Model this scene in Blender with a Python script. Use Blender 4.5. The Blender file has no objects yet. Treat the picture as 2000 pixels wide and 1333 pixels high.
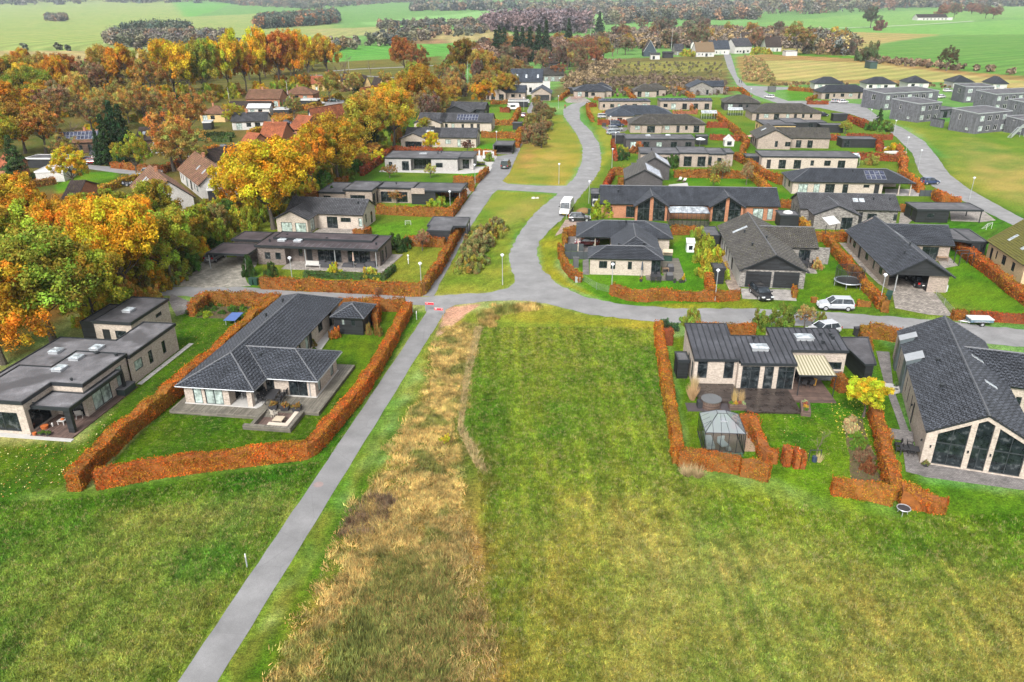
import bpy,math,random
import numpy as np
from mathutils import Vector,Matrix
R=math.radians
sc=bpy.context.scene
col=sc.collection
rnd=random.Random(11)
rng=np.random.default_rng(7)
CAM_H,CAM_F,CAM_P,CAM_R=37.0,1500.0,R(23.86),R(-0.3)
cam_d=bpy.data.cameras.new("camera")
cam=bpy.data.objects.new("camera",cam_d)
col.objects.link(cam)
cam_d.sensor_width=36.0
cam_d.lens=36.0*CAM_F/2000.0
cam_d.clip_start=0.5
cam_d.clip_end=20000.0
fw=Vector((0,math.cos(CAM_P),-math.sin(CAM_P)))
up0=Vector((0,math.sin(CAM_P),math.cos(CAM_P)))
rt0=Vector((1,0,0))
cr=rt0*math.cos(CAM_R)+up0*math.sin(CAM_R)
cu=-rt0*math.sin(CAM_R)+up0*math.cos(CAM_R)
cam.matrix_world=Matrix(((cr.x,cu.x,-fw.x,0),(cr.y,cu.y,-fw.y,0),(cr.z,cu.z,-fw.z,CAM_H),(0,0,0,1)))
sc.camera=cam
world=bpy.data.worlds.new("World")
sc.world=world
world.use_nodes=True
wn=world.node_tree
wn.nodes.clear()
wo=wn.nodes.new("ShaderNodeOutputWorld")
bg=wn.nodes.new("ShaderNodeBackground")
sky=wn.nodes.new("ShaderNodeTexSky")
hs=wn.nodes.new("ShaderNodeHueSaturation")
sky.sky_type='NISHITA'
sky.sun_disc=False
SUN_EL,SUN_AZ=42.0,200.0
sky.sun_elevation=R(SUN_EL)
sky.sun_rotation=R(SUN_AZ)
sky.air_density=1.0
sky.dust_density=4.0
sky.ozone_density=1.0
hs.inputs['Saturation'].default_value=0.15
bg.inputs['Strength'].default_value=0.135
wn.links.new(sky.outputs[0],hs.inputs['Color'])
wn.links.new(hs.outputs[0],bg.inputs['Color'])
wn.links.new(bg.outputs[0],wo.inputs[0])
sd=bpy.data.lights.new("sun",'SUN')
sd.energy=1.6
sd.angle=R(12)
sd.color=(1.0,0.96,0.9)
so=bpy.data.objects.new("sun",sd)
col.objects.link(so)
so.rotation_euler=(R(90-SUN_EL),0,R(180-SUN_AZ))
so.location=(0,0,80)
sc.view_settings.view_transform='Standard'
sc.view_settings.look='None'
sc.view_settings.gamma=1.0
sc.view_settings.exposure=1.05
sc.view_settings.use_curve_mapping=False
def G(px,py,z=0.0):
 """point of the plane at height z that the surveyed photo point shows"""
 d=fw*CAM_F+cr*(px-1000)-cu*(py-666.5)
 t=(z-CAM_H)/d.z
 return Vector((d.x*t,d.y*t,z))
def _cv(ox,oy,s):return lambda x,y:(ox+x/s,oy+y/s)
c1,c2,c3=_cv(0,540,3.702),_cv(320,540,3.702),_cv(1260,580,3.702)
c4,c5,c6,c7=_cv(1600,580,3.1),_cv(400,360,3.846),_cv(1060,340,3.846),_cv(1540,340,4.348)
b1,b2,b3,b4=_cv(600,130,4.348),_cv(1060,140,4),_cv(1500,130,4),_cv(0,130,4)
b5,b6,b7,b8=_cv(300,60,4),_cv(860,20,3.846),_cv(1300,0,2.857),_cv(0,0,2)
def full(x,y):return (x,y)
def F(f,*pts):return [f(*p)for p in pts]
def tag(o,label=None,cat=None,group=None,kind=None):
 if label:o['label']=label
 if cat:o['category']=cat
 if group:o['group']=group
 if kind:o['kind']=kind
 return o
def empty(name,loc=(0,0,0),rz=0.0,label=None,cat=None,group=None):
 o=bpy.data.objects.new(name,None)
 o.empty_display_size=0.3
 o.location=loc
 o.rotation_euler=(0,0,rz)
 col.objects.link(o)
 return tag(o,label,cat,group)
def link(name,me,parent=None,loc=(0,0,0),rz=0.0,color=None,scale=None):
 o=bpy.data.objects.new(name,me)
 o.location=loc
 o.rotation_euler=(0,0,rz)
 if scale:o.scale=scale
 if color:o.color=(*color[:3],1)
 o.parent=parent
 col.objects.link(o)
 return o
def kids(o):return [c for c in o.children]
def copy_tree(o,parent=None):
 c=o.copy()
 col.objects.link(c)
 if parent is not None:c.parent=parent
 for ch in list(o.children):copy_tree(ch,c)
 return c
MATS={}
def nm(name):
 m=bpy.data.materials.new(name)
 m.use_nodes=True
 nt=m.node_tree
 b=nt.nodes['Principled BSDF']
 return m,nt,b
def N(nt,t,**kw):
 n=nt.nodes.new(t)
 for k,v in kw.items():
  if k in n.inputs:n.inputs[k].default_value=v
  else:setattr(n,k,v)
 return n
def pos(nt,scale=(1,1,1)):
 g=nt.nodes.new("ShaderNodeNewGeometry")
 if scale==(1,1,1):return g.outputs['Position']
 v=N(nt,"ShaderNodeVectorMath",operation='MULTIPLY')
 nt.links.new(g.outputs['Position'],v.inputs[0])
 v.inputs[1].default_value=scale
 return v.outputs[0]
def noise(nt,vec,scale,detail=3.0,rough=0.6,dist=0.0):
 n=N(nt,"ShaderNodeTexNoise")
 n.inputs['Scale'].default_value=scale
 n.inputs['Detail'].default_value=detail
 n.inputs['Roughness'].default_value=rough
 n.inputs['Distortion'].default_value=dist
 nt.links.new(vec,n.inputs['Vector'])
 return n.outputs['Fac']
def ramp(nt,fac,stops):
 r=nt.nodes.new("ShaderNodeValToRGB")
 e=r.color_ramp.elements
 while len(e)>1:e.remove(e[-1])
 e[0].position=stops[0][0];e[0].color=(*stops[0][1],1)
 for p,c in stops[1:]:
  k=e.new(p);k.color=(*c,1)
 nt.links.new(fac,r.inputs[0])
 return r.outputs[0]
def mixc(nt,fac,a,b,mode='MIX'):
 m=nt.nodes.new("ShaderNodeMix")
 m.data_type='RGBA'
 m.blend_type=mode
 for s,v in ((0,fac),(6,a),(7,b)):
  if isinstance(v,(int,float)):m.inputs[s].default_value=v
  elif isinstance(v,tuple):m.inputs[s].default_value=(*v[:3],1)
  else:nt.links.new(v,m.inputs[s])
 return m.outputs[2]
def maprange(nt,fac,a,b,c,d):
 m=nt.nodes.new("ShaderNodeMapRange")
 for i,v in enumerate((a,b,c,d)):m.inputs[i+1].default_value=v
 nt.links.new(fac,m.inputs[0])
 return m.outputs[0]
def bump(nt,b,h,strength=0.5,dist=0.02):
 n=nt.nodes.new("ShaderNodeBump")
 n.inputs['Strength'].default_value=strength
 n.inputs['Distance'].default_value=dist
 nt.links.new(h,n.inputs['Height'])
 nt.links.new(n.outputs[0],b.inputs['Normal'])
def gray(v):return (v,v,v)
def plain(name,rgb,rough=0.7,var=0.25,scale=2.0,metal=0.0,bmp=0.0,bscale=20,spec=0.4):
 if name in MATS:return MATS[name]
 m,nt,b=nm(name)
 p=pos(nt)
 f=noise(nt,p,scale,4)
 f2=noise(nt,p,scale*9,2)
 v=ramp(nt,f,[(0.25,tuple(c*(1-var)for c in rgb)),(0.75,tuple(min(1,c*(1+var))for c in rgb))])
 v=mixc(nt,0.5,v,mixc(nt,f2,tuple(c*(1-var)for c in rgb),tuple(min(1,c*(1+var))for c in rgb)))
 nt.links.new(v,b.inputs['Base Color'])
 b.inputs['Roughness'].default_value=rough
 b.inputs['Metallic'].default_value=metal
 b.inputs['Specular IOR Level'].default_value=spec
 if bmp:bump(nt,b,noise(nt,p,bscale,3),bmp,0.03)
 MATS[name]=m
 return m
def uvn(nt):
 return nt.nodes.new("ShaderNodeUVMap").outputs[0]
def brick(name,rgb,mortar=None,var=0.35,bw=0.24,bh=0.067):
 if name in MATS:return MATS[name]
 m,nt,b=nm(name)
 t=nt.nodes.new("ShaderNodeTexBrick")
 nt.links.new(uvn(nt),t.inputs['Vector'])
 t.inputs['Scale'].default_value=1.0
 t.inputs['Brick Width'].default_value=bw
 t.inputs['Row Height'].default_value=bh
 t.inputs['Mortar Size'].default_value=0.008
 t.inputs['Bias'].default_value=0.0
 t.inputs['Color1'].default_value=(*[c*(1-var)for c in rgb],1)
 t.inputs['Color2'].default_value=(*[min(1,c*(1+var*0.8))for c in rgb],1)
 mm=mortar or tuple(min(1,c*1.15)for c in rgb)
 t.inputs['Mortar'].default_value=(*mm,1)
 p=pos(nt)
 f=noise(nt,p,6,3)
 f2=noise(nt,p,0.5,3)
 c=mixc(nt,1.0,t.outputs['Color'],ramp(nt,f,[(0.3,gray(0.78)),(0.7,gray(1.12))]),'MULTIPLY')
 c=mixc(nt,1.0,c,ramp(nt,f2,[(0.3,gray(0.88)),(0.7,gray(1.06))]),'MULTIPLY')
 nt.links.new(c,b.inputs['Base Color'])
 b.inputs['Roughness'].default_value=0.85
 b.inputs['Specular IOR Level'].default_value=0.2
 bump(nt,b,t.outputs['Fac'],-0.4,0.01)
 MATS[name]=m
 return m
def rooftile(name,rgb,moss=0.0,rough=0.55,var=0.3):
 """colour of single tiles; the courses and rolls themselves are geometry"""
 if name in MATS:return MATS[name]
 m,nt,b=nm(name)
 t=nt.nodes.new("ShaderNodeTexBrick")
 nt.links.new(uvn(nt),t.inputs['Vector'])
 t.offset=0.0
 t.inputs['Scale'].default_value=1.0
 t.inputs['Brick Width'].default_value=0.30
 t.inputs['Row Height'].default_value=0.34
 t.inputs['Mortar Size'].default_value=0.05
 t.inputs['Color1'].default_value=(*[c*(1-var)for c in rgb],1)
 t.inputs['Color2'].default_value=(*[min(1,c*(1+var))for c in rgb],1)
 t.inputs['Mortar'].default_value=(*[c*0.2 for c in rgb],1)
 p=pos(nt)
 f=noise(nt,p,0.7,4)
 c=mixc(nt,1.0,t.outputs['Color'],ramp(nt,f,[(0.3,gray(0.68)),(0.7,gray(1.35))]),'MULTIPLY')
 c=mixc(nt,1.0,c,ramp(nt,noise(nt,p,5,5,0.8),[(0.35,gray(0.75)),(0.65,gray(1.25))]),'MULTIPLY')
 if moss:
  f2=noise(nt,p,3.0,5)
  c=mixc(nt,ramp(nt,f2,[(0.62-moss*0.3,gray(0)),(0.72-moss*0.3,gray(0.85))]),c,(0.12,0.115,0.02))
 nt.links.new(c,b.inputs['Base Color'])
 b.inputs['Roughness'].default_value=rough
 b.inputs['Specular IOR Level'].default_value=0.35
 bump(nt,b,t.outputs['Fac'],-0.6,0.03)
 MATS[name]=m
 return m
def planks(name,rgb,w=0.14,rough=0.7,var=0.3,wet=0.0,vertical=False,axis='u'):
 if name in MATS:return MATS[name]
 m,nt,b=nm(name)
 t=nt.nodes.new("ShaderNodeTexBrick")
 src=uvn(nt)
 if axis=='v':
  mp=nt.nodes.new("ShaderNodeMapping")
  mp.inputs['Rotation'].default_value=(0,0,R(90))
  nt.links.new(src,mp.inputs[0])
  src=mp.outputs[0]
 nt.links.new(src,t.inputs['Vector'])
 t.inputs['Scale'].default_value=1.0
 t.inputs['Brick Width'].default_value=3.6
 t.inputs['Row Height'].default_value=w
 t.inputs['Mortar Size'].default_value=0.012
 t.inputs['Color1'].default_value=(*[c*(1-var)for c in rgb],1)
 t.inputs['Color2'].default_value=(*[min(1,c*(1+var))for c in rgb],1)
 t.inputs['Mortar'].default_value=(*[c*0.25 for c in rgb],1)
 p=pos(nt)
 f=noise(nt,p,1.3,4)
 c=mixc(nt,1.0,t.outputs['Color'],ramp(nt,f,[(0.3,gray(0.65)),(0.7,gray(1.2))]),'MULTIPLY')
 nt.links.new(c,b.inputs['Base Color'])
 if wet:
  nt.links.new(ramp(nt,f,[(0.35,gray(0.12)),(0.65,gray(0.6))]),b.inputs['Roughness'])
 else:b.inputs['Roughness'].default_value=rough
 bump(nt,b,t.outputs['Fac'],-0.6,0.02)
 MATS[name]=m
 return m
def slabs(name,rgb,w=0.2,h=0.14,var=0.3,leaf=0.0):
 if name in MATS:return MATS[name]
 m,nt,b=nm(name)
 t=nt.nodes.new("ShaderNodeTexBrick")
 nt.links.new(uvn(nt),t.inputs['Vector'])
 t.inputs['Scale'].default_value=1.0
 t.inputs['Brick Width'].default_value=w
 t.inputs['Row Height'].default_value=h
 t.inputs['Mortar Size'].default_value=0.012
 t.inputs['Color1'].default_value=(*[c*(1-var)for c in rgb],1)
 t.inputs['Color2'].default_value=(*[min(1,c*(1+var))for c in rgb],1)
 t.inputs['Mortar'].default_value=(*[c*0.45 for c in rgb],1)
 p=pos(nt)
 c=mixc(nt,1.0,t.outputs['Color'],ramp(nt,noise(nt,p,0.9,5),[(0.3,gray(0.62)),(0.7,gray(1.25))]),'MULTIPLY')
 if leaf:
  c=mixc(nt,ramp(nt,noise(nt,p,9,5),[(0.6,gray(0)),(0.68,gray(0.7))]),c,(0.12,0.10,0.03))
 nt.links.new(c,b.inputs['Base Color'])
 b.inputs['Roughness'].default_value=0.75
 bump(nt,b,t.outputs['Fac'],-0.5,0.01)
 MATS[name]=m
 return m
def felt(name,rgb,specks=0.0,patches=0.0):
 """roofing felt with algae bloom, drier patches and fallen leaves"""
 if name in MATS:return MATS[name]
 m,nt,b=nm(name)
 p=pos(nt)
 f=noise(nt,p,0.45,6,0.7)
 c=ramp(nt,f,[(0.3,tuple(x*0.55 for x in rgb)),(0.55,rgb),(0.75,tuple(min(1,x*1.7)for x in rgb))])
 c=mixc(nt,1.0,c,ramp(nt,noise(nt,p,14,4),[(0.3,gray(0.7)),(0.7,gray(1.3))]),'MULTIPLY')
 if patches:
  c=mixc(nt,ramp(nt,noise(nt,p,0.25,2),[(0.5,gray(0)),(0.6,gray(patches))]),c,tuple(x*0.4 for x in rgb))
 if specks:
  c=mixc(nt,ramp(nt,noise(nt,p,11,3,0.8),[(0.66-specks*0.05,gray(0)),(0.72-specks*0.05,gray(0.8))]),c,(0.22,0.12,0.07))
 nt.links.new(c,b.inputs['Base Color'])
 b.inputs['Roughness'].default_value=0.75
 b.inputs['Specular IOR Level'].default_value=0.3
 bump(nt,b,noise(nt,p,30,2),0.3,0.01)
 MATS[name]=m
 return m
def mk_foliage(name,rough=0.7):
 m,nt,b=nm(name)
 oi=nt.nodes.new("ShaderNodeObjectInfo")
 at=nt.nodes.new("ShaderNodeAttribute")
 at.attribute_name="tint"
 sep=nt.nodes.new("ShaderNodeSeparateColor")
 nt.links.new(at.outputs['Color'],sep.inputs[0])
 dark=mixc(nt,maprange(nt,sep.outputs[1],0,1,0,1),mixc(nt,1.0,oi.outputs['Color'],(1.15,0.72,0.7),'MULTIPLY'),mixc(nt,1.0,oi.outputs['Color'],(0.8,1.3,1.0),'MULTIPLY'))
 br=maprange(nt,sep.outputs[0],0,1,0.5,1.85)
 cm=nt.nodes.new("ShaderNodeVectorMath");cm.operation='SCALE'
 nt.links.new(dark,cm.inputs[0]);nt.links.new(br,cm.inputs['Scale'])
 nt.links.new(cm.outputs[0],b.inputs['Base Color'])
 b.inputs['Roughness'].default_value=rough
 b.inputs['Specular IOR Level'].default_value=0.15
 tr=nt.nodes.new("ShaderNodeBsdfTranslucent")
 nt.links.new(cm.outputs[0],tr.inputs[0])
 mx=nt.nodes.new("ShaderNodeMixShader")
 mx.inputs[0].default_value=0.35
 out=nt.nodes['Material Output']
 nt.links.new(b.outputs[0],mx.inputs[1]);nt.links.new(tr.outputs[0],mx.inputs[2])
 nt.links.new(mx.outputs[0],out.inputs[0])
 MATS[name]=m
 return m
def mk_objcolor(name,rough,metal=0.0,coat=0.0,var=0.1):
 m,nt,b=nm(name)
 oi=nt.nodes.new("ShaderNodeObjectInfo")
 f=noise(nt,pos(nt),3,4)
 c=mixc(nt,1.0,oi.outputs['Color'],ramp(nt,f,[(0.3,gray(1-var)),(0.7,gray(1+var*0.5))]),'MULTIPLY')
 nt.links.new(c,b.inputs['Base Color'])
 b.inputs['Roughness'].default_value=rough
 b.inputs['Metallic'].default_value=metal
 b.inputs['Coat Weight'].default_value=coat
 MATS[name]=m
 return m
def mk_attr(name,attr,rough=0.9,b1=0.0,fine=0.3,trans=0.0):
 m,nt,b=nm(name)
 at=nt.nodes.new("ShaderNodeAttribute")
 at.attribute_name=attr
 c=at.outputs['Color']
 if fine:
  p=pos(nt)
  c=mixc(nt,1.0,c,ramp(nt,noise(nt,p,3.6,6,0.85),[(0.38,gray(1-fine*1.2)),(0.62,gray(1+fine*1.2))]),'MULTIPLY')
  c=mixc(nt,1.0,c,ramp(nt,noise(nt,p,9,4,0.85),[(0.36,gray(1-fine*1.2)),(0.64,gray(1+fine*1.2))]),'MULTIPLY')
  c=mixc(nt,ramp(nt,noise(nt,p,4.0,4,0.8),[(0.5,gray(0)),(0.62,gray(0.45))]),c,mixc(nt,1.0,c,(0.72,0.98,0.7),'MULTIPLY'))
  c=mixc(nt,ramp(nt,noise(nt,p,2.6,5,0.85),[(0.5,gray(0)),(0.58,gray(0.65))]),c,mixc(nt,1.0,c,(1.32,1.2,1.15),'MULTIPLY'))
 nt.links.new(c,b.inputs['Base Color'])
 b.inputs['Roughness'].default_value=rough
 b.inputs['Specular IOR Level'].default_value=0.1
 if b1:
  p2=pos(nt)
  bump(nt,b,noise(nt,p2,7,5,0.8),b1,0.12)
 MATS[name]=m
 return m
FOL=mk_foliage("foliage")
PAINT=mk_objcolor("car_paint",0.25,0.2,0.6,0.05)
OBJC=mk_objcolor("painted_surface",0.6,0.0,0.0,0.12)
GROUND=mk_attr("ground_grass","col",0.95,0.9,0.40)
BLADE=mk_attr("grass_blade","col",0.8,0.0,0.0)
SOILF=mk_attr("far_field","col",0.95,0.0,0.0)
def mk_glass(name,base=(0.01,0.014,0.016),rough=0.04):
 m,nt,b=nm(name)
 p=pos(nt)
 c=ramp(nt,noise(nt,p,1.6,3),[(0.3,tuple(x*0.5 for x in base)),(0.56,tuple(min(1,x*1.5)for x in base)),(0.66,tuple(min(1,x*2+.05)for x in base))])
 nt.links.new(c,b.inputs['Base Color'])
 b.inputs['Roughness'].default_value=rough
 b.inputs['Specular IOR Level'].default_value=0.45
 bump(nt,b,noise(nt,p,0.7,1),0.15,0.05)
 MATS[name]=m
 return m
GLASS=mk_glass("window_glass")
BLIND=mk_glass("blind_behind_glass",(0.24,0.29,0.27),0.12)
def mk_clear():
 m,nt,b=nm("clear_glass")
 out=nt.nodes['Material Output']
 tr=nt.nodes.new("ShaderNodeBsdfTransparent");tr.inputs[0].default_value=(0.86,0.92,0.9,1)
 gl=nt.nodes.new("ShaderNodeBsdfGlossy");gl.inputs['Roughness'].default_value=0.03
 fr=nt.nodes.new("ShaderNodeFresnel");fr.inputs[0].default_value=1.5
 a=nt.nodes.new("ShaderNodeMath");a.operation='ADD';a.inputs[1].default_value=0.08
 nt.links.new(fr.outputs[0],a.inputs[0])
 mx=nt.nodes.new("ShaderNodeMixShader")
 nt.links.new(a.outputs[0],mx.inputs[0]);nt.links.new(tr.outputs[0],mx.inputs[1]);nt.links.new(gl.outputs[0],mx.inputs[2])
 nt.links.new(mx.outputs[0],out.inputs[0])
 return m
CLEAR=mk_clear()
DARK=plain("dark_metal_trim",(0.022,0.026,0.03),0.4,0.2)
FRAME=plain("window_frame_grey",(0.03,0.036,0.04),0.45,0.1)
WHITE=plain("white_paint",(0.55,0.55,0.54),0.5,0.06)
ZINC=plain("zinc_flashing",(0.42,0.44,0.46),0.35,0.2,metal=0.4)
SILL=plain("concrete_pale",(0.42,0.41,0.39),0.8,0.2,bmp=0.2)
BLACKW=planks("black_boards",(0.014,0.016,0.019),0.15,0.6,0.5)
WHITEB=brick("white_brick",(0.5,0.485,0.46),var=0.12)
BEIGE=brick("beige_brick",(0.31,0.255,0.215))
PALE=brick("pale_brick",(0.42,0.36,0.305),var=0.25)
GREYB=brick("grey_brown_brick",(0.17,0.14,0.125),var=0.45)
STONE=brick("rough_grey_brick",(0.22,0.205,0.19),var=0.6,bw=0.3,bh=0.1)
REDB=brick("orange_red_brick",(0.36,0.165,0.095),var=0.3)
YELB=brick("yellow_brick",(0.52,0.37,0.17),var=0.2)
CHARB=brick("charcoal_brick",(0.075,0.07,0.072),var=0.4)
PEACH=brick("peach_render",(0.55,0.40,0.25),var=0.06,bw=1.5,bh=0.8)
TILE=rooftile("black_roof_tile",(0.064,0.071,0.086),rough=0.42,var=0.16)
TILEB=rooftile("slate_blue_roof_tile",(0.075,0.09,0.115))
TILEG=rooftile("grey_roof_tile",(0.1,0.102,0.112))
TILEW=rooftile("weathered_brown_roof_tile",(0.105,0.098,0.09),0.12)
TILEM=rooftile("mossy_roof_tile",(0.11,0.09,0.05),0.95)
TILER=rooftile("red_clay_roof_tile",(0.42,0.135,0.06),0.0,0.7,0.2)
TILEP=rooftile("faded_red_roof_tile",(0.26,0.13,0.085),0.25,0.8)
TILED=rooftile("dark_brown_roof_tile",(0.065,0.045,0.04),0.1,0.8)
FELT=felt("roof_felt",(0.11,0.11,0.118),0.2,.4)
FELTL=felt("roof_felt_with_leaves",(0.15,0.148,0.158),1.0,0.8)
FELTD=felt("dark_roof_felt",(0.08,0.078,0.085),0.4)
FELTB=felt("brownish_roof_felt",(0.075,0.06,0.065),0.0,0.5)
DECK=planks("weathered_deck_boards",(0.17,0.155,0.125),0.14)
DECKW=planks("wet_dark_deck_boards",(0.055,0.042,0.036),0.14,wet=1)
DECKB=planks("brown_deck_boards",(0.13,0.085,0.07),0.14)
SEAMM=felt("standing_seam_zinc",(0.06,0.063,0.074),0.3)
PAVE=slabs("paving_blocks",(0.30,0.27,0.24),0.22,0.14)
PAVEG=slabs("grey_paving_blocks",(0.2,0.185,0.18),0.2,0.1)
PAVEL=slabs("leafy_old_paving",(0.28,0.26,0.22),0.5,0.5,0.25,1.0)
BARK=plain("bark",(0.09,0.075,0.06),0.9,0.4,4,bmp=0.5)
TWIG=plain("bare_twigs",(0.13,0.095,0.075),0.9,0.35,4)
class MB:
 def __init__(s):
  s.v=[];s.f=[];s.m=[]
 def face(s,pts,mat=0):
  i=len(s.v)
  s.v.extend([tuple(p)for p in pts])
  s.f.append(tuple(range(i,i+len(pts))));s.m.append(mat)
 def box(s,x0,y0,z0,x1,y1,z1,mat=0,T=None):
  if x0>x1:x0,x1=x1,x0
  if y0>y1:y0,y1=y1,y0
  p=[(x0,y0,z0),(x1,y0,z0),(x1,y1,z0),(x0,y1,z0),(x0,y0,z1),(x1,y0,z1),(x1,y1,z1),(x0,y1,z1)]
  if T:p=[tuple(T@Vector(q))for q in p]
  i=len(s.v);s.v.extend(p)
  for f in ((0,3,2,1),(4,5,6,7),(0,1,5,4),(1,2,6,5),(2,3,7,6),(3,0,4,7)):
   s.f.append(tuple(i+k for k in f));s.m.append(mat)
  return s
 def prism(s,poly,z0,z1,mat=0,top=None,cap=True):
  n=len(poly);i=len(s.v)
  s.v.extend([(p[0],p[1],z0)for p in poly]);s.v.extend([(p[0],p[1],z1)for p in poly])
  for k in range(n):
   j=(k+1)%n
   s.f.append((i+k,i+j,i+n+j,i+n+k));s.m.append(mat)
  if cap:
   s.f.append(tuple(i+n+k for k in range(n)));s.m.append(mat if top is None else top)
   s.f.append(tuple(i+n-1-k for k in range(n)));s.m.append(mat)
  return s
 def hl_(s,bot,topp,mat=0):
  """solid between two equal rings of 3D points"""
  n=len(bot);i=len(s.v)
  s.v.extend([tuple(p)for p in bot]);s.v.extend([tuple(p)for p in topp])
  for k in range(n):
   j=(k+1)%n
   s.f.append((i+k,i+j,i+n+j,i+n+k));s.m.append(mat)
  s.f.append(tuple(i+n+k for k in range(n)));s.m.append(mat)
  s.f.append(tuple(i+n-1-k for k in range(n)));s.m.append(mat)
  return s
 def tube(s,pts,rad,n=6,mat=0,cap=True):
  pts=[Vector(p)for p in pts]
  if not hasattr(rad,'__len__'):rad=[rad]*len(pts)
  rings=[]
  prev=None
  for k,p in enumerate(pts):
   d=(pts[min(k+1,len(pts)-1)]-pts[max(k-1,0)])
   if d.length<1e-9:d=Vector((0,0,1))
   d.normalize()
   a=Vector((1,0,0))if abs(d.x)<0.8 else Vector((0,1,0))
   if prev is not None:a=prev
   u=(a-d*a.dot(d))
   if u.length<1e-6:u=d.orthogonal()
   u.normalize();w=d.cross(u);prev=u
   i=len(s.v)
   s.v.extend([tuple(p+(u*math.cos(2*math.pi*q/n)+w*math.sin(2*math.pi*q/n))*rad[k])for q in range(n)])
   rings.append(i)
  for a,b in zip(rings,rings[1:]):
   for q in range(n):
    r=(q+1)%n
    s.f.append((a+q,a+r,b+r,b+q));s.m.append(mat)
  if cap:
   s.f.append(tuple(rings[0]+n-1-q for q in range(n)));s.m.append(mat)
   s.f.append(tuple(rings[-1]+q for q in range(n)));s.m.append(mat)
  return s
 def cyl(s,x,y,z0,z1,r,n=12,mat=0,r2=None):
  return s.tube([(x,y,z0),(x,y,z1)],[r,r if r2 is None else r2],n,mat)
 def dome(s,x,y,z,rx,ry,rz,n=10,m=4,mat=0):
  i=len(s.v)
  for a in range(m):
   ph=math.pi/2*a/m
   for q in range(n):
    t=2*math.pi*q/n
    s.v.append((x+rx*math.cos(ph)*math.cos(t),y+ry*math.cos(ph)*math.sin(t),z+rz*math.sin(ph)))
  s.v.append((x,y,z+rz))
  for a in range(m-1):
   for q in range(n):
    r=(q+1)%n
    s.f.append((i+a*n+q,i+a*n+r,i+(a+1)*n+r,i+(a+1)*n+q));s.m.append(mat)
  for q in range(n):
   s.f.append((i+(m-1)*n+q,i+(m-1)*n+(q+1)%n,i+m*n));s.m.append(mat)
  s.f.append(tuple(i+n-1-q for q in range(n)));s.m.append(mat)
  return s
 def mesh(s,name,mats,uv=True,smooth=False):
  me=bpy.data.meshes.new(name)
  me.from_pydata(s.v,[],s.f)
  for m in (mats if isinstance(mats,(list,tuple))else [mats]):me.materials.append(m)
  if any(s.m):me.polygons.foreach_set('material_index',s.m)
  if uv and len(s.f):
   V=np.array(s.v,dtype=float)
   out=np.zeros((sum(len(f)for f in s.f),2));k=0
   for f in s.f:
    P=V[list(f)]
    c=P.mean(0);nn=np.zeros(3)
    for q in range(len(f)):
     nn+=np.cross(P[q]-c,P[(q+1)%len(f)]-c)
    l=np.linalg.norm(nn);nn=nn/l if l>1e-12 else np.array([0,0,1.])
    if abs(nn[2])>0.995:uvv=P[:,:2]
    else:
     u=np.array([-nn[1],nn[0],0.]);u/=np.linalg.norm(u)
     w=np.cross(nn,u)
     uvv=np.stack([P@u,P@w],1)
    out[k:k+len(f)]=uvv;k+=len(f)
   l=me.uv_layers.new(name='UVMap')
   l.data.foreach_set('uv',out.astype(np.float32).ravel())
  if smooth:me.polygons.foreach_set('use_smooth',[True]*len(s.f))
  me.update()
  return me
 def bd(s,name,mats,parent=None,loc=(0,0,0),rz=0.0,uv=True,smooth=False,color=None):
  return link(name,s.mesh(name,mats,uv,smooth),parent,loc,rz,color)
def np_mesh(name,V,faces_n,mat,tint=None,attr='tint'):
 """mesh from a numpy soup: V (k*n,3), every face has n fresh vertices"""
 nV=len(V);nF=nV//faces_n
 me=bpy.data.meshes.new(name)
 me.vertices.add(nV);me.loops.add(nV);me.polygons.add(nF)
 me.vertices.foreach_set('co',V.astype(np.float32).ravel())
 me.loops.foreach_set('vertex_index',np.arange(nV,dtype=np.int32))
 me.polygons.foreach_set('loop_start',np.arange(0,nV,faces_n,dtype=np.int32))
 me.polygons.foreach_set('loop_total',np.full(nF,faces_n,dtype=np.int32))
 me.materials.append(mat)
 if tint is not None:
  a=me.attributes.new(attr,'FLOAT_COLOR','FACE')
  t=np.ones((nF,4),dtype=np.float32);t[:,:tint.shape[1]]=tint
  a.data.foreach_set('color',t.ravel())
 me.update(calc_edges=True)
 me.validate()
 return me
def vnoise(x,y,s,seed=0):
 x,y=(np.asarray(x)*.82+np.asarray(y)*.57)/s,(np.asarray(y)*.82-np.asarray(x)*.57)/s
 xi=np.floor(x).astype(np.int64);yi=np.floor(y).astype(np.int64)
 fx=x-xi;fy=y-yi
 fx=fx*fx*(3-2*fx);fy=fy*fy*(3-2*fy)
 def h(a,b):
  n=(a*374761393+b*668265263+seed*1442695041)&0x7fffffff
  n=((n^(n>>13))*1274126177)&0x7fffffff
  return ((n^(n>>16))&0xffff)/65535.0
 return (h(xi,yi)*(1-fx)+h(xi+1,yi)*fx)*(1-fy)+(h(xi,yi+1)*(1-fx)+h(xi+1,yi+1)*fx)*fy
def fbm(x,y,s,seed=0,o=4):
 a=0;w=1;t=0
 for k in range(o):
  a=a+w*vnoise(x,y,s/2**k,seed+k*17);t+=w;w*=0.6
 return a/t
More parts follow.
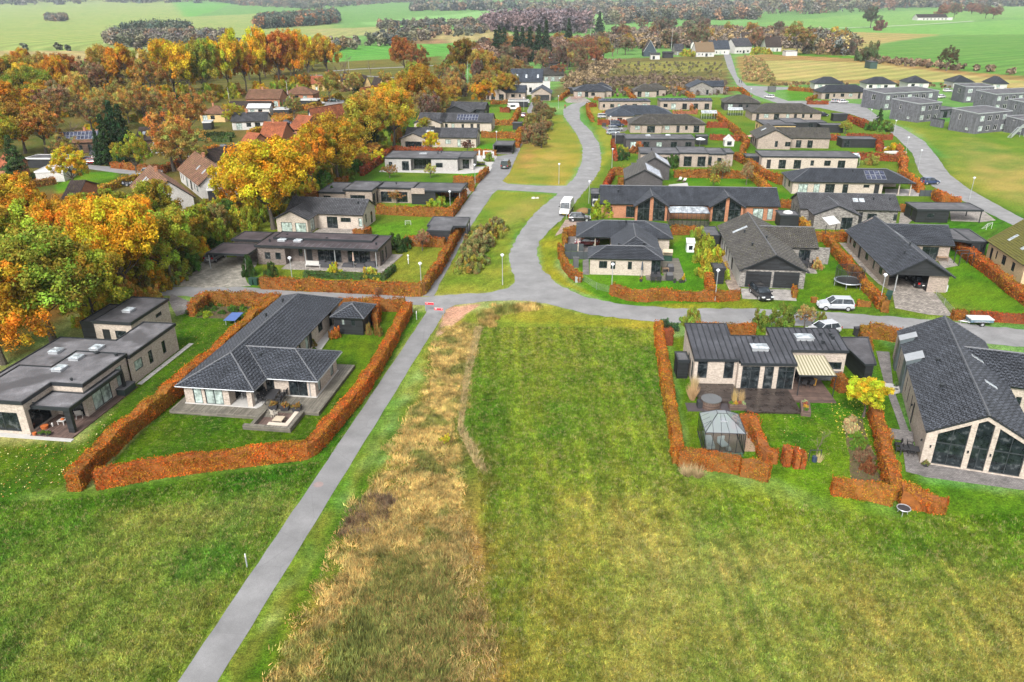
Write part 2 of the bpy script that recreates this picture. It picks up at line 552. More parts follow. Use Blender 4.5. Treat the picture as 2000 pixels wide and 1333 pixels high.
def sdf(x,y,P):
 """signed distance, negative inside"""
 d=np.full(x.shape,1e18);ins=np.zeros(x.shape,bool)
 n=len(P)
 for i in range(n):
  ax,ay=P[i];bx,by=P[(i+1)%n]
  ex,ey=bx-ax,by-ay
  t=np.clip(((x-ax)*ex+(y-ay)*ey)/(ex*ex+ey*ey+1e-12),0,1)
  d=np.minimum(d,(x-ax-t*ex)**2+(y-ay-t*ey)**2)
  c=(ay>y)!=(by>y)
  with np.errstate(divide='ignore',invalid='ignore'):
   xx=ax+(y-ay)*ex/(ey if abs(ey)>1e-12 else 1e-12)
  ins^=c&(x<xx)
 d=np.sqrt(d)
 return np.where(ins,-d,d)
def W(pts,z=0.0):
 return [tuple(G(px,py,z)[:2])for px,py in pts]
def lin(r,g,b,k=0.56):
 f=lambda c:((c/255+0.055)/1.055)**2.4 if c>10 else c/255/12.92
 return np.array([f(r)*k,f(g)*k,f(b)*k])
LAWN=lin(80,118,14);LAWN2=lin(84,136,34);MEAD=lin(144,156,76);MEADY=lin(160,162,100)
FIELD=lin(114,144,50);TALL=lin(128,122,62);TANC=lin(176,152,104);VERGE=lin(124,138,52)
SOIL=lin(112,92,66);WILD=lin(120,112,76)
ZONES=[]
def zone(pts,c,soft=1.0,wob=1.0,amt=1.0,f=full):
 P=W(F(f,*pts)if f is not full else pts)
 a=np.array(P)
 ZONES.append((P,c,soft,wob,amt,a.min(0)-soft*3-wob,a.max(0)+soft*3+wob))
G1,G2,G3,G4,TN=lin(136,168,120),lin(150,172,126),lin(100,160,88),lin(168,176,128),lin(186,170,134)
zone([(-300,24),(460,24),(330,46),(200,58),(-300,52)],lin(112,176,90),10,5)
zone([(-300,58),(500,56),(640,60),(700,84),(420,92),(-300,84)],lin(146,176,104),8,5,0.7)
zone([(-300,76),(300,74),(300,94),(-300,98)],lin(130,170,84),12,8,0.9)
zone([(320,8),(620,4),(640,30),(360,38)],lin(160,176,118),15,8,0.8)
zone([(-300,99),(200,100),(420,104),(380,117),(-300,122)],TN,4,5)
zone([(-300,122),(170,118),(160,142),(-300,142)],lin(112,168,84),4,5)
zone([(690,46),(1000,26),(1420,12),(1470,24),(1150,42),(900,48),(760,52)],lin(140,190,128),18,10)
zone([(1180,22),(1480,16),(1480,30),(1200,36)],lin(150,178,136),18,10,0.8)
zone([(590,58),(760,52),(800,62),(640,74)],lin(172,172,128),12,8,0.8)
zone([(740,66),(960,56),(1010,70),(900,84),(760,88)],TN,8,8,0.9)
zone([(770,80),(860,76),(900,90),(800,94)],lin(160,130,108),5,5,0.9)
zone([(640,92),(760,88),(930,84),(925,100),(860,134),(640,150),(560,110)],lin(104,170,84),3,3)
zone([(1180,44),(1470,34),(1500,60),(1300,66),(1180,62)],lin(124,176,112),8,6,0.8)
zone([(1480,46),(1700,30),(2400,8),(2400,46),(1960,36),(1780,52),(1580,58)],lin(130,176,106),10,6)
zone([(1580,59),(1760,54),(1960,40),(2400,20),(2400,70),(1850,68),(1700,66)],lin(126,178,102),6,4)
zone([(1580,60),(1700,64),(1840,68),(1730,84),(1680,100),(1640,112),(1500,100),(1520,70)],lin(176,164,118),5,4)
zone([(1692,100),(1735,84),(1850,70),(2400,60),(2400,175),(2000,152),(1880,142),(1700,122),(1680,112)],lin(108,156,84),3,3)
zone([(1120,118),(1420,108),(1430,185),(1180,190),(1060,190),(1120,150)],WILD,3,4)
zone([(1200,122),(1410,118),(1420,140),(1250,142)],lin(146,146,84),6,4,0.8)
zone([(1500,100),(1680,112),(1690,122),(1500,114)],lin(96,150,50),2,2)
zone([(1435,112),(1490,106),(1700,116),(1900,142),(2400,178),(2400,200),(1940,172),(1860,160),(1500,168),(1450,160)],lin(166,140,100),1.5,2)
zone([(1484,119),(1560,118),(1700,124),(1860,144),(1990,158),(2400,190),(2400,210),(1940,168),(1830,160),(1700,155),(1560,160),(1512,156)],lin(178,172,122),1.2,1.5)
zone([(-300,142),(640,146),(900,170),(1060,180),(760,330),(400,430),(-300,450)],lin(112,108,62),3,3)
zone([(760,230),(1090,195),(1400,190),(1700,220),(2100,470),(2100,640),(1290,600),(1040,470),(1120,380),(1180,300),(1130,200),(1050,200),(1000,300),(900,420),(820,580),(330,570),(480,440),(640,360)],lin(104,134,44),1.5,1)
zone([(1530,172),(1700,180),(1640,196),(1540,196)],lin(96,150,48),1,1)
zone([(1700,232),(1780,250),(1840,300),(1870,350),(2000,425),(2200,520),(2200,290),(1990,265),(1880,240)],lin(124,148,58),1.5,2)
zone([(1890,262),(1960,290),(2100,340),(2100,440),(1960,390),(1880,340),(1860,300)],lin(146,152,84),4,3,0.85)
zone([(845,577),(960,571),(990,563),(1006,548),(994,510),(1008,467),(1059,404),(1087,381),(1040,375),(972,372),(960,380),(924,436)],lin(128,150,56),0.8,1)
zone([(960,430),(1010,390),(1070,380),(1040,415),(1000,460),(960,470)],lin(166,160,92),2,2,0.6)
zone([(978,355),(1005,302),(1050,222),(1099,225),(1125,260),(1138,287),(1138,311),(1107,363),(990,359)],lin(142,150,62),0.8,1)
zone([(1010,350),(1080,280),(1110,300),(1080,350)],lin(178,164,100),4,3,0.5)
zone([(1000,320),(1030,260),(1060,240),(1060,290),(1030,330)],lin(170,140,88),2,3,0.6)
zone([(1050,470),(1090,440),(1100,480),(1080,520),(1110,552),(1200,585),(1460,585),(1470,602),(1320,604),(1200,593),(1100,560),(1060,528)],lin(136,150,44),0.5,0.6)
zone([(1125,395),(1175,330),(1200,300),(1230,200),(1175,195),(1150,210),(1180,300)],lin(146,158,62),1,1)
zone([(880,600),(1290,632),(1350,940),(1680,1010),(2200,940),(2200,1700),(430,1700),(880,760)],FIELD,1.5,1.5)
zone([(1000,1000),(1330,960),(1700,1030),(2200,980),(2200,1700),(950,1700)],MEAD,5,4)
zone([(1250,1060),(1560,1060),(1500,1180),(1250,1200)],MEADY,4,3,0.75)
zone([(1000,1220),(2200,1100),(2200,1700),(950,1700)],lin(152,158,88),6,4,0.6)
zone([(1350,930),(1650,980),(1900,1000),(2200,960),(2200,1100),(1750,1080),(1400,1010)],lin(118,148,48),3,3,0.8)
zone([(1240,600),(1290,632),(1340,900),(1240,820),(1230,700)],lin(100,142,44),3,2,0.7)
zone([(960,1080),(1140,1050),(1180,1333),(1000,1500)],lin(140,144,66),2,2,0.6)
zone([(975,600),(1080,596),(1280,632),(1280,645),(1000,630)],lin(138,148,50),1,1,0.8)
zone([(-500,940),(120,960),(600,900),(840,606),(900,620),(800,760),(470,1333),(300,1700),(-900,1700)],lin(116,146,52),1.5,1.5)
zone([(-500,1100),(330,985),(530,955),(560,1000),(430,1180),(320,1333),(250,1700),(-900,1700)],lin(142,154,80),4,3)
zone([(300,990),(540,955),(550,1000),(400,1060),(350,1050)],lin(154,154,92),2.5,2,0.8)
zone([(-500,1000),(120,990),(200,1010),(60,1080),(-500,1120)],lin(100,144,48),3,2,0.7)
zone([(-300,870),(150,860),(330,680),(345,600),(540,575),(520,600),(350,760),(130,960),(-100,1010),(-300,1020)],LAWN,1.2,0.8)
zone([(180,940),(340,780),(500,620),(660,590),(800,590),(780,640),(620,880)],LAWN,0.3,0.1)
zone([(600,890),(700,770),(805,606),(830,612),(640,900)],lin(78,130,34),0.6,0.5)
zone([(100,970),(180,955),(600,892),(640,880),(620,930),(300,1000),(110,1010)],lin(84,126,34),1.5,0.8,0.8)
zone([(1310,660),(1680,620),(1770,990),(1640,980),(1500,930),(1350,915)],lin(96,134,26),0.5,0.3)
zone([(1510,905),(1640,880),(1720,980),(1850,1000),(1700,1010),(1520,950)],lin(98,146,30),2,1,0.8)
zone([(1680,640),(1760,690),(1760,830),(1800,940),(2200,1000),(2200,1060),(1850,1010),(1760,960)],lin(92,132,30),0.8,0.4)
zone([(1300,490),(1350,450),(1410,450),(1400,590),(1200,600),(1110,545),(1150,500)],lin(82,140,26),0.4,0.3)
zone([(1555,470),(1640,470),(1720,590),(1550,590)],lin(98,138,28),0.4,0.3)
zone([(1720,500),(1850,460),(2100,600),(2100,650),(1860,590),(1780,520)],lin(98,140,28),0.4,0.3)
zone([(1780,410),(1960,430),(1940,450),(1850,470),(1780,440)],lin(100,140,36),0.4,0.3)
zone([(1340,330),(1480,350),(1490,372),(1320,372)],lin(100,144,36),0.5,0.3)
zone([(1490,350),(1560,355),(1580,388),(1520,388)],lin(100,144,36),0.5,0.3)
zone([(1380,240),(1420,248),(1440,262),(1400,265)],lin(104,144,44),0.5,0.3)
zone([(1590,270),(1700,285),(1730,300),(1640,300)],lin(104,144,44),0.5,0.3)
zone([(1195,175),(1230,170),(1240,190),(1190,192)],lin(96,150,50),0.5,0.3)
zone([(1290,178),(1330,172),(1350,188),(1300,190)],lin(96,150,50),0.5,0.3)
zone([(500,560),(520,500),(780,480),(880,470),(820,560)],lin(128,142,52),0.4,0.3)
zone([(725,440),(830,428),(840,465),(730,470)],lin(98,146,34),0.6,0.3)
zone([(760,385),(880,375),(900,395),(780,410)],lin(92,146,30),0.5,0.3)
zone([(885,340),(950,328),(930,345),(890,352)],lin(86,150,30),0.3,0.2)
zone([(930,285),(965,280),(960,292),(930,292)],lin(86,150,30),0.3,0.2)
zone([(950,200),(1000,200),(1000,235),(950,235)],lin(110,146,50),0.5,0.3)
zone([(105,340),(230,335),(225,370),(110,380)],lin(110,150,40),0.5,0.3)
zone([(-300,640),(20,700),(150,620),(340,550),(470,440),(640,360),(760,220),(600,220),(400,420),(200,370),(-300,420)],lin(112,92,46),2,3)
zone([(500,130),(860,110),(900,200),(760,240),(600,220),(500,190)],lin(120,116,62),4,3)
zone([(890,620),(940,640),(915,700),(900,830),(950,930),(960,1080),(1010,1333),(1050,1700),(330,1700),(470,1320),(660,1010),(800,760),(850,650)],lin(140,136,66),1.2,2.0)
zone([(880,650),(930,630),(905,760),(900,850),(930,920),(900,1000),(880,1100),(820,1060),(700,1080),(800,800)],lin(150,138,74),2,2,0.7)
zone([(925,640),(936,640),(905,750),(890,850),(915,960),(945,1080),(975,1333),(960,1333),(915,1080),(880,960),(870,850),(890,750)],lin(152,128,80),0.7,0.8,0.9)
zone([(700,1180),(880,1130),(940,1240),(900,1333),(720,1333),(650,1300)],lin(132,146,64),3,2,0.7)
zone([(470,1333),(660,1010),(820,740),(858,640),(872,640),(830,750),(690,1010),(520,1333)],lin(92,128,32),0.7,0.6,0.9)
zone([(874,600),(905,597),(935,596),(880,640),(852,660),(842,676),(862,630)],lin(178,158,138),0.15,0.2)
DIRT=lin(150,128,96)
ROADC=[]
def ground_color(x,y):
 c=np.empty(x.shape+(3,));c[:]=lin(116,164,100)
 near=y<1400
 wx=x;wy=y
 n1=fbm(x,y,3.0,5)-0.5;n2=fbm(x,y,14.0,9)-0.5;n3=fbm(x,y,160.0,21)-0.5
 for P,cc,soft,wob,amt,lo,hi in ZONES:
  k=np.nonzero((x>lo[0])&(x<hi[0])&(y>lo[1])&(y<hi[1]))[0]
  if not len(k):continue
  xx,yy=x[k],y[k]
  d=sdf(xx,yy,P)+(n1[k]*2.2+n2[k]*1.4)*wob+(n3[k]*4*wob if wob>4 else 0)
  w=np.clip(0.5-d/(2*soft),0,1)*amt
  w=w*w*(3-2*w)
  c[k]=c[k]*(1-w[:,None])+cc*w[:,None]
 a=fbm(x,y,7.0,31)-0.5;b=fbm(x,y,1.6,77)-0.5;e=fbm(x,y,26.0,55)-0.5
 far=np.clip((y-150)/300,0,1)
 s=fbm(x,y,.6,88)-.5
 k=1.06+(a*0.35+b*0.4+e*0.25+s*1.2*(y<140))*(1-0.6*far)
 c*=k[:,None]*np.array([1.04,1.02,0.72])[None]
 tw=np.clip((a*1.4+e*1.2)*(1-0.6*far),-0.5,0.5)
 c[:,0]*=1+tw*0.9
 c[:,2]*=1+tw*0.8
 c[:,1]*=1+tw*0.12
 A=np.array(G(1000,700)[:2]);B=np.array(G(1010,1000)[:2]);dr=(B-A)/np.linalg.norm(B-A)
 uu=(x-A[0])*-dr[1]+(y-A[1])*dr[0]+(fbm(x,y,9,3)-0.5)*1.2
 inn=np.clip(1-sdf(x,y,W([(920,650),(1270,640),(1300,900),(1200,1100),(980,1080),(920,900)]))/2,0,1)
 st=np.sin(uu*2*math.pi/1.75)*0.5+np.sin(uu*2*math.pi/5.3+1)*0.5
 c*=(1+0.13*inn*st)[:,None]
 vv=(x-A[0])*dr[0]+(y-A[1])*dr[1];k=(y<90)&(y>15);sk=(vnoise(uu[k]*.82-vv[k]*.045,uu[k]*.57+vv[k]*.065,.55,123)-.5)*1.1
 c[k]*=1+np.stack([sk*.55,sk*.35,sk*.45],1)
 u2=x*0.55-y*0.83+18*np.sin(x*0.006)+14*np.sin(y*0.009+2)
 g=np.clip((y-330)/60,0,1)*np.clip(1-(y-900)/500,0,1)
 c*=(1+0.16*g*np.sin(u2*2*math.pi/11.0)+0.07*g*np.sin(u2*2*math.pi/27.0))[:,None]
 return np.clip(c,0.004,0.9)
def make_ground():
 ys=[16.0]
 while ys[-1]<9000:ys.append(ys[-1]*(1.0075 if ys[-1]<420 else 1.013)+0.0)
 ys=np.array(ys);nt=560
 t=np.linspace(-1.25,1.25,nt)
 X=ys[:,None]*t[None,:];Y=np.repeat(ys[:,None],nt,1)
 x=X.ravel();y=Y.ravel()
 C=ground_color(x,y)
 z=np.zeros_like(x)
 far=np.clip((y-1500)/3500,0,1)
 z+=far**1.3*(44+30*fbm(x,y,1500,91))
 co=np.stack([x,y,z],1)
 nr=len(ys)
 i=np.arange(nr-1)[:,None]*nt+np.arange(nt-1)[None,:]
 i=i.ravel()
 q=np.stack([i,i+1,i+nt+1,i+nt],1)
 me=bpy.data.meshes.new("ground")
 me.vertices.add(len(co));me.loops.add(q.size);me.polygons.add(len(q))
 me.vertices.foreach_set('co',co.astype(np.float32).ravel())
 me.loops.foreach_set('vertex_index',q.astype(np.int32).ravel())
 me.polygons.foreach_set('loop_start',np.arange(0,q.size,4,dtype=np.int32))
 me.polygons.foreach_set('loop_total',np.full(len(q),4,dtype=np.int32))
 me.materials.append(GROUND)
 a=me.attributes.new("col",'FLOAT_COLOR','POINT')
 cc=np.ones((len(co),4),np.float32);cc[:,:3]=C
 a.data.foreach_set('color',cc.ravel())
 me.update(calc_edges=True)
 tag(link("ground",me),kind='structure')
 m=MB();m.face([(-9000,-1500,-0.35),(9000,-1500,-0.35),(9000,12000,-0.35),(-9000,12000,-0.35)])
 tag(m.bd("terrain",plain("outer_meadow",tuple(lin(128,146,74)),0.95,0.3,0.3)),kind='structure')
make_ground()
def mk_asphalt(name,rgb):
 m,nt,b=nm(name)
 p=pos(nt)
 c=ramp(nt,noise(nt,p,0.35,6,0.65),[(0.3,tuple(x*0.74 for x in rgb)),(0.7,tuple(x*1.14 for x in rgb))])
 c=mixc(nt,1.0,c,ramp(nt,noise(nt,p,22,4,0.9),[(0.3,gray(0.72)),(0.7,gray(1.28))]),'MULTIPLY')
 c=mixc(nt,ramp(nt,noise(nt,p,1.7,5,0.8),[(0.62,gray(0)),(0.75,gray(0.3))]),c,tuple(x*0.55 for x in rgb))
 vo=N(nt,'ShaderNodeTexVoronoi',feature='DISTANCE_TO_EDGE');vo.inputs['Scale'].default_value=.16
 nt.links.new(p,vo.inputs['Vector'])
 c=mixc(nt,ramp(nt,vo.outputs[0],[(0,gray(.22)),(.008,gray(0))]),c,tuple(x*.4 for x in rgb))
 c=mixc(nt,ramp(nt,noise(nt,p,.12,3),[(.5,gray(0)),(.56,gray(.25))]),c,tuple(x*.7 for x in rgb))
 nt.links.new(c,b.inputs['Base Color'])
 nt.links.new(ramp(nt,noise(nt,p,0.5,4),[(0.35,gray(0.55)),(0.65,gray(0.85))]),b.inputs['Roughness'])
 b.inputs['Specular IOR Level'].default_value=0.35
 bump(nt,b,noise(nt,p,40,3),0.3,0.01)
 MATS[name]=m
 return m
ASPH=mk_asphalt("asphalt",(0.235,0.234,0.236))
ASPH2=mk_asphalt("path_asphalt",(0.215,0.214,0.217))
GRAV=plain("dirt_gravel",tuple(DIRT),0.95,0.35,1.5,bmp=0.5)
def ragged(P,step=1.5,amp=0.12):
 """resample a ground outline with a slightly uneven edge"""
 out=[]
 n=len(P)
 for i in range(n):
  a=np.array(P[i]);b=np.array(P[(i+1)%n]);L=np.linalg.norm(b-a)
  k=max(1,int(L/step))
  nn=np.array([-(b-a)[1],(b-a)[0]])/max(L,1e-6)
  for j in range(k):
   p=a+(b-a)*j/k
   out.append(p+nn*(rnd.uniform(-amp,amp)if j else 0))
 return out
def smooth_poly(P,it=2,closed=True):
 for _ in range(it):
  Q=[]
  n=len(P)
  for i in range(n if closed else n-1):
   a=np.array(P[i]);b=np.array(P[(i+1)%n])
   Q+=[a*0.8+b*0.2,a*0.2+b*0.8]
  P=Q
 return P
from mathutils.geometry import tessellate_polygon
def sheet(name,P,z,mat,kind='structure',parent=None,thick=0.0,rag=0.1,smo=0,label=None,cat=None,step=1.5):
 if smo:P=smooth_poly(P,smo)
 P=ragged(P,step,rag)if rag else [np.array(p)for p in P]
 V=[Vector((p[0],p[1],0))for p in P]
 tri=tessellate_polygon([V])
 m=MB()
 m.v=[(p[0],p[1],z)for p in P]
 for t in tri:
  a,b,c=(V[i]for i in t)
  if (b-a).cross(c-a).z<0:t=(t[0],t[2],t[1])
  m.f.append(tuple(t));m.m.append(0)
 if thick:
  n=len(P)
  m.v+=[(p[0],p[1],z-thick)for p in P]
  for k in range(n):
   j=(k+1)%n
   m.f.append((k,j,n+j,n+k));m.m.append(0)
 o=m.bd(name,mat,parent)
 return tag(o,label,cat,kind=kind)
EWT=[(250,560),(482,562),(590,569.7),(822,580.5),(960,571.5),(990,564),(1025,552),(1062,530),(1092,557),(1140,580),(1216,595),(1320,603.5),(1463,603),(1611,609.7),(1780,622),(2000,644.5),(2200,672)]
EWB=[(2200,712),(2000,678),(1922,671),(1780,653),(1584,637),(1282,629.5),(1155,616),(1066,593),(1002,587),(940,590),(890,596),(870,606),(862,622),(833,611),(830,597),(806,596),(700,592),(500,583),(250,577)]
sheet("road",W(EWT+EWB),0.024,ASPH,rag=.22,step=.9)
MAINL=[(990,572),(1006,549),(997,522),(994,500),(1008,467),(1035,428),(1059,404),(1087,381),(1107,363.5),(1125,344),(1137,315),(1138,289),(1125,260),(1101,228),(1100,214),(1118,203),(1147,199)]
MAINR=[(1150,200.5),(1132,211),(1133,235),(1155,257.5),(1170,281),(1175,310),(1172,332),(1152,362),(1125,395),(1101,425),(1070,454),(1052,474),(1048,500),(1061,530),(1070,580)]
sheet("road",W(MAINL+MAINR),0.031,ASPH,rag=.2,step=.9)
sheet("road",W([(955,385),(972,371.6),(1040,375),(1095,379),(1120,358),(1106,363.5),(1050,363.5),(992,359.5),(978,353),(955,352)]),0.038,ASPH)
sheet("footpath",W([(826,579),(891,420),(926.6,371.5),(956.5,330),(971,306),(1003,301),(1025.5,252),(1030,215),(1037,200),(1060,197),(1050,221),(1041,238),(1011,302),(995.6,338),(979,357),(960,382),(924,436),(846,580)]),0.044,ASPH2)
sheet("footpath",W([(236,1500),(347,1333),(773.7,700),(834,609),(863,620),(812.5,700),(424,1333),(322,1500)]),0.016,ASPH2,rag=0.04)
sheet("road",W([(1665,222),(1717,242),(1750,268),(1782,300),(1795,337),(1820,364),(1875,390),(1961,432),(2100,500),(2160,500),(2060,455),(1983,420),(1931,391),(1890,368),(1855,342),(1829,305),(1806,277),(1762,250),(1705,227),(1680,215)]),0.024,ASPH)
sheet("road",W([(1413,106),(1427,106),(1440,150),(1459,168),(1545,171),(1545,175),(1492,178),(1505,186),(1540,198),(1600,197),(1682,204),(1724,233),(1703,238),(1660,223),(1600,211),(1530,206),(1475,187),(1440,167),(1421,133)]),0.020,ASPH)
def strip(name,pts,w,z,mat,zr=0.0):
 P=[np.array(G(*p)[:2])for p in pts]
 L=[];Rr=[]
 for i,p in enumerate(P):
  d=P[min(i+1,len(P)-1)]-P[max(i-1,0)];d=d/np.linalg.norm(d);n=np.array([-d[1],d[0]])
  L.append(p+n*w/2);Rr.append(p-n*w/2)
 return sheet(name,L+Rr[::-1],z,mat,rag=0.0)
strip("country_road",[(1560,59),(1640,55),(1720,52.5),(1820,47),(1895,42),(1961,34),(2050,27)],7,0.08,SILL)
strip("country_road",[(640,140),(700,135.5),(770,132.5),(860,128)],5,0.08,ASPH)
strip("country_road",[(600,148),(680,147),(770,152.5)],4,0.08,ASPH)
strip("footpath",[(300,55),(322,43),(345,37)],9,0.08,GRAV)
strip("footpath",[(1060,366),(1010,362)],0.1,0.02,GRAV)
WCACHE={}
def window(parent,p,ang,w,h,kind='d1',name='window',frame_mat=None,depth=0.10):
 """recessed window: frame with bars, pane a child. kind: letter d dark / b blind, digits = divisions, t = transom, o = solid door, g = garage door"""
 fm=frame_mat or FRAME
 key=(round(w,2),round(h,2),kind,fm.name)
 if key not in WCACHE:
  m=MB();t=0.07;y0,y1=depth-0.06,depth+0.05
  m.box(0,y0,0,t,y1,h);m.box(w-t,y0,0,w,y1,h)
  m.box(t,y0,0,w-t,y1,t);m.box(t,y0,h-t,w-t,y1,h)
  n=int(''.join(ch for ch in kind if ch.isdigit())or 1)
  top=h-t
  if 't' in kind:
   top=h*0.78;m.box(t,y0+.01,top,w-t,y1-.01,top+t)
  for k in range(1,n):
   x=w*k/n;m.box(x-t/2,y0+.012,t,x+t/2,y1-.012,h-t)
  pn=MB()
  if kind[0]in 'og':
   pn.box(t,depth-.02,t,w-t,depth+.02,h-t)
   if kind[0]=='g':
    for k in range(1,5):pn.box(t,depth-.035,h*k/5,w-t,depth-.02,h*k/5+.03)
   pm=BLACKW
  elif kind[0]=='w':pn.box(t,depth-.02,t,w-t,depth+.02,h-t);pm=WHITE
  else:
   pn.box(t,depth-.012,t,w-t,depth+.012,h-t);pm=BLIND if kind[0]=='b' else GLASS
  WCACHE[key]=(m.mesh(name,fm),pn.mesh('pane',pm),pm)
 a,b,pm=WCACHE[key]
 solid=kind[0]in 'ogw'
 o=link('door' if solid else name,a,parent,p,ang)
 link('door_leaf' if solid else 'pane',b,o)
 return o
def clip(poly,a,b,c):
 """keep a*x+b*y<=c of a list of 2D points"""
 out=[]
 n=len(poly)
 for i in range(n):
  p,q=poly[i],poly[(i+1)%n]
  dp=a*p[0]+b*p[1]-c;dq=a*q[0]+b*q[1]-c
  if dp<=1e-9:out.append(p)
  if (dp<-1e-9 and dq>1e-9)or (dp>1e-9 and dq<-1e-9):
   t=dp/(dp-dq);out.append((p[0]+(q[0]-p[0])*t,p[1]+(q[1]-p[1])*t))
 return out
def tiled(mb,poly,course=0.34,lift=0.075,roll=0.0,tw=0.30,mat=0):
 """courses of tiles on a convex slope; first two points are the eave"""
 P=[Vector(p)for p in poly]
 u=(P[1]-P[0]).normalized()
 n=Vector((0,0,0))
 for i in range(1,len(P)-1):n+=(P[i]-P[0]).cross(P[i+1]-P[0])
 n.normalize()
 if n.z<0:n=-n
 w=n.cross(u).normalized()
 if w.z<0:w=-w
 q=[((p-P[0]).dot(u),(p-P[0]).dot(w))for p in P]
 vmax=max(a[1]for a in q);vmin=min(a[1]for a in q)
 v=vmin
 while v<vmax-1e-4:
  band=clip(clip(q,0,-1,-v),0,1,min(v+course,vmax))
  if len(band)>=3:
   if roll:
    u0=min(a[0]for a in band);u1=max(a[0]for a in band)
    k=math.floor(u0/tw)
    while k*tw<u1:
     for h0,h1,f0,f1 in ((0.0,0.42,0.0,1.0),(0.42,1.0,1.0,0.0)):
      cell=clip(clip(band,-1,0,-(k+h0)*tw),1,0,(k+h1)*tw)
      if len(cell)>=3:
       pts=[]
       for cu_,cv_ in cell:
        fr=(cu_/tw-k-h0)/(h1-h0)
        off=lift*(1-(cv_-v)/course)+roll*(f0+(f1-f0)*fr)
        pts.append(P[0]+u*cu_+w*cv_+n*off)
       mb.face(pts,mat)
       low=[i for i,c_ in enumerate(cell)if abs(c_[1]-v)<1e-5]
       if len(low)==2:
        a,b=(low if low[1]-low[0]==1 else low[::-1])
        pa,pb=pts[a],pts[b]
        mb.face([pb,pa,P[0]+u*cell[a][0]+w*cell[a][1],P[0]+u*cell[b][0]+w*cell[b][1]],mat)
     k+=1
   else:
    pts=[P[0]+u*a+w*b+n*(lift*(1-(b-v)/course))for a,b in band]
    mb.face(pts,mat)
    low=[i for i,c_ in enumerate(band)if abs(c_[1]-v)<1e-5]
    if len(low)==2:
     a,b=(low if low[1]-low[0]==1 else low[::-1])
     mb.face([pts[b],pts[a],P[0]+u*band[a][0]+w*band[a][1],P[0]+u*band[b][0]+w*band[b][1]],mat)
  v+=course
 return n
class House:
 def __init__(s,name,label,A=None,B=None,z=2.6,cat='house',group=None,origin=None,ang=None,wall=BEIGE,roof=TILE,near=False,trim=None,slope=0.0):
  if origin is None:
   a=G(*A,z);b=G(*B,z);d=b-a;s.L=math.hypot(d.x,d.y);ang=math.atan2(d.y,d.x);origin=(a.x,a.y)
  s.o=Vector((origin[0],origin[1],0));s.ang=ang
  s.root=empty(name,s.o,ang,label,cat,group)
  s.wm=MB();s.rm=MB();s.fm=MB();s.cm=MB();s.planes=[]
  s.wall=wall;s.roof=roof;s.near=near;s.trim=trim or DARK
  s.walls=[wall];s.fmat=None;s.rng=random.Random(len(label)*7+int(abs(origin[0])*13))
 def l(s,px,py,z=0.0):
  p=G(px,py,z)-s.o;c,q=math.cos(-s.ang),math.sin(-s.ang)
  return (p.x*c-p.y*q,p.x*q+p.y*c)
 def lp(s,f,x,y,z=0.0):return s.l(*f(x,y),z)
 def w(s,x,y,z=0):
  c,q=math.cos(s.ang),math.sin(s.ang)
  return Vector((s.o.x+x*c-y*q,s.o.y+x*q+y*c,z))
 def mi(s,mat):
  if mat is None:return 0
  if mat not in s.walls:s.walls.append(mat)
  return s.walls.index(mat)
 def fc(s,p0,p1,z0,z1,ops=(),top=None,mat=None,fm=None):
  p0=Vector((*p0,0));p1=Vector((*p1,0));d=p1-p0;L=d.length;d.normalize()
  inn=Vector((-d.y,d.x,0));ang=math.atan2(d.y,d.x);k=s.mi(mat)
  at=lambda a,z,e=0.0:p0+d*a+inn*e+Vector((0,0,z))
  ops=[(max(.05,o[0]),min(o[1],L-.1),max(o[2],z0),min(o[3],z1-o[2]-0.02)if not (len(o)>5)else o[3],o[4])for o in ops]
  ss=sorted({0,L,*[o[0]for o in ops],*[min(L-.05,o[0]+o[1])for o in ops]})
  zs=sorted({z0,z1,*[o[2]for o in ops],*[o[2]+o[3]for o in ops]})
  for a,b in zip(ss,ss[1:]):
   for e,f in zip(zs,zs[1:]):
    if b-a<1e-6 or f-e<1e-6:continue
    ca,ce=(a+b)/2,(e+f)/2
    if any(o[0]<ca<o[0]+o[1]and o[2]<ce<o[2]+o[3]for o in ops):continue
    s.wm.face([at(a,e),at(b,e),at(b,f),at(a,f)],k)
  for o in ops:
   a,b,e,f=o[0],min(L-.05,o[0]+o[1]),o[2],o[2]+o[3];dd=0.14
   s.wm.face([at(a,e),at(b,e),at(b,e,dd),at(a,e,dd)],k);s.wm.face([at(a,f,dd),at(b,f,dd),at(b,f),at(a,f)],k)
   s.wm.face([at(a,e),at(a,e,dd),at(a,f,dd),at(a,f)],k);s.wm.face([at(b,e,dd),at(b,e),at(b,f),at(b,f,dd)],k)
   window(s.root,at(a+.01,e),ang,b-a-.02,f-e,o[4],frame_mat=fm or s.fmat,depth=0.09)
  if top:
   s.wm.face([at(0,z1),at(L,z1)]+[at(a,z)for a,z in top],k)
 def auto(s,L,h,seed=0,dens=1.0,lo=0.0,doors=True):
  r=random.Random(int(seed*31+L*10));out=[];x=r.uniform(0.8,1.6)
  while x<L-1.8:
   t=r.random()
   if t<0.3 and doors:o=(x,1.7,0.12,2.1,r.choice(['d2','d2','b2']))
   elif t<0.5 and doors:o=(x,0.95,0.12,2.1,r.choice(['d1','o1','b1']))
   elif t<0.8:o=(x,1.5,0.9,1.25,r.choice(['d2','d2','b2']))
   else:o=(x,0.8,0.9,1.25,'d1')
   if x+o[1]<L-.6:out.append(o)
   x+=o[1]+r.uniform(1.0,2.4)/dens
  return [tuple(o)for o in out]
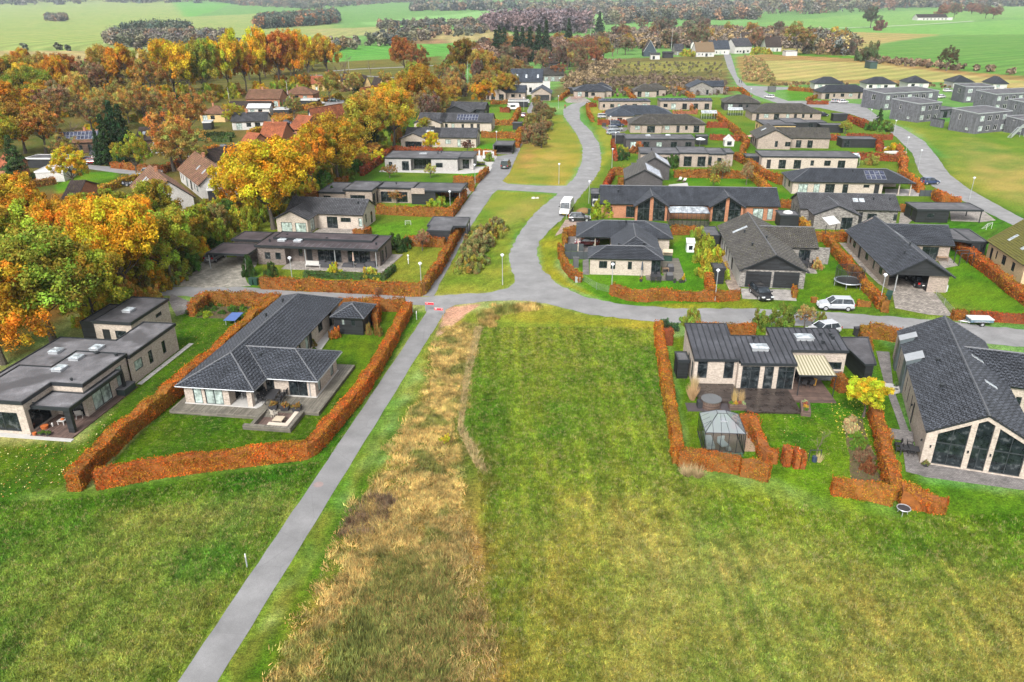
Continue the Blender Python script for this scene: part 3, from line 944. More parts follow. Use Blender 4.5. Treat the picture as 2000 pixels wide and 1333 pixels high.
 def block(s,x0,y0,x1,y1,h,S=None,E=None,N=None,W=None,z0=0.0,gable=None,mat=None,sides='SENW',hs=None):
  """walls of a rectangular block; gable=('x'|'y', zr): the ridge runs along that axis; hs: heights (z at y0, z at y1) for a lean roof"""
  P=[(x0,y0),(x1,y0),(x1,y1),(x0,y1)]
  for i,(nm_,op)in enumerate(zip('SENW',(S,E,N,W))):
   if nm_ not in sides:continue
   p0,p1=P[i],P[(i+1)%4];L=math.dist(p0,p1)
   if isinstance(op,(int,float)):op=s.auto(L,h,op+s.rng.random())
   top=None
   if gable and ((gable[0]=='x' and nm_ in 'EW')or (gable[0]=='y' and nm_ in 'SN')):top=[(L/2,gable[1])]
   if hs:
    ha,hb=hs
    if nm_=='E':top=[(L,hb),(0,ha)]if hb>ha else [(L,hb),(0,ha)]
    if nm_=='W':top=[(L,ha),(0,hb)]
    if nm_=='S':top=[(L,ha),(0,ha)]
    if nm_=='N':top=[(L,hb),(0,hb)]
    s.fc(p0,p1,z0,h,op or (),None,mat)
    p0v,p1v=Vector((*p0,0)),Vector((*p1,0));d=(p1v-p0v).normalized()
    pts=[p0v+Vector((0,0,h)),p1v+Vector((0,0,h))]+[p0v+d*a+Vector((0,0,z))for a,z in top]
    s.wm.face(pts,s.mi(mat))
    continue
   s.fc(p0,p1,z0,h,op or (),top,mat)
 def slope(s,pts,thick=0.14):
  """one roof slope: slab underneath, tile courses above"""
  P=[Vector(p)for p in pts]
  n=Vector((0,0,0))
  for i in range(1,len(P)-1):n+=(P[i]-P[0]).cross(P[i+1]-P[0])
  n.normalize()
  if n.z<0:n=-n;P=[P[1],P[0]]+P[:1:-1];
  s.fm.hl_([p-n*thick for p in P],[p-n*0.004 for p in P])
  tiled(s.rm,P,roll=0.03 if s.near else 0.0)
  s.planes.append((P,n))
 def cap(s,a,b,r=0.09):
  s.cm.tube([a,b],r,6)
 def gable(s,x0,y0,x1,y1,axis,ze,zr,o=0.5,oe=0.35):
  """o: eave overhang, oe: verge overhang"""
  if axis=='x':
   ym=(y0+y1)/2;k=(zr-ze)/(ym-y0);a,b=x0-oe,x1+oe;zo=ze-k*o
   s.slope([(a,y0-o,zo),(b,y0-o,zo),(b,ym,zr),(a,ym,zr)])
   s.slope([(b,y1+o,zo),(a,y1+o,zo),(a,ym,zr),(b,ym,zr)])
   s.cap((a,ym,zr+.03),(b,ym,zr+.03))
  else:
   xm=(x0+x1)/2;k=(zr-ze)/(xm-x0);a,b=y0-oe,y1+oe;zo=ze-k*o
   s.slope([(x0-o,b,zo),(x0-o,a,zo),(xm,a,zr),(xm,b,zr)])
   s.slope([(x1+o,a,zo),(x1+o,b,zo),(xm,b,zr),(xm,a,zr)])
   s.cap((xm,a,zr+.03),(xm,b,zr+.03))
 def hip(s,x0,y0,x1,y1,ze,zr,o=0.5,hl=True,hr=True,inset=None):
  """hipped roof whose ridge runs along the longer side"""
  swap=(y1-y0)>(x1-x0)
  T=(lambda a,b,z:(b,a,z))if swap else (lambda a,b,z:(a,b,z))
  a0,a1,b0,b1=(y0,y1,x0,x1)if swap else (x0,x1,y0,y1)
  bm=(b0+b1)/2;hw=(b1-b0)/2;k=(zr-ze)/hw;zo=ze-k*o
  a0-=o;a1+=o;b0-=o;b1+=o;hw+=o
  ins=hw if inset is None else inset
  r0=a0+(ins if hl else 0);r1=a1-(ins if hr else 0)
  if r0>r1:r0=r1=(r0+r1)/2
  s.slope([T(a0,b0,zo),T(a1,b0,zo),T(r1,bm,zr),T(r0,bm,zr)]if r1-r0>.01 else [T(a0,b0,zo),T(a1,b0,zo),T(r0,bm,zr)])
  s.slope([T(a1,b1,zo),T(a0,b1,zo),T(r0,bm,zr),T(r1,bm,zr)]if r1-r0>.01 else [T(a1,b1,zo),T(a0,b1,zo),T(r0,bm,zr)])
  if hl:s.slope([T(a0,b1,zo),T(a0,b0,zo),T(r0,bm,zr)]);s.cap(T(a0,b0,zo+.03),T(r0,bm,zr+.03));s.cap(T(a0,b1,zo+.03),T(r0,bm,zr+.03))
  if hr:s.slope([T(a1,b0,zo),T(a1,b1,zo),T(r1,bm,zr)]);s.cap(T(a1,b0,zo+.03),T(r1,bm,zr+.03));s.cap(T(a1,b1,zo+.03),T(r1,bm,zr+.03))
  if r1-r0>.01:s.cap(T(r0,bm,zr+.03),T(r1,bm,zr+.03))
 def flat(s,poly,z,o=0.0,rim=0.16,th=0.34,mat=None,name='roof',trim=None,z2=None,zf=None):
  """flat roof: dark fascia, raised rim and felt just below it. zf(x,y) gives a fall"""
  n=len(poly);zf=zf or (lambda x,y:z)
  m=MB();P=[Vector((p[0],p[1],0))for p in poly]
  ar=sum(P[i].x*P[(i+1)%n].y-P[(i+1)%n].x*P[i].y for i in range(n))
  if ar<0:P=P[::-1]
  out=[];inn=[]
  for i in range(n):
   a,b,c=P[i-1],P[i],P[(i+1)%n]
   d1=(b-a).normalized();d2=(c-b).normalized()
   n1=Vector((d1.y,-d1.x,0));n2=Vector((d2.y,-d2.x,0));k=1+n1.dot(n2)
   mm=(n1+n2)/max(k,0.2)
   out.append(b+mm*o);inn.append(b+mm*(o-rim))
  q=lambda p,dz:(p.x,p.y,zf(p.x,p.y)+dz)
  for i in range(n):
   j=(i+1)%n
   m.face([q(out[i],-th),q(out[j],-th),q(out[j],0),q(out[i],0)],1)
   m.face([q(out[i],0),q(out[j],0),q(inn[j],0),q(inn[i],0)],1)
   m.face([q(inn[i],0),q(inn[j],0),q(inn[j],-.09),q(inn[i],-.09)],1)
  for t in tessellate_polygon([[Vector((p.x,p.y,0))for p in inn]]):
   a,b,c=(inn[i]for i in t)
   if (b-a).cross(c-a).z<0:a,c=c,a
   m.face([q(a,-.09),q(b,-.09),q(c,-.09)],0)
  for t in tessellate_polygon([[Vector((p.x,p.y,0))for p in out]]):
   a,b,c=(out[i]for i in t)
   if (b-a).cross(c-a).z>0:a,c=c,a
   m.face([q(a,-th),q(b,-th),q(c,-th)],1)
  return m.bd(name,[mat or FELT,trim or s.trim],s.root)
 def roofz(s,x,y):
  best=None
  for P,n in s.planes:
   q=[(p.x,p.y)for p in P];ins=True;sg=None
   for i in range(len(q)):
    a,b=q[i],q[(i+1)%len(q)]
    cr_=(b[0]-a[0])*(y-a[1])-(b[1]-a[1])*(x-a[0])
    if sg is None:sg=cr_>0
    elif (cr_>0)!=sg and abs(cr_)>1e-6:ins=False;break
   if ins:
    z=P[0].z-((x-P[0].x)*n.x+(y-P[0].y)*n.y)/n.z
    if best is None or z>best[0]:best=(z,n)
  return best or (3.0,Vector((0,0,1)))
 def onroof(s,name,x,y,w,l,h,mat,mats=None,lift=0.03):
  z,n=s.roofz(x,y)
  u=Vector((-n.y,n.x,0));u=u.normalized()if u.length>1e-4 else Vector((1,0,0));v=n.cross(u)
  T=Matrix(((u.x,v.x,n.x,x),(u.y,v.y,n.y,y),(u.z,v.z,n.z,z),(0,0,0,1)))
  m=MB();m.box(-w/2,-l/2,-.05,w/2,l/2,lift+h,0,T)
  if mats:
   m.box(-w/2+.08,-l/2+.08,lift+h,w/2-.08,l/2-.08,lift+h+.015,1,T)
  return m.bd(name,[mat]+(mats or []),s.root)
 def skylight(s,x,y,w=0.9,l=1.2):return s.onroof('skylight',x,y,w,l,0.07,ZINC,[SKYL])
 def vent(s,x,y,z=None,r=0.12,h=0.4):
  if z is None:z=s.roofz(x,y)[0]
  m=MB();m.cyl(x,y,z-.1,z+h,r,8);m.cyl(x,y,z+h,z+h+.1,r*1.5,8)
  return m.bd('vent',DARK,s.root)
 def dome(s,x,y,z,w=1.0,l=1.0,ang=0.0):
  m=MB();m.box(-w/2,-l/2,-.1,w/2,l/2,.22,0);m.box(-w/2-.05,-l/2-.05,.22,w/2+.05,l/2+.05,.28,0)
  o=m.bd('skylight',ZINC,s.root,(x,y,z),ang)
  d=MB();d.hl_([(-w/2,-l/2,.28),(w/2,-l/2,.28),(w/2,l/2,.28),(-w/2,l/2,.28)],[(-w*.33,-l*.33,.4),(w*.33,-l*.33,.4),(w*.33,l*.33,.4),(-w*.33,l*.33,.4)])
  d.bd('dome_glass',SKYL,o);return o
 def chimney(s,x,y,z0,z1,w=.6,mat=None):
  m=MB();m.box(x-w/2,y-w/2,z0,x+w/2,y+w/2,z1);m.box(x-w/2-.05,y-w/2-.05,z1,x+w/2+.05,y+w/2+.05,z1+.08)
  return m.bd('chimney',mat or s.wall,s.root)
 def solar(s,x,y,nx,ny,w=1.0,l=1.65,mat=None):
  z,n=s.roofz(x,y)
  u=Vector((-n.y,n.x,0)).normalized();v=n.cross(u)
  me=None
  for i in range(nx):
   for j in range(ny):
    if me is None:
     T=Matrix(((u.x,v.x,n.x,0),(u.y,v.y,n.y,0),(u.z,v.z,n.z,0),(0,0,0,1)))
     m=MB();m.box(-w/2+.02,-l/2+.02,.06,w/2-.02,l/2-.02,.1,0,T)
     m.box(-w/2+.06,-l/2+.06,.1,w/2-.06,l/2-.06,.106,1,T)
     me=m.mesh('solar_panel',[ZINC,mat or SOLAR])
    q=Vector((x,y,z))+u*(i-(nx-1)/2)*w+v*(j-(ny-1)/2)*l
    link('solar_panel',me,s.root,q)
 def add(s,name,mb,mats,uv=True):return mb.bd(name,mats,s.root,uv=uv)
 def done(s):
  if s.wm.f:s.wm.bd('wall',s.walls,s.root)
  if s.rm.f:
   r=s.rm.bd('roof',s.roof,s.root)
   if s.fm.f:s.fm.bd('roof_edge',s.trim,r)
   if s.cm.f:s.cm.bd('ridge_cap',RIDGE if s.near else s.roof,r,uv=True)
  return s
RIDGE=plain("ridge_tiles",(0.10,0.105,0.115),0.5,0.4,3)
SKYL=mk_glass("skylight_glass",(0.27,0.3,0.32),0.2)
SOLAR=mk_glass("solar_cells",(0.03,0.035,0.06),0.25)
SOLARL=mk_glass("pale_solar_cells",(0.30,0.32,0.37),0.3)
def pv(name,pts,mat,f=full,z=0.05,parent=None,rag=0.0,label=None):
 return sheet(name,W(F(f,*pts)if f is not full else pts),z,mat,rag=rag,thick=0.05)
def house_flat_west():
 h=House('flat_roof_house','low flat roofed beige brick house with stepped felt roofs, roof domes and covered corner terrace',origin=(-40.99,65.67),ang=R(82),wall=PALE)
 h.block(15.95,5.45,23.85,10.15,2.9,S=[(4.9,1.3,1.75,.5,'d1')],W=[(.9,.95,.1,2.1,'o1'),(2.5,1.4,1.1,1.0,'d1')])
 h.flat([(15.8,5.3),(24,5.3),(24,10.3),(15.8,10.3)],3.25,mat=FELTD)
 h.block(7.0,.12,16.15,3.9,3.0,S=[(.85,1.45,1.15,1.15,'b1'),(3.45,.75,.8,1.5,'d1'),(6.1,.7,.8,1.5,'d1')],E=[(1.3,1,.1,2.1,'o1')],sides='SEN')
 h.block(1.2,3.9,10.9,10.5,3.0,sides='NEW',W=[(1,1.2,.9,1.1,'d1')])
 h.flat([(7.16,0),(16.3,0),(16.3,4),(11,4),(11,10.7),(1.0,10.7),(1.0,9.4),(3.4,9.4),(3.4,5.9),(7.16,5.9)],3.32,mat=FELTL)
 h.block(-3.8,3.65,3.2,9.3,3.3,W=[(.3,1.0,.35,1.95,'b1'),(1.5,3.3,.3,2.0,'d2')],S=[(.45,2.6,.3,2.1,'d2')],sides='SWN')
 h.fc((.05,3.65),(.05,.38),0,3.3,[(.5,2.4,.1,2.3,'d2')])
 h.fc((.05,.38),(7.1,.38),0,3.3,[(1.0,2.9,.12,2.2,'b2'),(5.0,1.1,.2,2.6,'b1')])
 h.fc((7.1,.38),(7.1,5.9),0,3.3)
 h.flat([(0,.2),(7.25,.2),(7.25,6.0),(3.35,6.0),(3.35,9.5),(-4,9.5),(-4,3.5),(0,3.5)],3.62,mat=FELTL)
 h.flat([(-3.1,-.38),(5.2,-.38),(5.2,.34),(.02,.34),(.02,3.6),(-3.1,3.6)],2.75,mat=FELTL,name='porch_roof')
 h.done()
 m=MB();m.box(-3.1,-.36,0,-2.75,.25,2.42);h.add('post',m,BLACKW)
 m=MB();m.box(5.0,-.38,0,5.25,-.1,2.42);h.add('post',m,BLACKW)
 m=MB();m.prism([(-4.0,-.65),(6.6,-.65),(6.6,.36),(0,.36),(0,3.6),(-4,3.6)],.02,.12);h.add('terrace_deck',m,DECKB)
 m=MB();m.prism([(-4.5,3.4),(-4.5,9.6),(-3.85,9.6),(-3.85,3.6),(-4.02,3.6),(-4.02,-.9),(-4.5,-.9)],.02,.08);h.add('paving_strip',m,SILL)
 me=MB().box(0,0,.02,.62,.55,.07).mesh('paving_slab',SILL)
 for k in range(15):
  link('paving_slab',me,h.root,(7.2+k*.72,-.72,0))
 h.flat([(16.9,10.4),(22.8,10.4),(22.8,12.7),(16.9,12.7)],2.6,name='lean_to_roof',mat=FELT)
 m=MB()
 for k in range(9):m.box(16.95+k*.7,12.55,0,17.05+k*.7,12.65,2.3)
 m.box(16.95,10.4,0,17.0,12.6,2.3);h.add('lean_to_screen',m,BLACKW)
 for x,y,z in ((19.4,7.8,3.16),(8.6,4.6,3.23),(5.5,4.7,3.53),(7.3,8.4,3.23),(2.9,4.7,3.53)):h.dome(x,y,z,1.15,1.05)
 h.vent(6.6,1.0,3.5,.15,.25);h.vent(6.9,3.4,3.5,.18,.15);h.vent(.8,1.9,3.5,.1,.2)
 m=MB();m.box(-2.9,3.2,2.9,-2.8,3.45,3.0);h.add('wall_lamp',m,DARK)
 m=MB();m.box(6.9,.0,.1,8.4,.1,.9)
 return h
H1=house_flat_west()
def house_hipped_terrace():
 h=House('hip_roof_house','pale brick bungalow with black hip roof and grey timber terrace between two beech hedges',origin=(-24.7,69.0),ang=R(81.8),wall=PALE,roof=TILE,near=True)
 h.hip(-2.75,0,22.7,8.2,2.5,4.5,o=0)
 h.hip(.1,-5.3,7.2,4.0,2.5,4.23,o=0,hr=False)
 h.cm.tube([(.1,0,2.56),(3.65,3.5,4.28)],.07,6)
 h.fc((-2.2,7.7),(-2.2,3.0),0,2.45,[(.9,.95,.4,1.95,'b1'),(2.15,1.9,.4,1.95,'b2')])
 h.fc((-2.2,3.0),(1.2,3.0),0,2.45,[(1.2,1.8,.35,2.0,'d2')])
 h.fc((1.2,3.0),(1.2,.5),0,2.45,[(.5,1.5,.35,2.0,'d1')])
 h.fc((1.2,.5),(22.2,.5),0,2.45,[(6.3,.9,.6,1.6,'b1'),(8.2,.5,1.3,.6,'d1'),(10.0,.9,.3,2.1,'b1'),(11.0,1.0,.2,2.1,'o1'),(14,1.4,.9,1.1,'d2'),(17.5,1.0,.2,2.1,'o1')])
 h.fc((22.2,.5),(22.2,7.7),0,2.45);h.fc((22.2,7.7),(-2.2,7.7),0,2.45,h.auto(24,2.4,3))
 h.fc((.65,.5),(.65,-4.8),0,2.45,[(.05,.9,.35,2.05,'d1'),(2.5,1.95,.35,2.0,'d2')])
 h.fc((.65,-4.8),(6.75,-4.8),0,2.45,[(.7,.75,.6,1.5,'b1'),(4.2,.9,.6,1.5,'b1')])
 h.fc((6.75,-4.8),(6.75,.5),0,2.45,h.auto(5.2,2.4,5))
 h.wm.box(-2.25,.6,0,-1.75,1.1,2.45)
 h.done()
 m=MB();m.prism([(-3.85,8.6),(-3.85,-.7),(-2.4,-.7),(-2.4,-6.2),(8.5,-6.2),(8.5,-4.0),(1.2,-4.0),(1.2,8.6)],.03,.36)
 h.add('terrace_deck',m,DECK)
 m=MB()
 for a,b in (((-5.85,-4.75),(-5.45,-.0)),((-5.45,-4.75),(-2.45,-4.35)),((-5.45,-.95),(-2.45,-.6))):
  m.box(*a,.03,*b,.48)
 for k in range(3):m.box(-2.8-k*.33,-1.9,.36-k*.11-.1,-2.45-k*.33,-1.0,.36-k*.11)
 h.add('sunken_lounge_wall',m,DECK)
 m=MB();m.box(-5.43,-4.33,.08,-2.45,-.97,.12);h.add('sunken_lounge_floor',m,DECKB)
 m=MB();m.box(-5.43,-4.33,.12,-4.9,-2.2,.40);m.box(-4.9,-4.33,.12,-2.6,-3.85,.40);h.add('bench',m,DECK)
 m=MB();m.box(-5.4,-4.3,.40,-4.92,-2.25,.50);m.box(-4.88,-4.3,.40,-2.65,-3.88,.50);h.add('bench_cushion',m,plain("cream_cushion",(.5,.44,.36),.9,.1))
 m=MB();m.prism([(-2.3,7.8),(-2.3,3.0),(-2.35,.2),(-1.9,-.1),(.55,-.1),(.55,-4.9),(6.9,-4.9),(6.9,-4.7),(.7,-4.7),(.7,.6),(1.2,3),(1.2,7.8)],.36,.44);h.add('plinth',m,SILL)
 h.vent(17.5,5.6);h.vent(12.6,5.5);h.vent(2.6,1.6,None,.14,.2)
 m=MB();m.tube([(-2.75,8.25,2.44),(-2.75,-.0,2.44),(.05,-.05,2.44),(.05,-5.35,2.44),(7.25,-5.35,2.44)],.06,6);m.tube([(.6,-4.2,2.4),(.6,-4.2,.4)],.05,6)
 h.add('gutter',m,ZINC)
 s=House('outbuilding','small black boarded garden building with its own tiled hip roof beside the hip roofed bungalow',cat='outbuilding',origin=tuple(h.w(17.05,-4.6)[:2]),ang=h.ang,wall=BLACKW,roof=TILE,near=True)
 s.hip(0,0,4.85,4.3,2.25,3.3,o=0)
 s.block(.35,.35,4.5,3.95,2.2,W=[(.9,.45,1.2,.8,'b1'),(2.1,.6,1.1,.9,'d1')],S=[(1.6,.9,.1,1.9,'o1')])
 s.done()
 return h
H2=house_hipped_terrace()
def house_seamed():
 h=House('seam_roof_house','beige brick house with grey standing seam roofs and dark timber decks, just below the road',origin=(18.8,71.5),ang=R(-2.6),wall=PALE,roof=SEAMM)
 pl=lambda x,y:2.98+.155*(y+.55)
 h.block(.1,.25,4.45,7.0,2.9,hs=(pl(0,.25),pl(0,7)),S=[(.35,1.0,.95,2.0,'d1t'),(3.05,1.0,.95,2.0,'d1t')],W=[(3.0,.8,1.4,1.0,'d1'),(5.2,.9,.3,2.1,'d1')])
 h.block(4.45,-.45,10.2,4.6,2.9,hs=(pl(0,-.45),pl(0,4.6)),S=[(.4,1.8,.12,2.6,'d2t'),(2.65,.95,.12,2.6,'d1t'),(4.05,1.65,.12,2.6,'d2t')],E=[(.5,1.6,.15,2.2,'d2')])
 h.block(8.8,2.15,16.15,6.3,3.2,hs=(pl(0,2.15),pl(0,6.3)),S=[(2.1,2.4,.15,2.2,'d2'),(5.3,1.75,1.25,.85,'d1')],E=[(1.5,1.0,1.2,1,'d1')])
 ro=h.flat([(0,.05),(4.6,.05),(4.6,-.6),(10.3,-.6),(10.3,1.95),(16.3,1.95),(16.3,6.45),(8.75,6.45),(8.75,4.75),(4.6,4.75),(4.6,7.15),(0,7.15)],0,zf=lambda x,y:pl(x,y)+.16,rim=.05,th=.3,mat=SEAMM)
 def seam(x,y0,y1):
  m=MB();w=.035
  a=[(x-w,y0,pl(x,y0)+.05),(x+w,y0,pl(x,y0)+.05),(x+w,y1,pl(x,y1)+.05),(x-w,y1,pl(x,y1)+.05)]
  m.hl_(a,[(p[0],p[1],p[2]+.12)for p in a]);m.bd('seam',DARK,ro)
 x=.62
 while x<16:
  if x<4.5:seam(x,.1,7.1)
  elif x<8.75:seam(x,-.55,4.7)
  elif x<10.25:seam(x,-.55,6.4)
  else:seam(x,2.0,6.4)
  x+=.62
 h.done()
 zz=lambda x,y:pl(x,y)+.06
 h.dome(7.1,2.35,zz(7.1,2.35),1.7,1.2);h.dome(12.3,4.45,zz(12,4.4),1.8,1.2)
 for x,y in ((6.9,4.1),(14.2,5.0),(15.2,4.9),(15.3,4.3),(14.0,3.4)):h.vent(x,y,zz(x,y),.14,.3)
 m=MB();m.box(.1,-3.6,.05,4.3,.25,.32);h.add('terrace_deck',m,DECKW)
 m=MB();m.box(4.3,-5.5,.03,9.7,-.45,.2);h.add('terrace_deck',m,DECKW)
 m=MB();m.box(9.7,-3.1,.02,13.8,2.15,.14);h.add('terrace_deck',m,DECKB)
 m=MB();m.box(-1.3,-5.3,.01,2.9,-3.62,.08);h.add('terrace_slab',m,plain("dark_slab",(.07,.06,.065),.5))
 m=MB();r=random.Random(4)
 for zc in range(4):
  x=13.0
  while x<15.9:
   w=r.uniform(.25,.6);m.box(x,1.75+r.uniform(-.03,.03),.14+zc*.24,min(16,x+w-.03),2.12,.14+zc*.24+.21);x+=w
 h.add('stacked_stone_wall',m,plain("slate_blocks",(.12,.125,.13),.8,.6,3)).__setitem__('kind','stuff')
 s=House('shed','black boarded lean-to shed against the gable of the seam roofed house',cat='shed',origin=tuple(h.w(-1.35,1.9)[:2]),ang=h.ang,wall=BLACKW)
 s.block(.05,.05,1.2,2.2,2.1,W=[(.6,.9,.1,1.8,'o1')]);s.flat([(0,0),(1.3,0),(1.3,2.3),(0,2.3)],2.2,mat=FELT);s.done()
 s=House('carport','black boarded wedge shaped carport between the seam roofed house and the young hedge',cat='carport',origin=tuple(h.w(0,0)[:2]),ang=h.ang,wall=BLACKW)
 s.flat([(17.1,8.1),(17.75,1.0),(19.0,1.2),(20.8,8.3)],2.45,mat=FELTD,rim=.1,th=.25)
 s.fc((17.75,8.0),(17.95,1.2),0,2.2,mat=BLACKW);s.fc((17.95,1.2),(18.8,1.3),0,2.2);s.fc((18.8,1.3),(19.6,4.8),0,2.2)
 for x,y in ((17.3,7.9),(20.5,8.1)):s.wm.box(x,y,0,x+.12,y+.12,2.2)
 s.done()
 return h
H3=house_seamed()
def house_gable_glazed():
 h=House('gable_roof_house','big pale brick house with black gable roof and three tall glazed openings below it',origin=(35.5,56.9),ang=R(-19.1),wall=PALE,roof=TILE,near=True)
 ze,zr,L=3.2,5.5,23.0
 h.gable(0,0,8.4,L,'y',ze,zr,o=.12,oe=.06)
 k=(zr-ze)/4.2;top=lambda x:ze+k*min(x,8.4-x)
 ops=[(.85,3.15),(3.6,4.85),(5.25,7.55)]
 edges=[0,.85,3.15,3.6,4.85,5.25,7.55,8.4]
 head=lambda x:top(x)-.55-.0
 def poly(xs,lo,hi,y,mat):
  n=len(xs)
  h.wm.face([(x,y,lo(x))for x in xs]+[(x,y,hi(x))for x in reversed(xs)],h.mi(mat))
 for a,b in ((0,.85),(3.15,3.6),(4.85,5.25),(7.55,8.4)):poly([a,b],lambda x:0,top,0,None)
 for a,b in ops:
  xs=[a]+([4.2]if a<4.2<b else [])+[b]
  poly(xs,head,top,0,None)
  h.wm.face([(a,0,0),(b,0,0),(b,0,.12),(a,0,.12)],0)
  h.wm.face([(a,0,.12),(a,.25,.12),(a,.25,head(a)),(a,0,head(a))]);h.wm.face([(b,.25,.12),(b,0,.12),(b,0,head(b)),(b,.25,head(b))])
  h.wm.face([(a,0,.12),(b,0,.12),(b,.25,.12),(a,.25,.12)])
  f=MB();t=.06
  f.box(a,.12,.12,a+t,.24,head(a));f.box(b-t,.12,.12,b,.24,head(b));f.box(a,.12,.12,b,.24,.2)
  for x0,x1 in zip(xs,xs[1:]):f.hl_([(x0,.12,head(x0)-.08),(x1,.12,head(x1)-.08),(x1,.24,head(x1)-.08),(x0,.24,head(x0)-.08)],[(x0,.12,head(x0)),(x1,.12,head(x1)),(x1,.24,head(x1)),(x0,.24,head(x0))])
  f.box(a,.13,2.15,b,.23,2.25);n=2
  mid=(a+b)/2;f.box(mid-.03,.13,.12,mid+.03,.23,2.15 if b-a<2 else head(mid))
  wo=f.bd('window',FRAME,h.root)
  g=MB();g.hl_([(x,.17,.14)for x in xs]+[(x,.19,.14)for x in reversed(xs)],[(x,.17,head(x)-.04)for x in xs]+[(x,.19,head(x)-.04)for x in reversed(xs)])
  g.bd('pane',GLASS,wo)
 h.fc((8.4,0),(8.4,L),0,ze,h.auto(L,3,4));h.fc((8.4,L),(0,L),0,ze,[(2,1.6,.9,1.2,'d2')],[(4.2,zr)])
 op=[(1.0,.8,.1,2.1,'d1'),(2.6,.45,.7,1.7,'d1'),(4.4,.45,.7,1.7,'d1'),(7.2,1.1,.1,2.2,'o1'),(10.2,.45,.7,1.7,'d1'),(12.2,.45,.5,1.9,'d1'),(14.2,.45,.5,1.9,'d1'),(15.5,.8,.1,2.2,'o1')]
 h.fc((0,L),(0,0),0,ze,op)
 h.gable(4.2,12.2,19.5,19.4,'x',3.1,5.05,o=.2,oe=.1)
 h.block(8.4,12.4,19.3,19.2,3.05,S=[(1.2,.5,1.0,.9,'d1'),(3.0,1.8,.1,2.2,'d2')],gable=('x',5.0),sides='SEN')
 h.done()
 for y0,y1 in ((13.7,15.3),(19.2,20.4)):
  m=MB();m.hl_([(-.22,y0,0),(.3,y0,0),(.3,y1,0),(-.22,y1,0)],[(-.22,y0,3.6),(1.1,y0,4.15),(1.1,y1,4.15),(-.22,y1,3.6)])
  m.bd('entrance_portal',plain("grey_zinc_cladding",(.11,.135,.145),.4,.15,metal=.3),h.root)
  m=MB();m.hl_([(-.3,y0-.06,3.6),(1.3,y0-.06,4.28),(1.3,y1+.06,4.28),(-.3,y1+.06,3.6)],[(-.3,y0-.06,3.66),(1.3,y0-.06,4.34),(1.3,y1+.06,4.34),(-.3,y1+.06,3.66)])
  m.bd('portal_cap',ZINC,h.root)
 for x,y in ((2.3,12.6),(1.9,7.1),(14.3,14.2)):h.vent(x,y,None,.16,.25)
 for x,y in ((6.0,14.3),(6.1,8.6)):h.skylight(x,y,.5,1.3)
 m=MB()
 for x in (.5,3.37,5.05,7.95):m.cyl(x,-.1,1.75,1.95,.07,8)
 for y in (.8,7.5):m.cyl(-.1,y,1.75,1.95,.07,8)
 h.add('wall_lamp',m,DARK)
 m=MB()
 for k in range(3):m.box(-3.3+0*k,3.6+k*.45,.05,-.05,4.05+k*.45,.14+k*.12)
 h.add('garden_steps',m,PAVEG)
 m=MB();m.cyl(-1.0,14.2,.05,.3,.95,24);h.add('round_step',m,SILL)
 return h
H4=house_gable_glazed()
pv('patio',[(345,330),(425,335),(450,560),(612,1005),(1240,1100),(1300,1200),(1240,1172),(640,1092),(610,1080),(525,1060),(490,800),(400,545)],PAVEG,c4,.03)
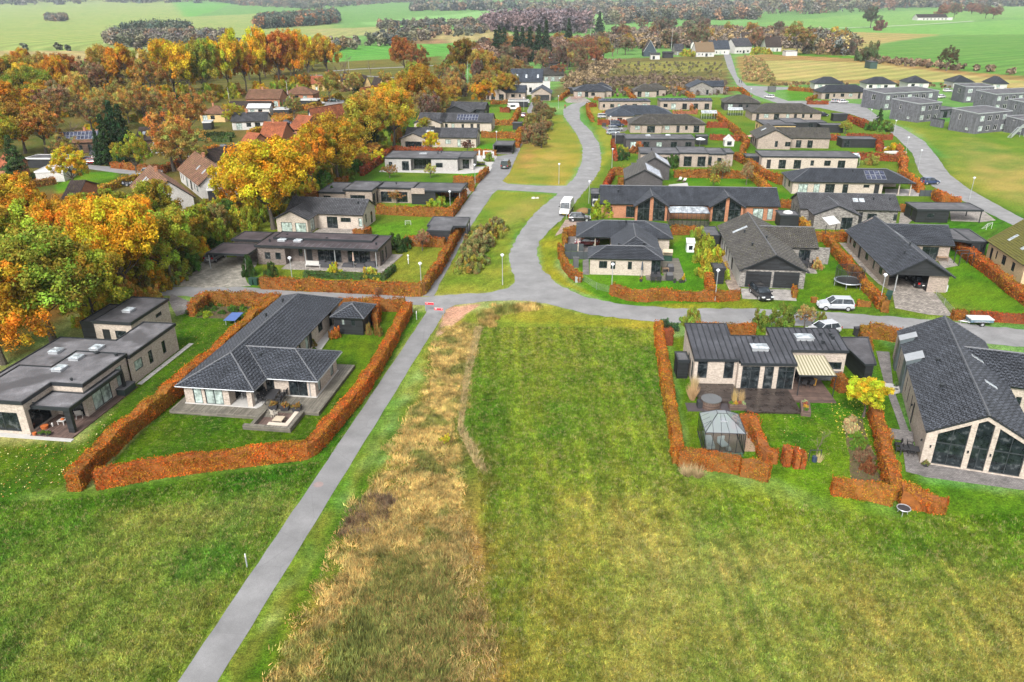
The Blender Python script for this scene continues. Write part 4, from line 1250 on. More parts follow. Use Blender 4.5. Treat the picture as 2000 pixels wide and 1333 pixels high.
def hh(label,f,A,B,z,D,kind='gable',zr=None,ang=None,wall=BEIGE,roof=TILE,near=False,S=1,E=None,W=None,wings=(),name=None,cat='house',group=None,o=.45,oe=.3,mat=None,th=.34,x0=None,x1=None,sides='SENW',trim=None,ins=None):
 """A, B: left and right end of the front eave in the survey picture f; D depth in metres"""
 pa,pb=f(*A),f(*B)
 if ang is None:h=House(name or {'hip':'hip_roof_house','flat':'flat_roof_house'}.get(kind,'gable_roof_house'),label,pa,pb,z,cat,group,wall=wall,roof=roof,near=near,trim=trim)
 else:
  a=G(*pa,z);b=G(*pb,z)
  h=House(name or {'hip':'hip_roof_house','flat':'flat_roof_house'}.get(kind,'gable_roof_house'),label,cat=cat,group=group,origin=(a.x,a.y),ang=R(ang),wall=wall,roof=roof,near=near,trim=trim)
  h.L=(b-a).dot(Vector((math.cos(R(ang)),math.sin(R(ang)),0)))
 L=h.L;zr=zr or z+D/2*.42
 kk=(zr-z)/(D/2)
 ze=z+kk*o if kind!='flat' else z
 if kind=='flat':
  h.block(.15,.15,L-.15,D-.15,z-th+.06,S=S,E=E,W=W,sides=sides)
  h.flat([(0,0),(L,0),(L,D),(0,D)],z,mat=mat or FELT,th=th)
 elif kind=='gable':
  h.block(oe,o,L-oe,D-o,ze-.05,S=S,E=E,W=W,gable=('x',zr-.08),sides=sides)
  h.gable(oe,o,L-oe,D-o,'x',ze,zr,o,oe)
 elif kind=='gabley':
  h.block(o,oe,L-o,D-oe,ze-.05,S=S,E=E,W=W,gable=('y',zr-.08),sides=sides)
  kk=(zr-z)/(L/2);h.gable(o,oe,L-o,D-oe,'y',z+kk*o,zr,o,oe)
 else:
  h.block(o,o,L-o,D-o,ze-.12,S=S,E=E,W=W,sides=sides)
  h.hip(o,o,L-o,D-o,ze,zr,o,inset=ins)
 for w in wings:
  k2,xa,xb,ya,yb,wz,wr,s_,e_,w_=(list(w)+[None]*10)[:10]
  if k2=='g':
   kw=(wr-wz)/((xb-xa)/2);q=wz+kw*.35
   h.block(xa+.35,ya+.25,xb-.35,yb,q-.05,S=s_,E=e_,W=w_,gable=('y',wr-.08),sides='SEW');h.gable(xa+.35,ya+.25,xb-.35,yb,'y',q,wr,.35,.25)
  elif k2=='gx':
   kw=(wr-wz)/((yb-ya)/2);q=wz+kw*.35
   h.block(xa+.25,ya+.35,xb-.25,yb-.35,q-.05,S=s_,E=e_,W=w_,gable=('x',wr-.08));h.gable(xa+.25,ya+.35,xb-.25,yb-.35,'x',q,wr,.35,.25)
  elif k2=='h':
   d=min(xb-xa,yb-ya)/2;kw=(wr-wz)/d
   h.block(xa+.4,ya+.4,xb-.4,yb-.4,wz+.05,S=s_,E=e_,W=w_);h.hip(xa+.4,ya+.4,xb-.4,yb-.4,wz+kw*.4,wr,.4)
  elif k2=='f':
   h.block(xa+.12,ya+.12,xb-.12,yb-.12,wz-.28,S=s_,E=e_,W=w_);h.flat([(xa,ya),(xb,ya),(xb,yb),(xa,yb)],wz,mat=mat or FELT)
 return h
def west_row():
 h=hh('long low brown brick house with flat brown roof, open veranda posts and covered garden furniture',c5,(368,458),(1300,492),3.15,7.6,'flat',wall=GREYB,mat=FELTB,S=(),sides='N')
 L=h.L;zf=.0
 h.block(.2,.3,4.7,7.4,2.85,S=[(1.2,.9,.9,1.1,'d1'),(2.9,.9,.9,1.1,'d1')],sides='SW')
 h.fc((4.7,.3),(4.7,2.3),0,2.85)
 h.fc((4.7,2.3),(L-.9,2.3),0,2.85,[(1.3,.7,.9,1.2,'d1'),(2.6,.9,.1,2.2,'o1'),(4.4,3.8,.1,2.3,'d4'),(9.2,3.6,.1,2.3,'d4')])
 h.fc((L-.9,2.3),(L-.2,2.3),0,2.85);h.fc((L-.2,1.3),(L-.2,7.4),0,2.85,[(.8,1.2,.3,1.9,'d2'),(3.0,.7,.3,2.0,'d1')])
 h.wm.box(L-.35,1.3,0,L-.2,2.3,2.85)
 h.flat([(1.5,3.6),(17.5,3.6),(17.5,7.1),(1.5,7.1)],3.4,name='upper_roof',mat=FELTB,th=.32)
 h.block(-4.7,3.0,.2,7.2,2.9,W=[(1,1,.9,1.1,'d1')],S=())
 h.flat([(-5,2.7),(.1,2.7),(.1,7.4),(-5,7.4)],3.15,name='roof',mat=FELTB)
 h.flat([(-6.3,-2.9),(.3,-2.9),(.3,2.6),(-6.3,2.6)],2.6,name='carport_roof',mat=FELTB)
 h.done()
 for x,y in ((-6.1,-2.7),(-.3,-2.7),(-6.1,2.3)):
  m=MB();m.cyl(x,y,0,2.3,.07,8);h.add('post',m,ZINC)
 for x in (7.9,12.6,L-.5):
  m=MB();m.cyl(x,.35,0,2.85,.07,8);h.add('post',m,ZINC)
 m=MB();m.prism([(4.7,-1.6),(L+1.0,-1.6),(L+1.6,7.6),(L-.1,7.6),(L-.1,2.3),(4.7,2.3)],.02,.1);h.add('terrace_slab',m,PAVE)
 for x,y in ((2.6,3.0),(1.6,2.2),(10.0,4.4),(18.5,2.6),(3.0,5.6)):h.vent(x,y,3.1,.13,.28)
 h.dome(3.3,2.9,3.05,1.2,.9);h.dome(5.9,2.9,3.05,1.2,.9)
 r=h.root
 for k in range(14):
  m=MB();m.box(5+k*.95,.4,3.06,5.12+k*.95,2.6,3.075);m.bd('roof_seam',FELT,r)
 h=hh('pale brick house with dark gable roof and two pale green doors in a front gable',c5,(600,213),(1188,236),2.75,7.6,'gable',4.7,wall=PALE,roof=TILEG,E=[(1.5,.6,.9,1.5,'d1'),(4.2,1.0,.1,2.1,'d1')],S=[(7.3,2.0,.1,2.1,'d2'),(9.9,1.9,1.3,.8,'d2'),(13.2,.7,.6,1.5,'b1')],wings=[('g',-.3,6.1,-3.9,3.6,2.6,4.1,[(.8,2.0,.3,1.7,'b1'),(3.4,2.0,.3,1.7,'b1')],[(1.2,1.8,.2,2.1,'b2')],None)])
 h.vent(12.9,2.6);h.done()
 m=MB();m.box(6.2,-3,.02,14.5,.5,.08);h.add('terrace_slab',m,PAVE)
 s=House('carport','black boarded shed and carport under a grey felt roof, beside the straight path',c5(1665,348),c5(1845,352),2.5,'carport',wall=BLACKW)
 L=s.L
 s.block(.1,.1,L-.1,3.2,2.25,S=());s.flat([(0,0),(L,0),(L,3.0),(L+2.2,3.2),(L+2.0,9.0),(-.6,9.0),(-.6,3.2),(0,3.2)],2.55,mat=FELT)
 s.fc((-.4,8.8),(-.4,3.2),0,2.25);s.fc((1,8.8),(-.4,8.8),0,2.25)
 for x,y in ((L+1.9,3.4),(L+1.9,6),(L+1.8,8.7),(-.4,3.3)):s.wm.box(x,y,0,x+.12,y+.12,2.25)
 s.done()
 h=hh('beige brick house of stepped flat roofed blocks with a black carport at its path end',b1,(88,1064),(312,1074),2.95,9,'flat',wall=BEIGE,ang=-7,S=1,x1=1)
 L=h.L
 h.block(L-.3,.4,L+5.3,8,3.05,S=[(1.2,3.0,.15,2.2,'d2')],E=[(.6,1.6,.15,2.3,'d1'),(3.0,2.6,.15,2.3,'d2')]);h.flat([(L-.5,.2),(L+5.5,.2),(L+5.5,8.4),(L-.5,8.4)],3.45)
 h.block(L+5.3,4.4,L+12.4,9.5,2.8,S=[(.6,2.2,.15,2.1,'d2'),(3.9,2.2,.15,2.1,'d2')]);h.flat([(L+5.2,4.2),(L+12.6,4.2),(L+12.6,9.8),(L+5.2,9.8)],3.15)
 h.block(L+12.4,3.6,L+17.3,9.5,2.6,mat=BLACKW,S=(),sides='SW');h.flat([(L+12.4,3.3),(L+22.4,3.3),(L+22.4,10.6),(L+12.4,10.6)],2.95,name='carport_roof')
 h.wm.box(L+12.5,3.2,2.2,L+15.2,3.4,3.3,0)
 for x,y in ((L+22.1,3.5),(L+22.1,10.2)):h.wm.box(x,y,0,x+.15,y+.15,2.6)
 h.fc((L+21.5,10.4),(L+12.4,10.4),0,2.6,mat=BLACKW)
 for x in (5.0,8.4):h.vent(L+x,7.5,3.0)
 h.done()
 h=hh('light grey brick flat roofed house with a glazed recess, white statues in its garden',b1,(650,774),(1280,780),3.15,9.5,'flat',wall=brick("light_grey_brick",(.36,.345,.33),var=.2),ang=-5,S=(),sides='N',th=.3)
 L=h.L
 for a,b,op in ((.15,6.4,[(.9,.9,.9,1.2,'d1'),(4.1,1.7,.1,2.2,'d2')]),(11.4,L-.15,[(1.0,1.7,.9,1.1,'d1')])):
  h.block(a,.15,b,9.3,2.9,S=op,E=[(.8,.8,.5,1.8,'d1'),(4,2.2,.1,2.2,'d2')])
 h.fc((6.4,2.2),(11.4,2.2),0,2.9,[(.3,4.2,.1,2.4,'d4')])
 h.block(L-.2,3.2,L+3.3,9.3,2.9,E=[(1.2,2.2,.1,2.2,'d2')],S=[(.8,1.6,.1,2.2,'d1')])
 h.flat([(L-.1,1.5),(L+3.6,1.5),(L+3.6,9.6),(L-.1,9.6)],3.17)
 h.wm.box(L+3.0,1.7,0,L+3.4,2.1,2.9);h.vent(12,6,3.1);h.vent(12.6,7.4,3.1);h.dome(8.5,5.5,3.0,1.8,.8);h.done()
 m=MB();m.prism([(-1,-1.5),(L+2,-2.5),(L+4.6,-1.2),(L+7.5,1.5),(L+7.5,6),(L+3.6,6),(L,1),(-1,1)],.02,.09);h.add('terrace_slab',m,SILL)
 h=hh('sand coloured gable house with twin roof windows and a small yellow tree in front',b1,(1030,603),(1440,608),2.7,8.2,'gable',4.7,wall=PALE,roof=TILEG,ang=-6.5,S=2,E=[(1.2,.6,.6,1.7,'d1'),(4.2,1,.1,2.1,'d1')],wings=[('g',-7.6,.2,-2.6,4,2.6,4.2,[(1.2,4.6,.4,1.5,'d3')],[(1,1.4,.3,1.9,'d2')],None),('gx',-7,3,0,8.2,2.7,4.7,None,None,2)])
 h.skylight(-.6,2.5,.9,1.1);h.skylight(.6,2.5,.9,1.1);h.done()
 h=hh('long beige house with solar panels on its dark gable roof and small front gable',b1,(1120,473),(1560,488),2.7,8.6,'gable',4.9,wall=PALE,roof=TILEG,ang=-7,S=5,E=[(1.5,1.2,.2,2.1,'d1')],wings=[('g',-7.8,1.2,-2.3,4.2,2.6,4.3,[(4.5,2.0,.4,1.3,'d2')],None,None),('gx',-7.0,2,0,8.6,2.7,4.9,None,None,3)])
 h.solar(h.L*.52,2.3,7,2,.95,1.5);h.done()
 h=hh('dark boarded garage gable in front of a bungalow, half way up the west row',b1,(1125,388),(1400,385),2.5,8,'gabley',4.6,wall=BLACKW,roof=TILEG,ang=-12,S=(),E=1,wings=[('gx',1,14,8,15.5,2.6,4.6,2,1,None)])
 h.done()
 h=hh('beige brick house with slate blue roofs and a steep glazed front gable beside the wood',b1,(1500,222),(1850,235),2.8,10,'gable',5.2,wall=BEIGE,roof=TILEB,ang=-5,S=3,E=[(3,2.2,.1,2.3,'d2')],wings=[('g',2.0,9.5,-1.8,5.5,2.8,5.0,[(.8,1.6,.1,2.2,'d1'),(4,2,.1,2.2,'d2')],None,None)])
 h.skylight(2.6,2.2,1.0,1.2);h.skylight(4.0,2.2,1.0,1.2);h.done()
 h=hh('beige garage gable with a wide black door at the top of the straight path',b6,(677,628),(835,632),2.8,12,'gabley',5.2,wall=BEIGE,roof=TILEB,ang=-5,S=[(1.2,6.0,.1,2.2,'g1')],E=1);h.done()
 h=hh('large white walled two storey house with a long blue grey roof and slim roof windows',b6,(522,542),(765,556),5.2,12,'gable',10.2,wall=WHITEB,roof=TILEB,ang=-4,S=[(2,1.2,1,2.0,'d1'),(5,1.2,1,2.0,'d1'),(8,1.2,1,2,'d1'),(11,1.2,1,2,'d1'),(14,1.2,1,2,'d1'),(17,1.2,1,2,'d1')],E=[(3,1.2,3.2,1.4,'d1'),(7,1.2,3.2,1.4,'d1')])
 for x in (3,7,12,17):h.skylight(x,2.6,.8,2.0)
 h.done()
 s=hh('open black carport with felt roof where the straight path meets the street',b1,(1580,664),(1745,668),2.5,6.5,'flat',wall=BLACKW,sides='NW',S=None,ang=-7,name='carport',cat='carport');s.wm.box(.1,.1,0,.25,.25,2.3);s.wm.box(s.L-.25,.1,0,s.L-.1,.25,2.3);s.fc((s.L-.1,2),(s.L-.1,6.4),0,2.2,mat=BLACKW);s.done()
 s=hh('black boarded carport with white roof edge near the top of the west row',b1,(1705,290),(1870,296),2.5,5,'flat',wall=BLACKW,S=(),ang=-5,name='carport',cat='carport',trim=WHITE);s.done()
 s=hh('little black garden shed beside the upper path hedge',b1,(1740,480),(1825,482),2.1,3,'flat',wall=BLACKW,S=(),ang=-7,name='shed',cat='shed');s.done()
west_row()
def east_side():
 h=hh('beige brick bungalow of three linked black hip roofs beside the street bend',c6,(340,636),(912,648),2.55,5.6,'hip',3.75,ang=-5.3,wall=PALE,roof=TILE,near=True,o=.35,S=[(1.3,1.2,1.0,1.1,'d2'),(3.0,.7,.9,1.2,'d1'),(5.5,.6,.9,1.2,'d1'),(8.9,1.7,.15,2.2,'d2')],E=[(1.0,1.0,.1,2.1,'d1')],W=())
 x0,y0=h.lp(c6,250,475,2.5);x1,y1=h.lp(c6,975,490,2.5)
 yb=h.lp(c6,950,385,2.5)[1]
 h.hip(x0+.1,y0,x1,yb,2.6,4.2,o=.1)
 h.block(x0+5.6,y0+.4,x1-.4,yb-.4,2.5,S=(),E=[(1,1,.9,1.1,'d1'),(4,1,.1,2.1,'d1')],W=())
 h.fc((x0+5.6,yb-.5),(x0+.4,yb-.5),0,2.45)
 for x,y in ((x0+.3,y0+.4),(x0+.3,yb-.7),(x0+3,y0+.4)):h.wm.box(x,y,0,x+.15,y+.15,2.5)
 xa=h.lp(c6,515,505,2.6)[0];xb=h.lp(c6,850,515,2.6)[0]
 h.hip(xa,3.0,xb+.3,y0+6.2,2.6,4.15,o=.05);h.block(xa+.4,4.5,xb-.1,y0+1,2.5,S=(),E=[(1,1.6,.1,2.1,'d2')],W=[(1,1,.1,2.1,'d1')])
 h.vent(x0+8,y0+3.5);h.vent(xb-2.2,4.6);h.vent(xa+1,5);h.done()
 m=MB();m.box(8.5,-1.7,.02,14.2,.4,.09);m.box(11.2,.4,.02,14.2,9,.085);h.add('terrace_slab',m,DECK)
 h=hh('long orange brick house with two glazed front gables either side of a conservatory',c6,(428,226),(1790,249),2.7,9.6,'gable',5.1,ang=-5.2,wall=REDB,roof=TILE,near=True,S=[(1.2,.9,.9,1.2,'d1'),(4.6,1.7,.15,2.1,'d2'),(27.6,1.9,.15,2.1,'b2'),(30.2,1.0,.15,2.1,'b1')],W=(),E=[(4,1.2,.9,1.1,'d1')])
 for pl_,pr_,pa_ in (((685,248),(955,252),(822,192)),((1252,254),(1532,262),(1393,205))):
  xa,ya=h.lp(c6,*pl_,2.7);xb,_=h.lp(c6,*pr_,2.7);ya=min(ya,-.6);xm=(xa+xb)/2;zz=4.75;hw=(xb-xa)/2
  h.gable(xa+.35,ya+.3,xb-.35,4.6,'y',2.7+.35*(zz-2.7)/hw,zz,.35,.3)
  y=ya+.6;k=(zz-2.7)/hw;top=lambda x,xa=xa,xb=xb,k=k:2.7-.15+k*min(x-xa,xb-x)
  fm=MB();g=MB()
  for a,b,br in ((xa+.35,xa+.75,1),(xa+.75,xm-.3,0),(xm-.3,xm+.3,1),(xm+.3,xb-.75,0),(xb-.75,xb-.35,1)):
   if br:h.wm.hl_([(a,y,0),(b,y,0),(b,y+.3,0),(a,y+.3,0)],[(a,y,top(a)),(b,y,top(b)),(b,y+.3,top(b)),(a,y+.3,top(a))])
   else:
    g.hl_([(a,y+.15,.1),(b,y+.15,.1),(b,y+.18,.1),(a,y+.18,.1)],[(a,y+.15,top(a)-.35),(b,y+.15,top(b)-.35),(b,y+.18,top(b)-.35),(a,y+.18,top(a)-.35)])
    fm.hl_([(a,y,top(a)-.38),(b,y,top(b)-.38),(b,y+.25,top(b)-.38),(a,y+.25,top(a)-.38)],[(a,y,top(a)),(b,y,top(b)),(b,y+.25,top(b)),(a,y+.25,top(a))])
    for t in (0,.5,1):xx=a+(b-a)*t;fm.box(xx-.04,y+.08,0,xx+.04,y+.2,top(xx)-.3)
    fm.box(a,y+.08,2.2,b,y+.2,2.3);fm.box(a,y+.08,0,b,y+.2,.1)
  wo=fm.bd('window',DARK,h.root);g.bd('pane',GLASS,wo)
  h.fc((xb-.35,y),(xb-.35,.5),0,2.6);h.fc((xa+.35,.5),(xa+.35,y),0,2.6)
 h.vent(3.4,3);h.done()
 HL['red']=h
 xa,ya=h.lp(c6,955,292,2.4);xb,_=h.lp(c6,1255,294,2.4)
 w0=h.w(xa,ya)
 con=empty('conservatory',(w0.x,w0.y,0),h.ang,'white framed glass conservatory between the two glazed gables of the orange brick house','conservatory')
 Lc=xb-xa;Dc=3.6;fr=MB();gl=MB();n=9
 for k in range(n+1):
  x=Lc*k/n;fr.box(x-.03,-.03,0,x+.03,.05,2.35)
  t=min(1,max(0,0));x2=.9+(Lc-1.8)*k/n
  fr.tube([(x,0,2.4),(x2,Dc*.55,3.1)],.03,4)
 fr.box(0,-.05,2.3,Lc,.06,2.42);fr.box(0,-.04,0,Lc,.05,.12);fr.tube([(.9,Dc*.55,3.1),(Lc-.9,Dc*.55,3.1)],.05,6)
 for y in (1.2,2.4,3.5):
  for x in (0,Lc):fr.box(x-.03,y-.03,0,x+.03,y+.03,2.35)
 fr.box(-.03,0,2.3,.03,Dc,2.4);fr.box(Lc-.03,0,2.3,Lc+.03,Dc,2.4)
 fr.bd('frame',DARK,con)
 gl.face([(0,0,.1),(Lc,0,.1),(Lc,0,2.3),(0,0,2.3)]);gl.face([(0,Dc,.1),(0,0,.1),(0,0,2.3),(0,Dc,2.3)]);gl.face([(Lc,0,.1),(Lc,Dc,.1),(Lc,Dc,2.3),(Lc,0,2.3)])
 gl.bd('pane',CLEAR,con)
 g2=MB();g2.face([(0,0,2.42),(Lc,0,2.42),(Lc-.9,Dc*.55,3.12),(.9,Dc*.55,3.12)]);g2.face([(0,Dc,2.6),(0,0,2.42),(.9,Dc*.55,3.12)]);g2.face([(Lc,0,2.42),(Lc,Dc,2.6),(Lc-.9,Dc*.55,3.12)])
 g2.bd('glass_roof',mk_glass("frosted_roof_glass",(.22,.24,.26),.3),con)
 m=MB();m.box(0,0,.01,Lc,Dc,.08);m.bd('floor',PAVE,con)
 a=G(*c6(1455*0+1475,728),2.6)
 h=House('gable_roof_house','grey brick house with long brown grey roof and black double garage facing the road',origin=tuple(G(*c6(1475,728),2.6)[:2]),ang=R(-6.5),wall=STONE,roof=TILEW,near=True)
 xr,_=h.lp(c6,1900,740,2.6);Wd=max(9.5,xr);yb=h.lp(c6,1330,395,2.6)[1]
 h.gable(.25,.3,Wd-.25,yb,'y',2.72,5.0,.25,.3)
 h.block(.35,.6,Wd-.35,yb-.4,2.65,S=(),gable=('y',4.95),sides='EN',E=1)
 h.fc((.35,.6),(Wd-.35,.6),0,2.65,[(.75,Wd/2-1.25,.05,2.35,'g1'),(Wd/2-.2,Wd/2-1.25,.05,2.35,'g1')],None)
 h.wm.face([(.35,.55,2.65),(Wd-.35,.55,2.65),(Wd/2,.55,4.9)],h.mi(BLACKW))
 h.fc((.35,yb-.4),(.35,.6),0,2.65,[(1,1.5,.1,2.1,'d2'),(4,.9,.3,1.9,'d1'),(6.3,.9,.3,1.9,'d1'),(8.5,.9,.3,1.9,'d1'),(11,.9,.3,1.9,'d1'),(14,1.5,.1,2.1,'o1')],None,WHITEB)
 y0=h.lp(c6,1800,553,2.6)[1];xe=h.lp(c6,2060,560,2.6)[0]
 h.gable(Wd/2,y0+.3,xe,y0+8.3,'x',2.75,4.7,.3,.3);h.block(Wd-.6,y0+.4,xe-.2,y0+8.2,2.65,S=[(2.0,1.7,.1,2.1,'d2'),(6.5,1.2,.9,1.1,'d1')],E=2,gable=('x',4.65),sides='SEN')
 for x,y in ((Wd*.3,yb*.32),(Wd*.52,yb*.36),(Wd*.3,yb*.62)):h.vent(x,y)
 h.skylight(Wd*.22,yb*.72,.8,1.3);h.skylight(Wd*.32,yb*.72,.8,1.3);h.done();HL['garage']=h
 h=House('gable_roof_house','sandy brick house whose dark gable roof runs forward over an open carport',origin=tuple(G(*c7(865,862),2.5)[:2]),ang=R(-7),wall=BEIGE,roof=TILE,near=True)
 Wd=h.lp(c7,1425,882,2.5)[0];yb=h.lp(c7,502,482,2.5)[1]
 h.gable(.3,.2,Wd-.3,yb,'y',2.6,5.0,.3,.2)
 h.fc((.5,yb-.4),(.5,1.6),0,2.6,[(1,1.0,.9,1.1,'d1'),(3,1.4,.9,1.2,'d2'),(6.2,1.0,.1,2.1,'o1'),(9.5,1.4,.9,1.2,'d2'),(13.4,.7,.6,1.5,'d1'),(16.2,1.4,.9,1.2,'d2')])
 h.fc((.5,6.2),(Wd-3,6.2),0,2.6,mat=BLACKW);h.fc((Wd-3.1,.8),(Wd-.5,.8),0,2.6);h.fc((Wd-.5,.8),(Wd-.5,yb-.4),0,2.6,h.auto(yb-2,2.5,3));h.fc((Wd-.5,yb-.4),(.5,yb-.4),0,2.6,(),[(Wd/2,4.9)])
 h.fc((Wd-3.1,6.2),(Wd-3.1,.8),0,2.6,mat=BLACKW)
 k=(5.0-2.5)/(Wd/2)
 h.wm.face([(.3,.35,2.5),(Wd-.3,.35,2.5),(Wd/2,.35,4.85)],h.mi(BLACKW))
 h.wm.cyl if False else None
 m=MB();m.cyl(1.2,.7,0,2.6,.08,8);
 y0=h.lp(c7,1105,607,2.5)[1];xe=h.lp(c7,1395,612,2.5)[0]
 h.gable(Wd/2,y0+.3,xe,y0+7.6,'x',2.7,4.7,.3,.3);h.block(Wd-.6,y0+.4,xe-.2,y0+7.4,2.6,S=[(1.8,2.4,.1,2.1,'d2')],E=(),gable=('x',4.65),sides='SEN')
 h.vent(Wd*.35,yb*.2);h.vent(Wd*.55-.5,yb*.28);h.skylight(Wd*.62,yb*.62,.7,1.6);h.done()
 m.bd('post',ZINC,h.root);HL['carport']=h
 h=hh('mottled grey brick house with purple grey tiles, two roof windows and a front gable',c7,(522,306),(966,322),2.7,8.2,'gable',4.7,ang=-6.5,wall=STONE,roof=TILEG,near=True,S=[(1.2,1.0,.1,2.1,'o1'),(3.0,1.6,.8,1.2,'d2'),(7.5,1.6,.8,1.2,'d2')],E=(),wings=[('g',-7.2,.9,-3.8,4.2,2.6,4.3,[(4.6,1.9,.1,2.1,'d2')],None,[(1,.6,.9,1.3,'d1'),(3,.6,.9,1.3,'d1')]),('gx',-8.6,2,0,8.2,2.7,4.7,None,None,[(1.5,.6,.9,1.4,'d1'),(3.5,.6,.9,1.4,'d1'),(5.5,.6,.9,1.4,'d1')])])
 h.skylight(1.4,2.4,.9,1.1);h.skylight(2.5,2.4,.9,1.1);h.vent(4.6,2.6);h.vent(7.4,2.6);h.done()
 s=hh('long low black boarded garage and carport with flat grey roof beside the right hand road',c7,(1095,300),(1665,308),2.5,5.6,'flat',ang=-4,wall=BLACKW,S=(),sides='',name='carport',cat='carport')
 L=s.L;s.block(.2,.2,L*.5,5.4,2.3,S=[(1.8,1.3,.9,.8,'d1')],W=[(2.2,1.0,.1,2.0,'d1')]);s.wm.box(L-.3,.2,0,L-.15,.35,2.3);s.wm.box(L-.3,5.2,0,L-.15,5.35,2.3);s.done()
 h=House('gable_roof_house','peach rendered house with a mossy green brown tiled roof and white roof windows',origin=tuple(G(*c7(1995,768),3.0)[:2]),ang=R(-8),wall=PEACH,roof=TILEM,near=True)
 yb=h.lp(c7,1695,560,3.0)[1]
 h.gable(.3,0,9.5,yb,'y',3.1,6.6,.3,.1)
 h.block(.4,.2,9.4,yb-.2,3.1,S=(),E=(),gable=('y',6.5),W=[(1.0,.8,.2,2.0,'o1'),(2.9,.45,1.0,1.2,'d1'),(5.0,1.2,.9,1.4,'d2t'),(8.2,.9,.9,1.3,'d2t')])
 h.skylight(2.0,yb-3.6,.7,1.5);h.skylight(2.0,yb-8.0,.8,1.7);h.skylight(3.1,yb-8.0,.8,1.7);h.done()
 m=MB()
 h2=hh('flat roofed black garage with glazed door joined to the peach house',c7,(1560,572),(1700,575),2.6,7.5,'flat',ang=-8,wall=BLACKW,S=[(1.2,1.2,.1,2.0,'d1')],name='garage',cat='garage',W=(),x1=0);h2.flat([(-3.4,1.4),(0,0),(0,7.5),(-3.4,7.5)],2.58);h2.done()
 h=hh('long beige hip roofed bungalow with solar panels and an open carport at its right end',b3,(182,902),(1158,918),2.6,9.2,'hip',4.6,ang=-5.5,wall=PALE,roof=TILE,near=True,sides='NW',W=2)
 L=h.L;h.fc((.5,.5),(L*.75,.5),0,2.6,[(1.2,1.9,.15,2.0,'b2'),(4.3,1.2,.15,2.0,'b1'),(6.6,1.9,.15,2.0,'d2'),(10.1,1.1,.15,2.0,'d1'),(14.2,1.2,1.5,.6,'d1'),(16.4,1.0,.15,2.1,'o1')]);h.fc((L*.75,.5),(L*.75,8.7),0,2.6)
 h.wm.box(L-.7,.5,0,L-.5,.7,2.5);h.wm.box(L*.88,.5,0,L*.88+.2,.7,2.5)
 h.solar(L*.70,2.5,4,2,1.0,1.6);h.vent(L*.53,3.6);h.done()
 h=hh('charcoal brick gable house with pale solar sheet, standing right behind the orange brick house',b2,(640,845),(968,912),2.9,11,'gabley',5.0,ang=-6,wall=CHARB,roof=TILEW,S=(),E=2,W=(),o=.2)
 h.L=h.lp(b2,968,912,2.8)[0];h.solar(h.L*.76,5,8,2,.95,1.8,SOLARL);h.done()
 h=hh('second charcoal gable house, just behind its twin, with a pale solar slope',b2,(745,745),(1028,812),2.9,8,'gabley',5.0,ang=-6,wall=CHARB,roof=TILEW,S=(),E=2,W=(),o=.2);h.solar(h.L*.76,4,6,2,.95,1.8,SOLARL);h.done()
 h=hh('flat roofed brown brick house with a raised middle bay and tall glass doors',b2,(762,636),(1435,642),3.2,8.5,'flat',ang=-5,wall=BEIGE,S=[(1.6,2.2,.8,1.2,'d2'),(5.0,1.4,.3,1.9,'d1'),(8.0,1.9,.8,1.2,'d2'),(11.6,1.9,.2,2.3,'d2'),(15.2,1.9,.2,2.3,'d2'),(18.4,1.0,.6,1.6,'d1')])
 h.flat([(9.4,-.5),(16.4,-.5),(16.4,8.4),(9.4,8.4)],3.45);h.block(9.5,-.4,16.3,.3,3.2,S=[(1.0,1.9,.15,2.4,'d2'),(4.3,1.9,.15,2.4,'d2')],sides='SEW');h.block(h.L,1,h.L+1.8,7,3.0,S=());h.flat([(h.L,.8),(h.L+2,.8),(h.L+2,7.2),(h.L,7.2)],3.35);h.vent(3,4,3.2);h.done()
 h=hh('dark grey flat roofed house behind the raised bay house, with two roof domes',b2,(648,524),(1192,520),3.1,8,'flat',ang=-3,wall=CHARB,S=3);h.dome(6.5,5,3.0,1.3,.9);h.dome(12,5.6,3.0,1.3,.9);h.done()
 h=hh('brown roofed hip bungalow of pinkish brick in the middle of the east side',b2,(676,413),(1282,415),2.6,10.5,'hip',4.9,ang=-3,wall=BEIGE,roof=TILEW,S=4,W=(),wings=[('h',3.4,10.2,-.9,5.5,2.6,4.2,[(1.6,2.4,.2,2.0,'d2')],None,None)]);h.done()
 h=hh('hip bungalow with slate blue tiles near the top of the bend',b2,(512,338),(985,306),2.6,11,'hip',4.9,ang=-2,wall=PALE,roof=TILEB,S=5,W=(),wings=[('h',-.6,8.5,-3.0,7,2.6,4.5,[(3,1.6,1.2,.8,'d1')],None,None)]);h.done()
 for lab,A,B in (('flat roofed brick house with raised solar rows, first one right of the bend top',(443,230),(842,227)),('flat roofed brick house with raised solar rows, second one right of the bend top',(918,227),(1328,226))):
  h=hh(lab,b2,A,B,3.3,8,'flat',ang=-2,wall=BEIGE,S=6,W=())
  for k in range(int(h.L/1.6)):
   m=MB();m.hl_([(1+k*1.55,2.2,3.25),(2.3+k*1.55,2.2,3.25),(2.3+k*1.55,3.6,3.25),(1+k*1.55,3.6,3.25)],[(1+k*1.55,2.2,3.33),(2.3+k*1.55,2.2,3.33),(2.3+k*1.55,3.6,3.75),(1+k*1.55,3.6,3.75)]);m.bd('solar_panel',SOLAR,h.root)
  h.done()
 h=hh('bungalow of several small black hip roofs at the top of the street',b2,(236,152),(545,148),2.6,11,'hip',4.7,ang=-3,wall=BEIGE,roof=TILE,S=7,wings=[('h',6,13.5,-2.8,5,2.6,4.1,3,None,None),('h',8,17,9,17,2.6,4.7,None,None,None)]);h.done()
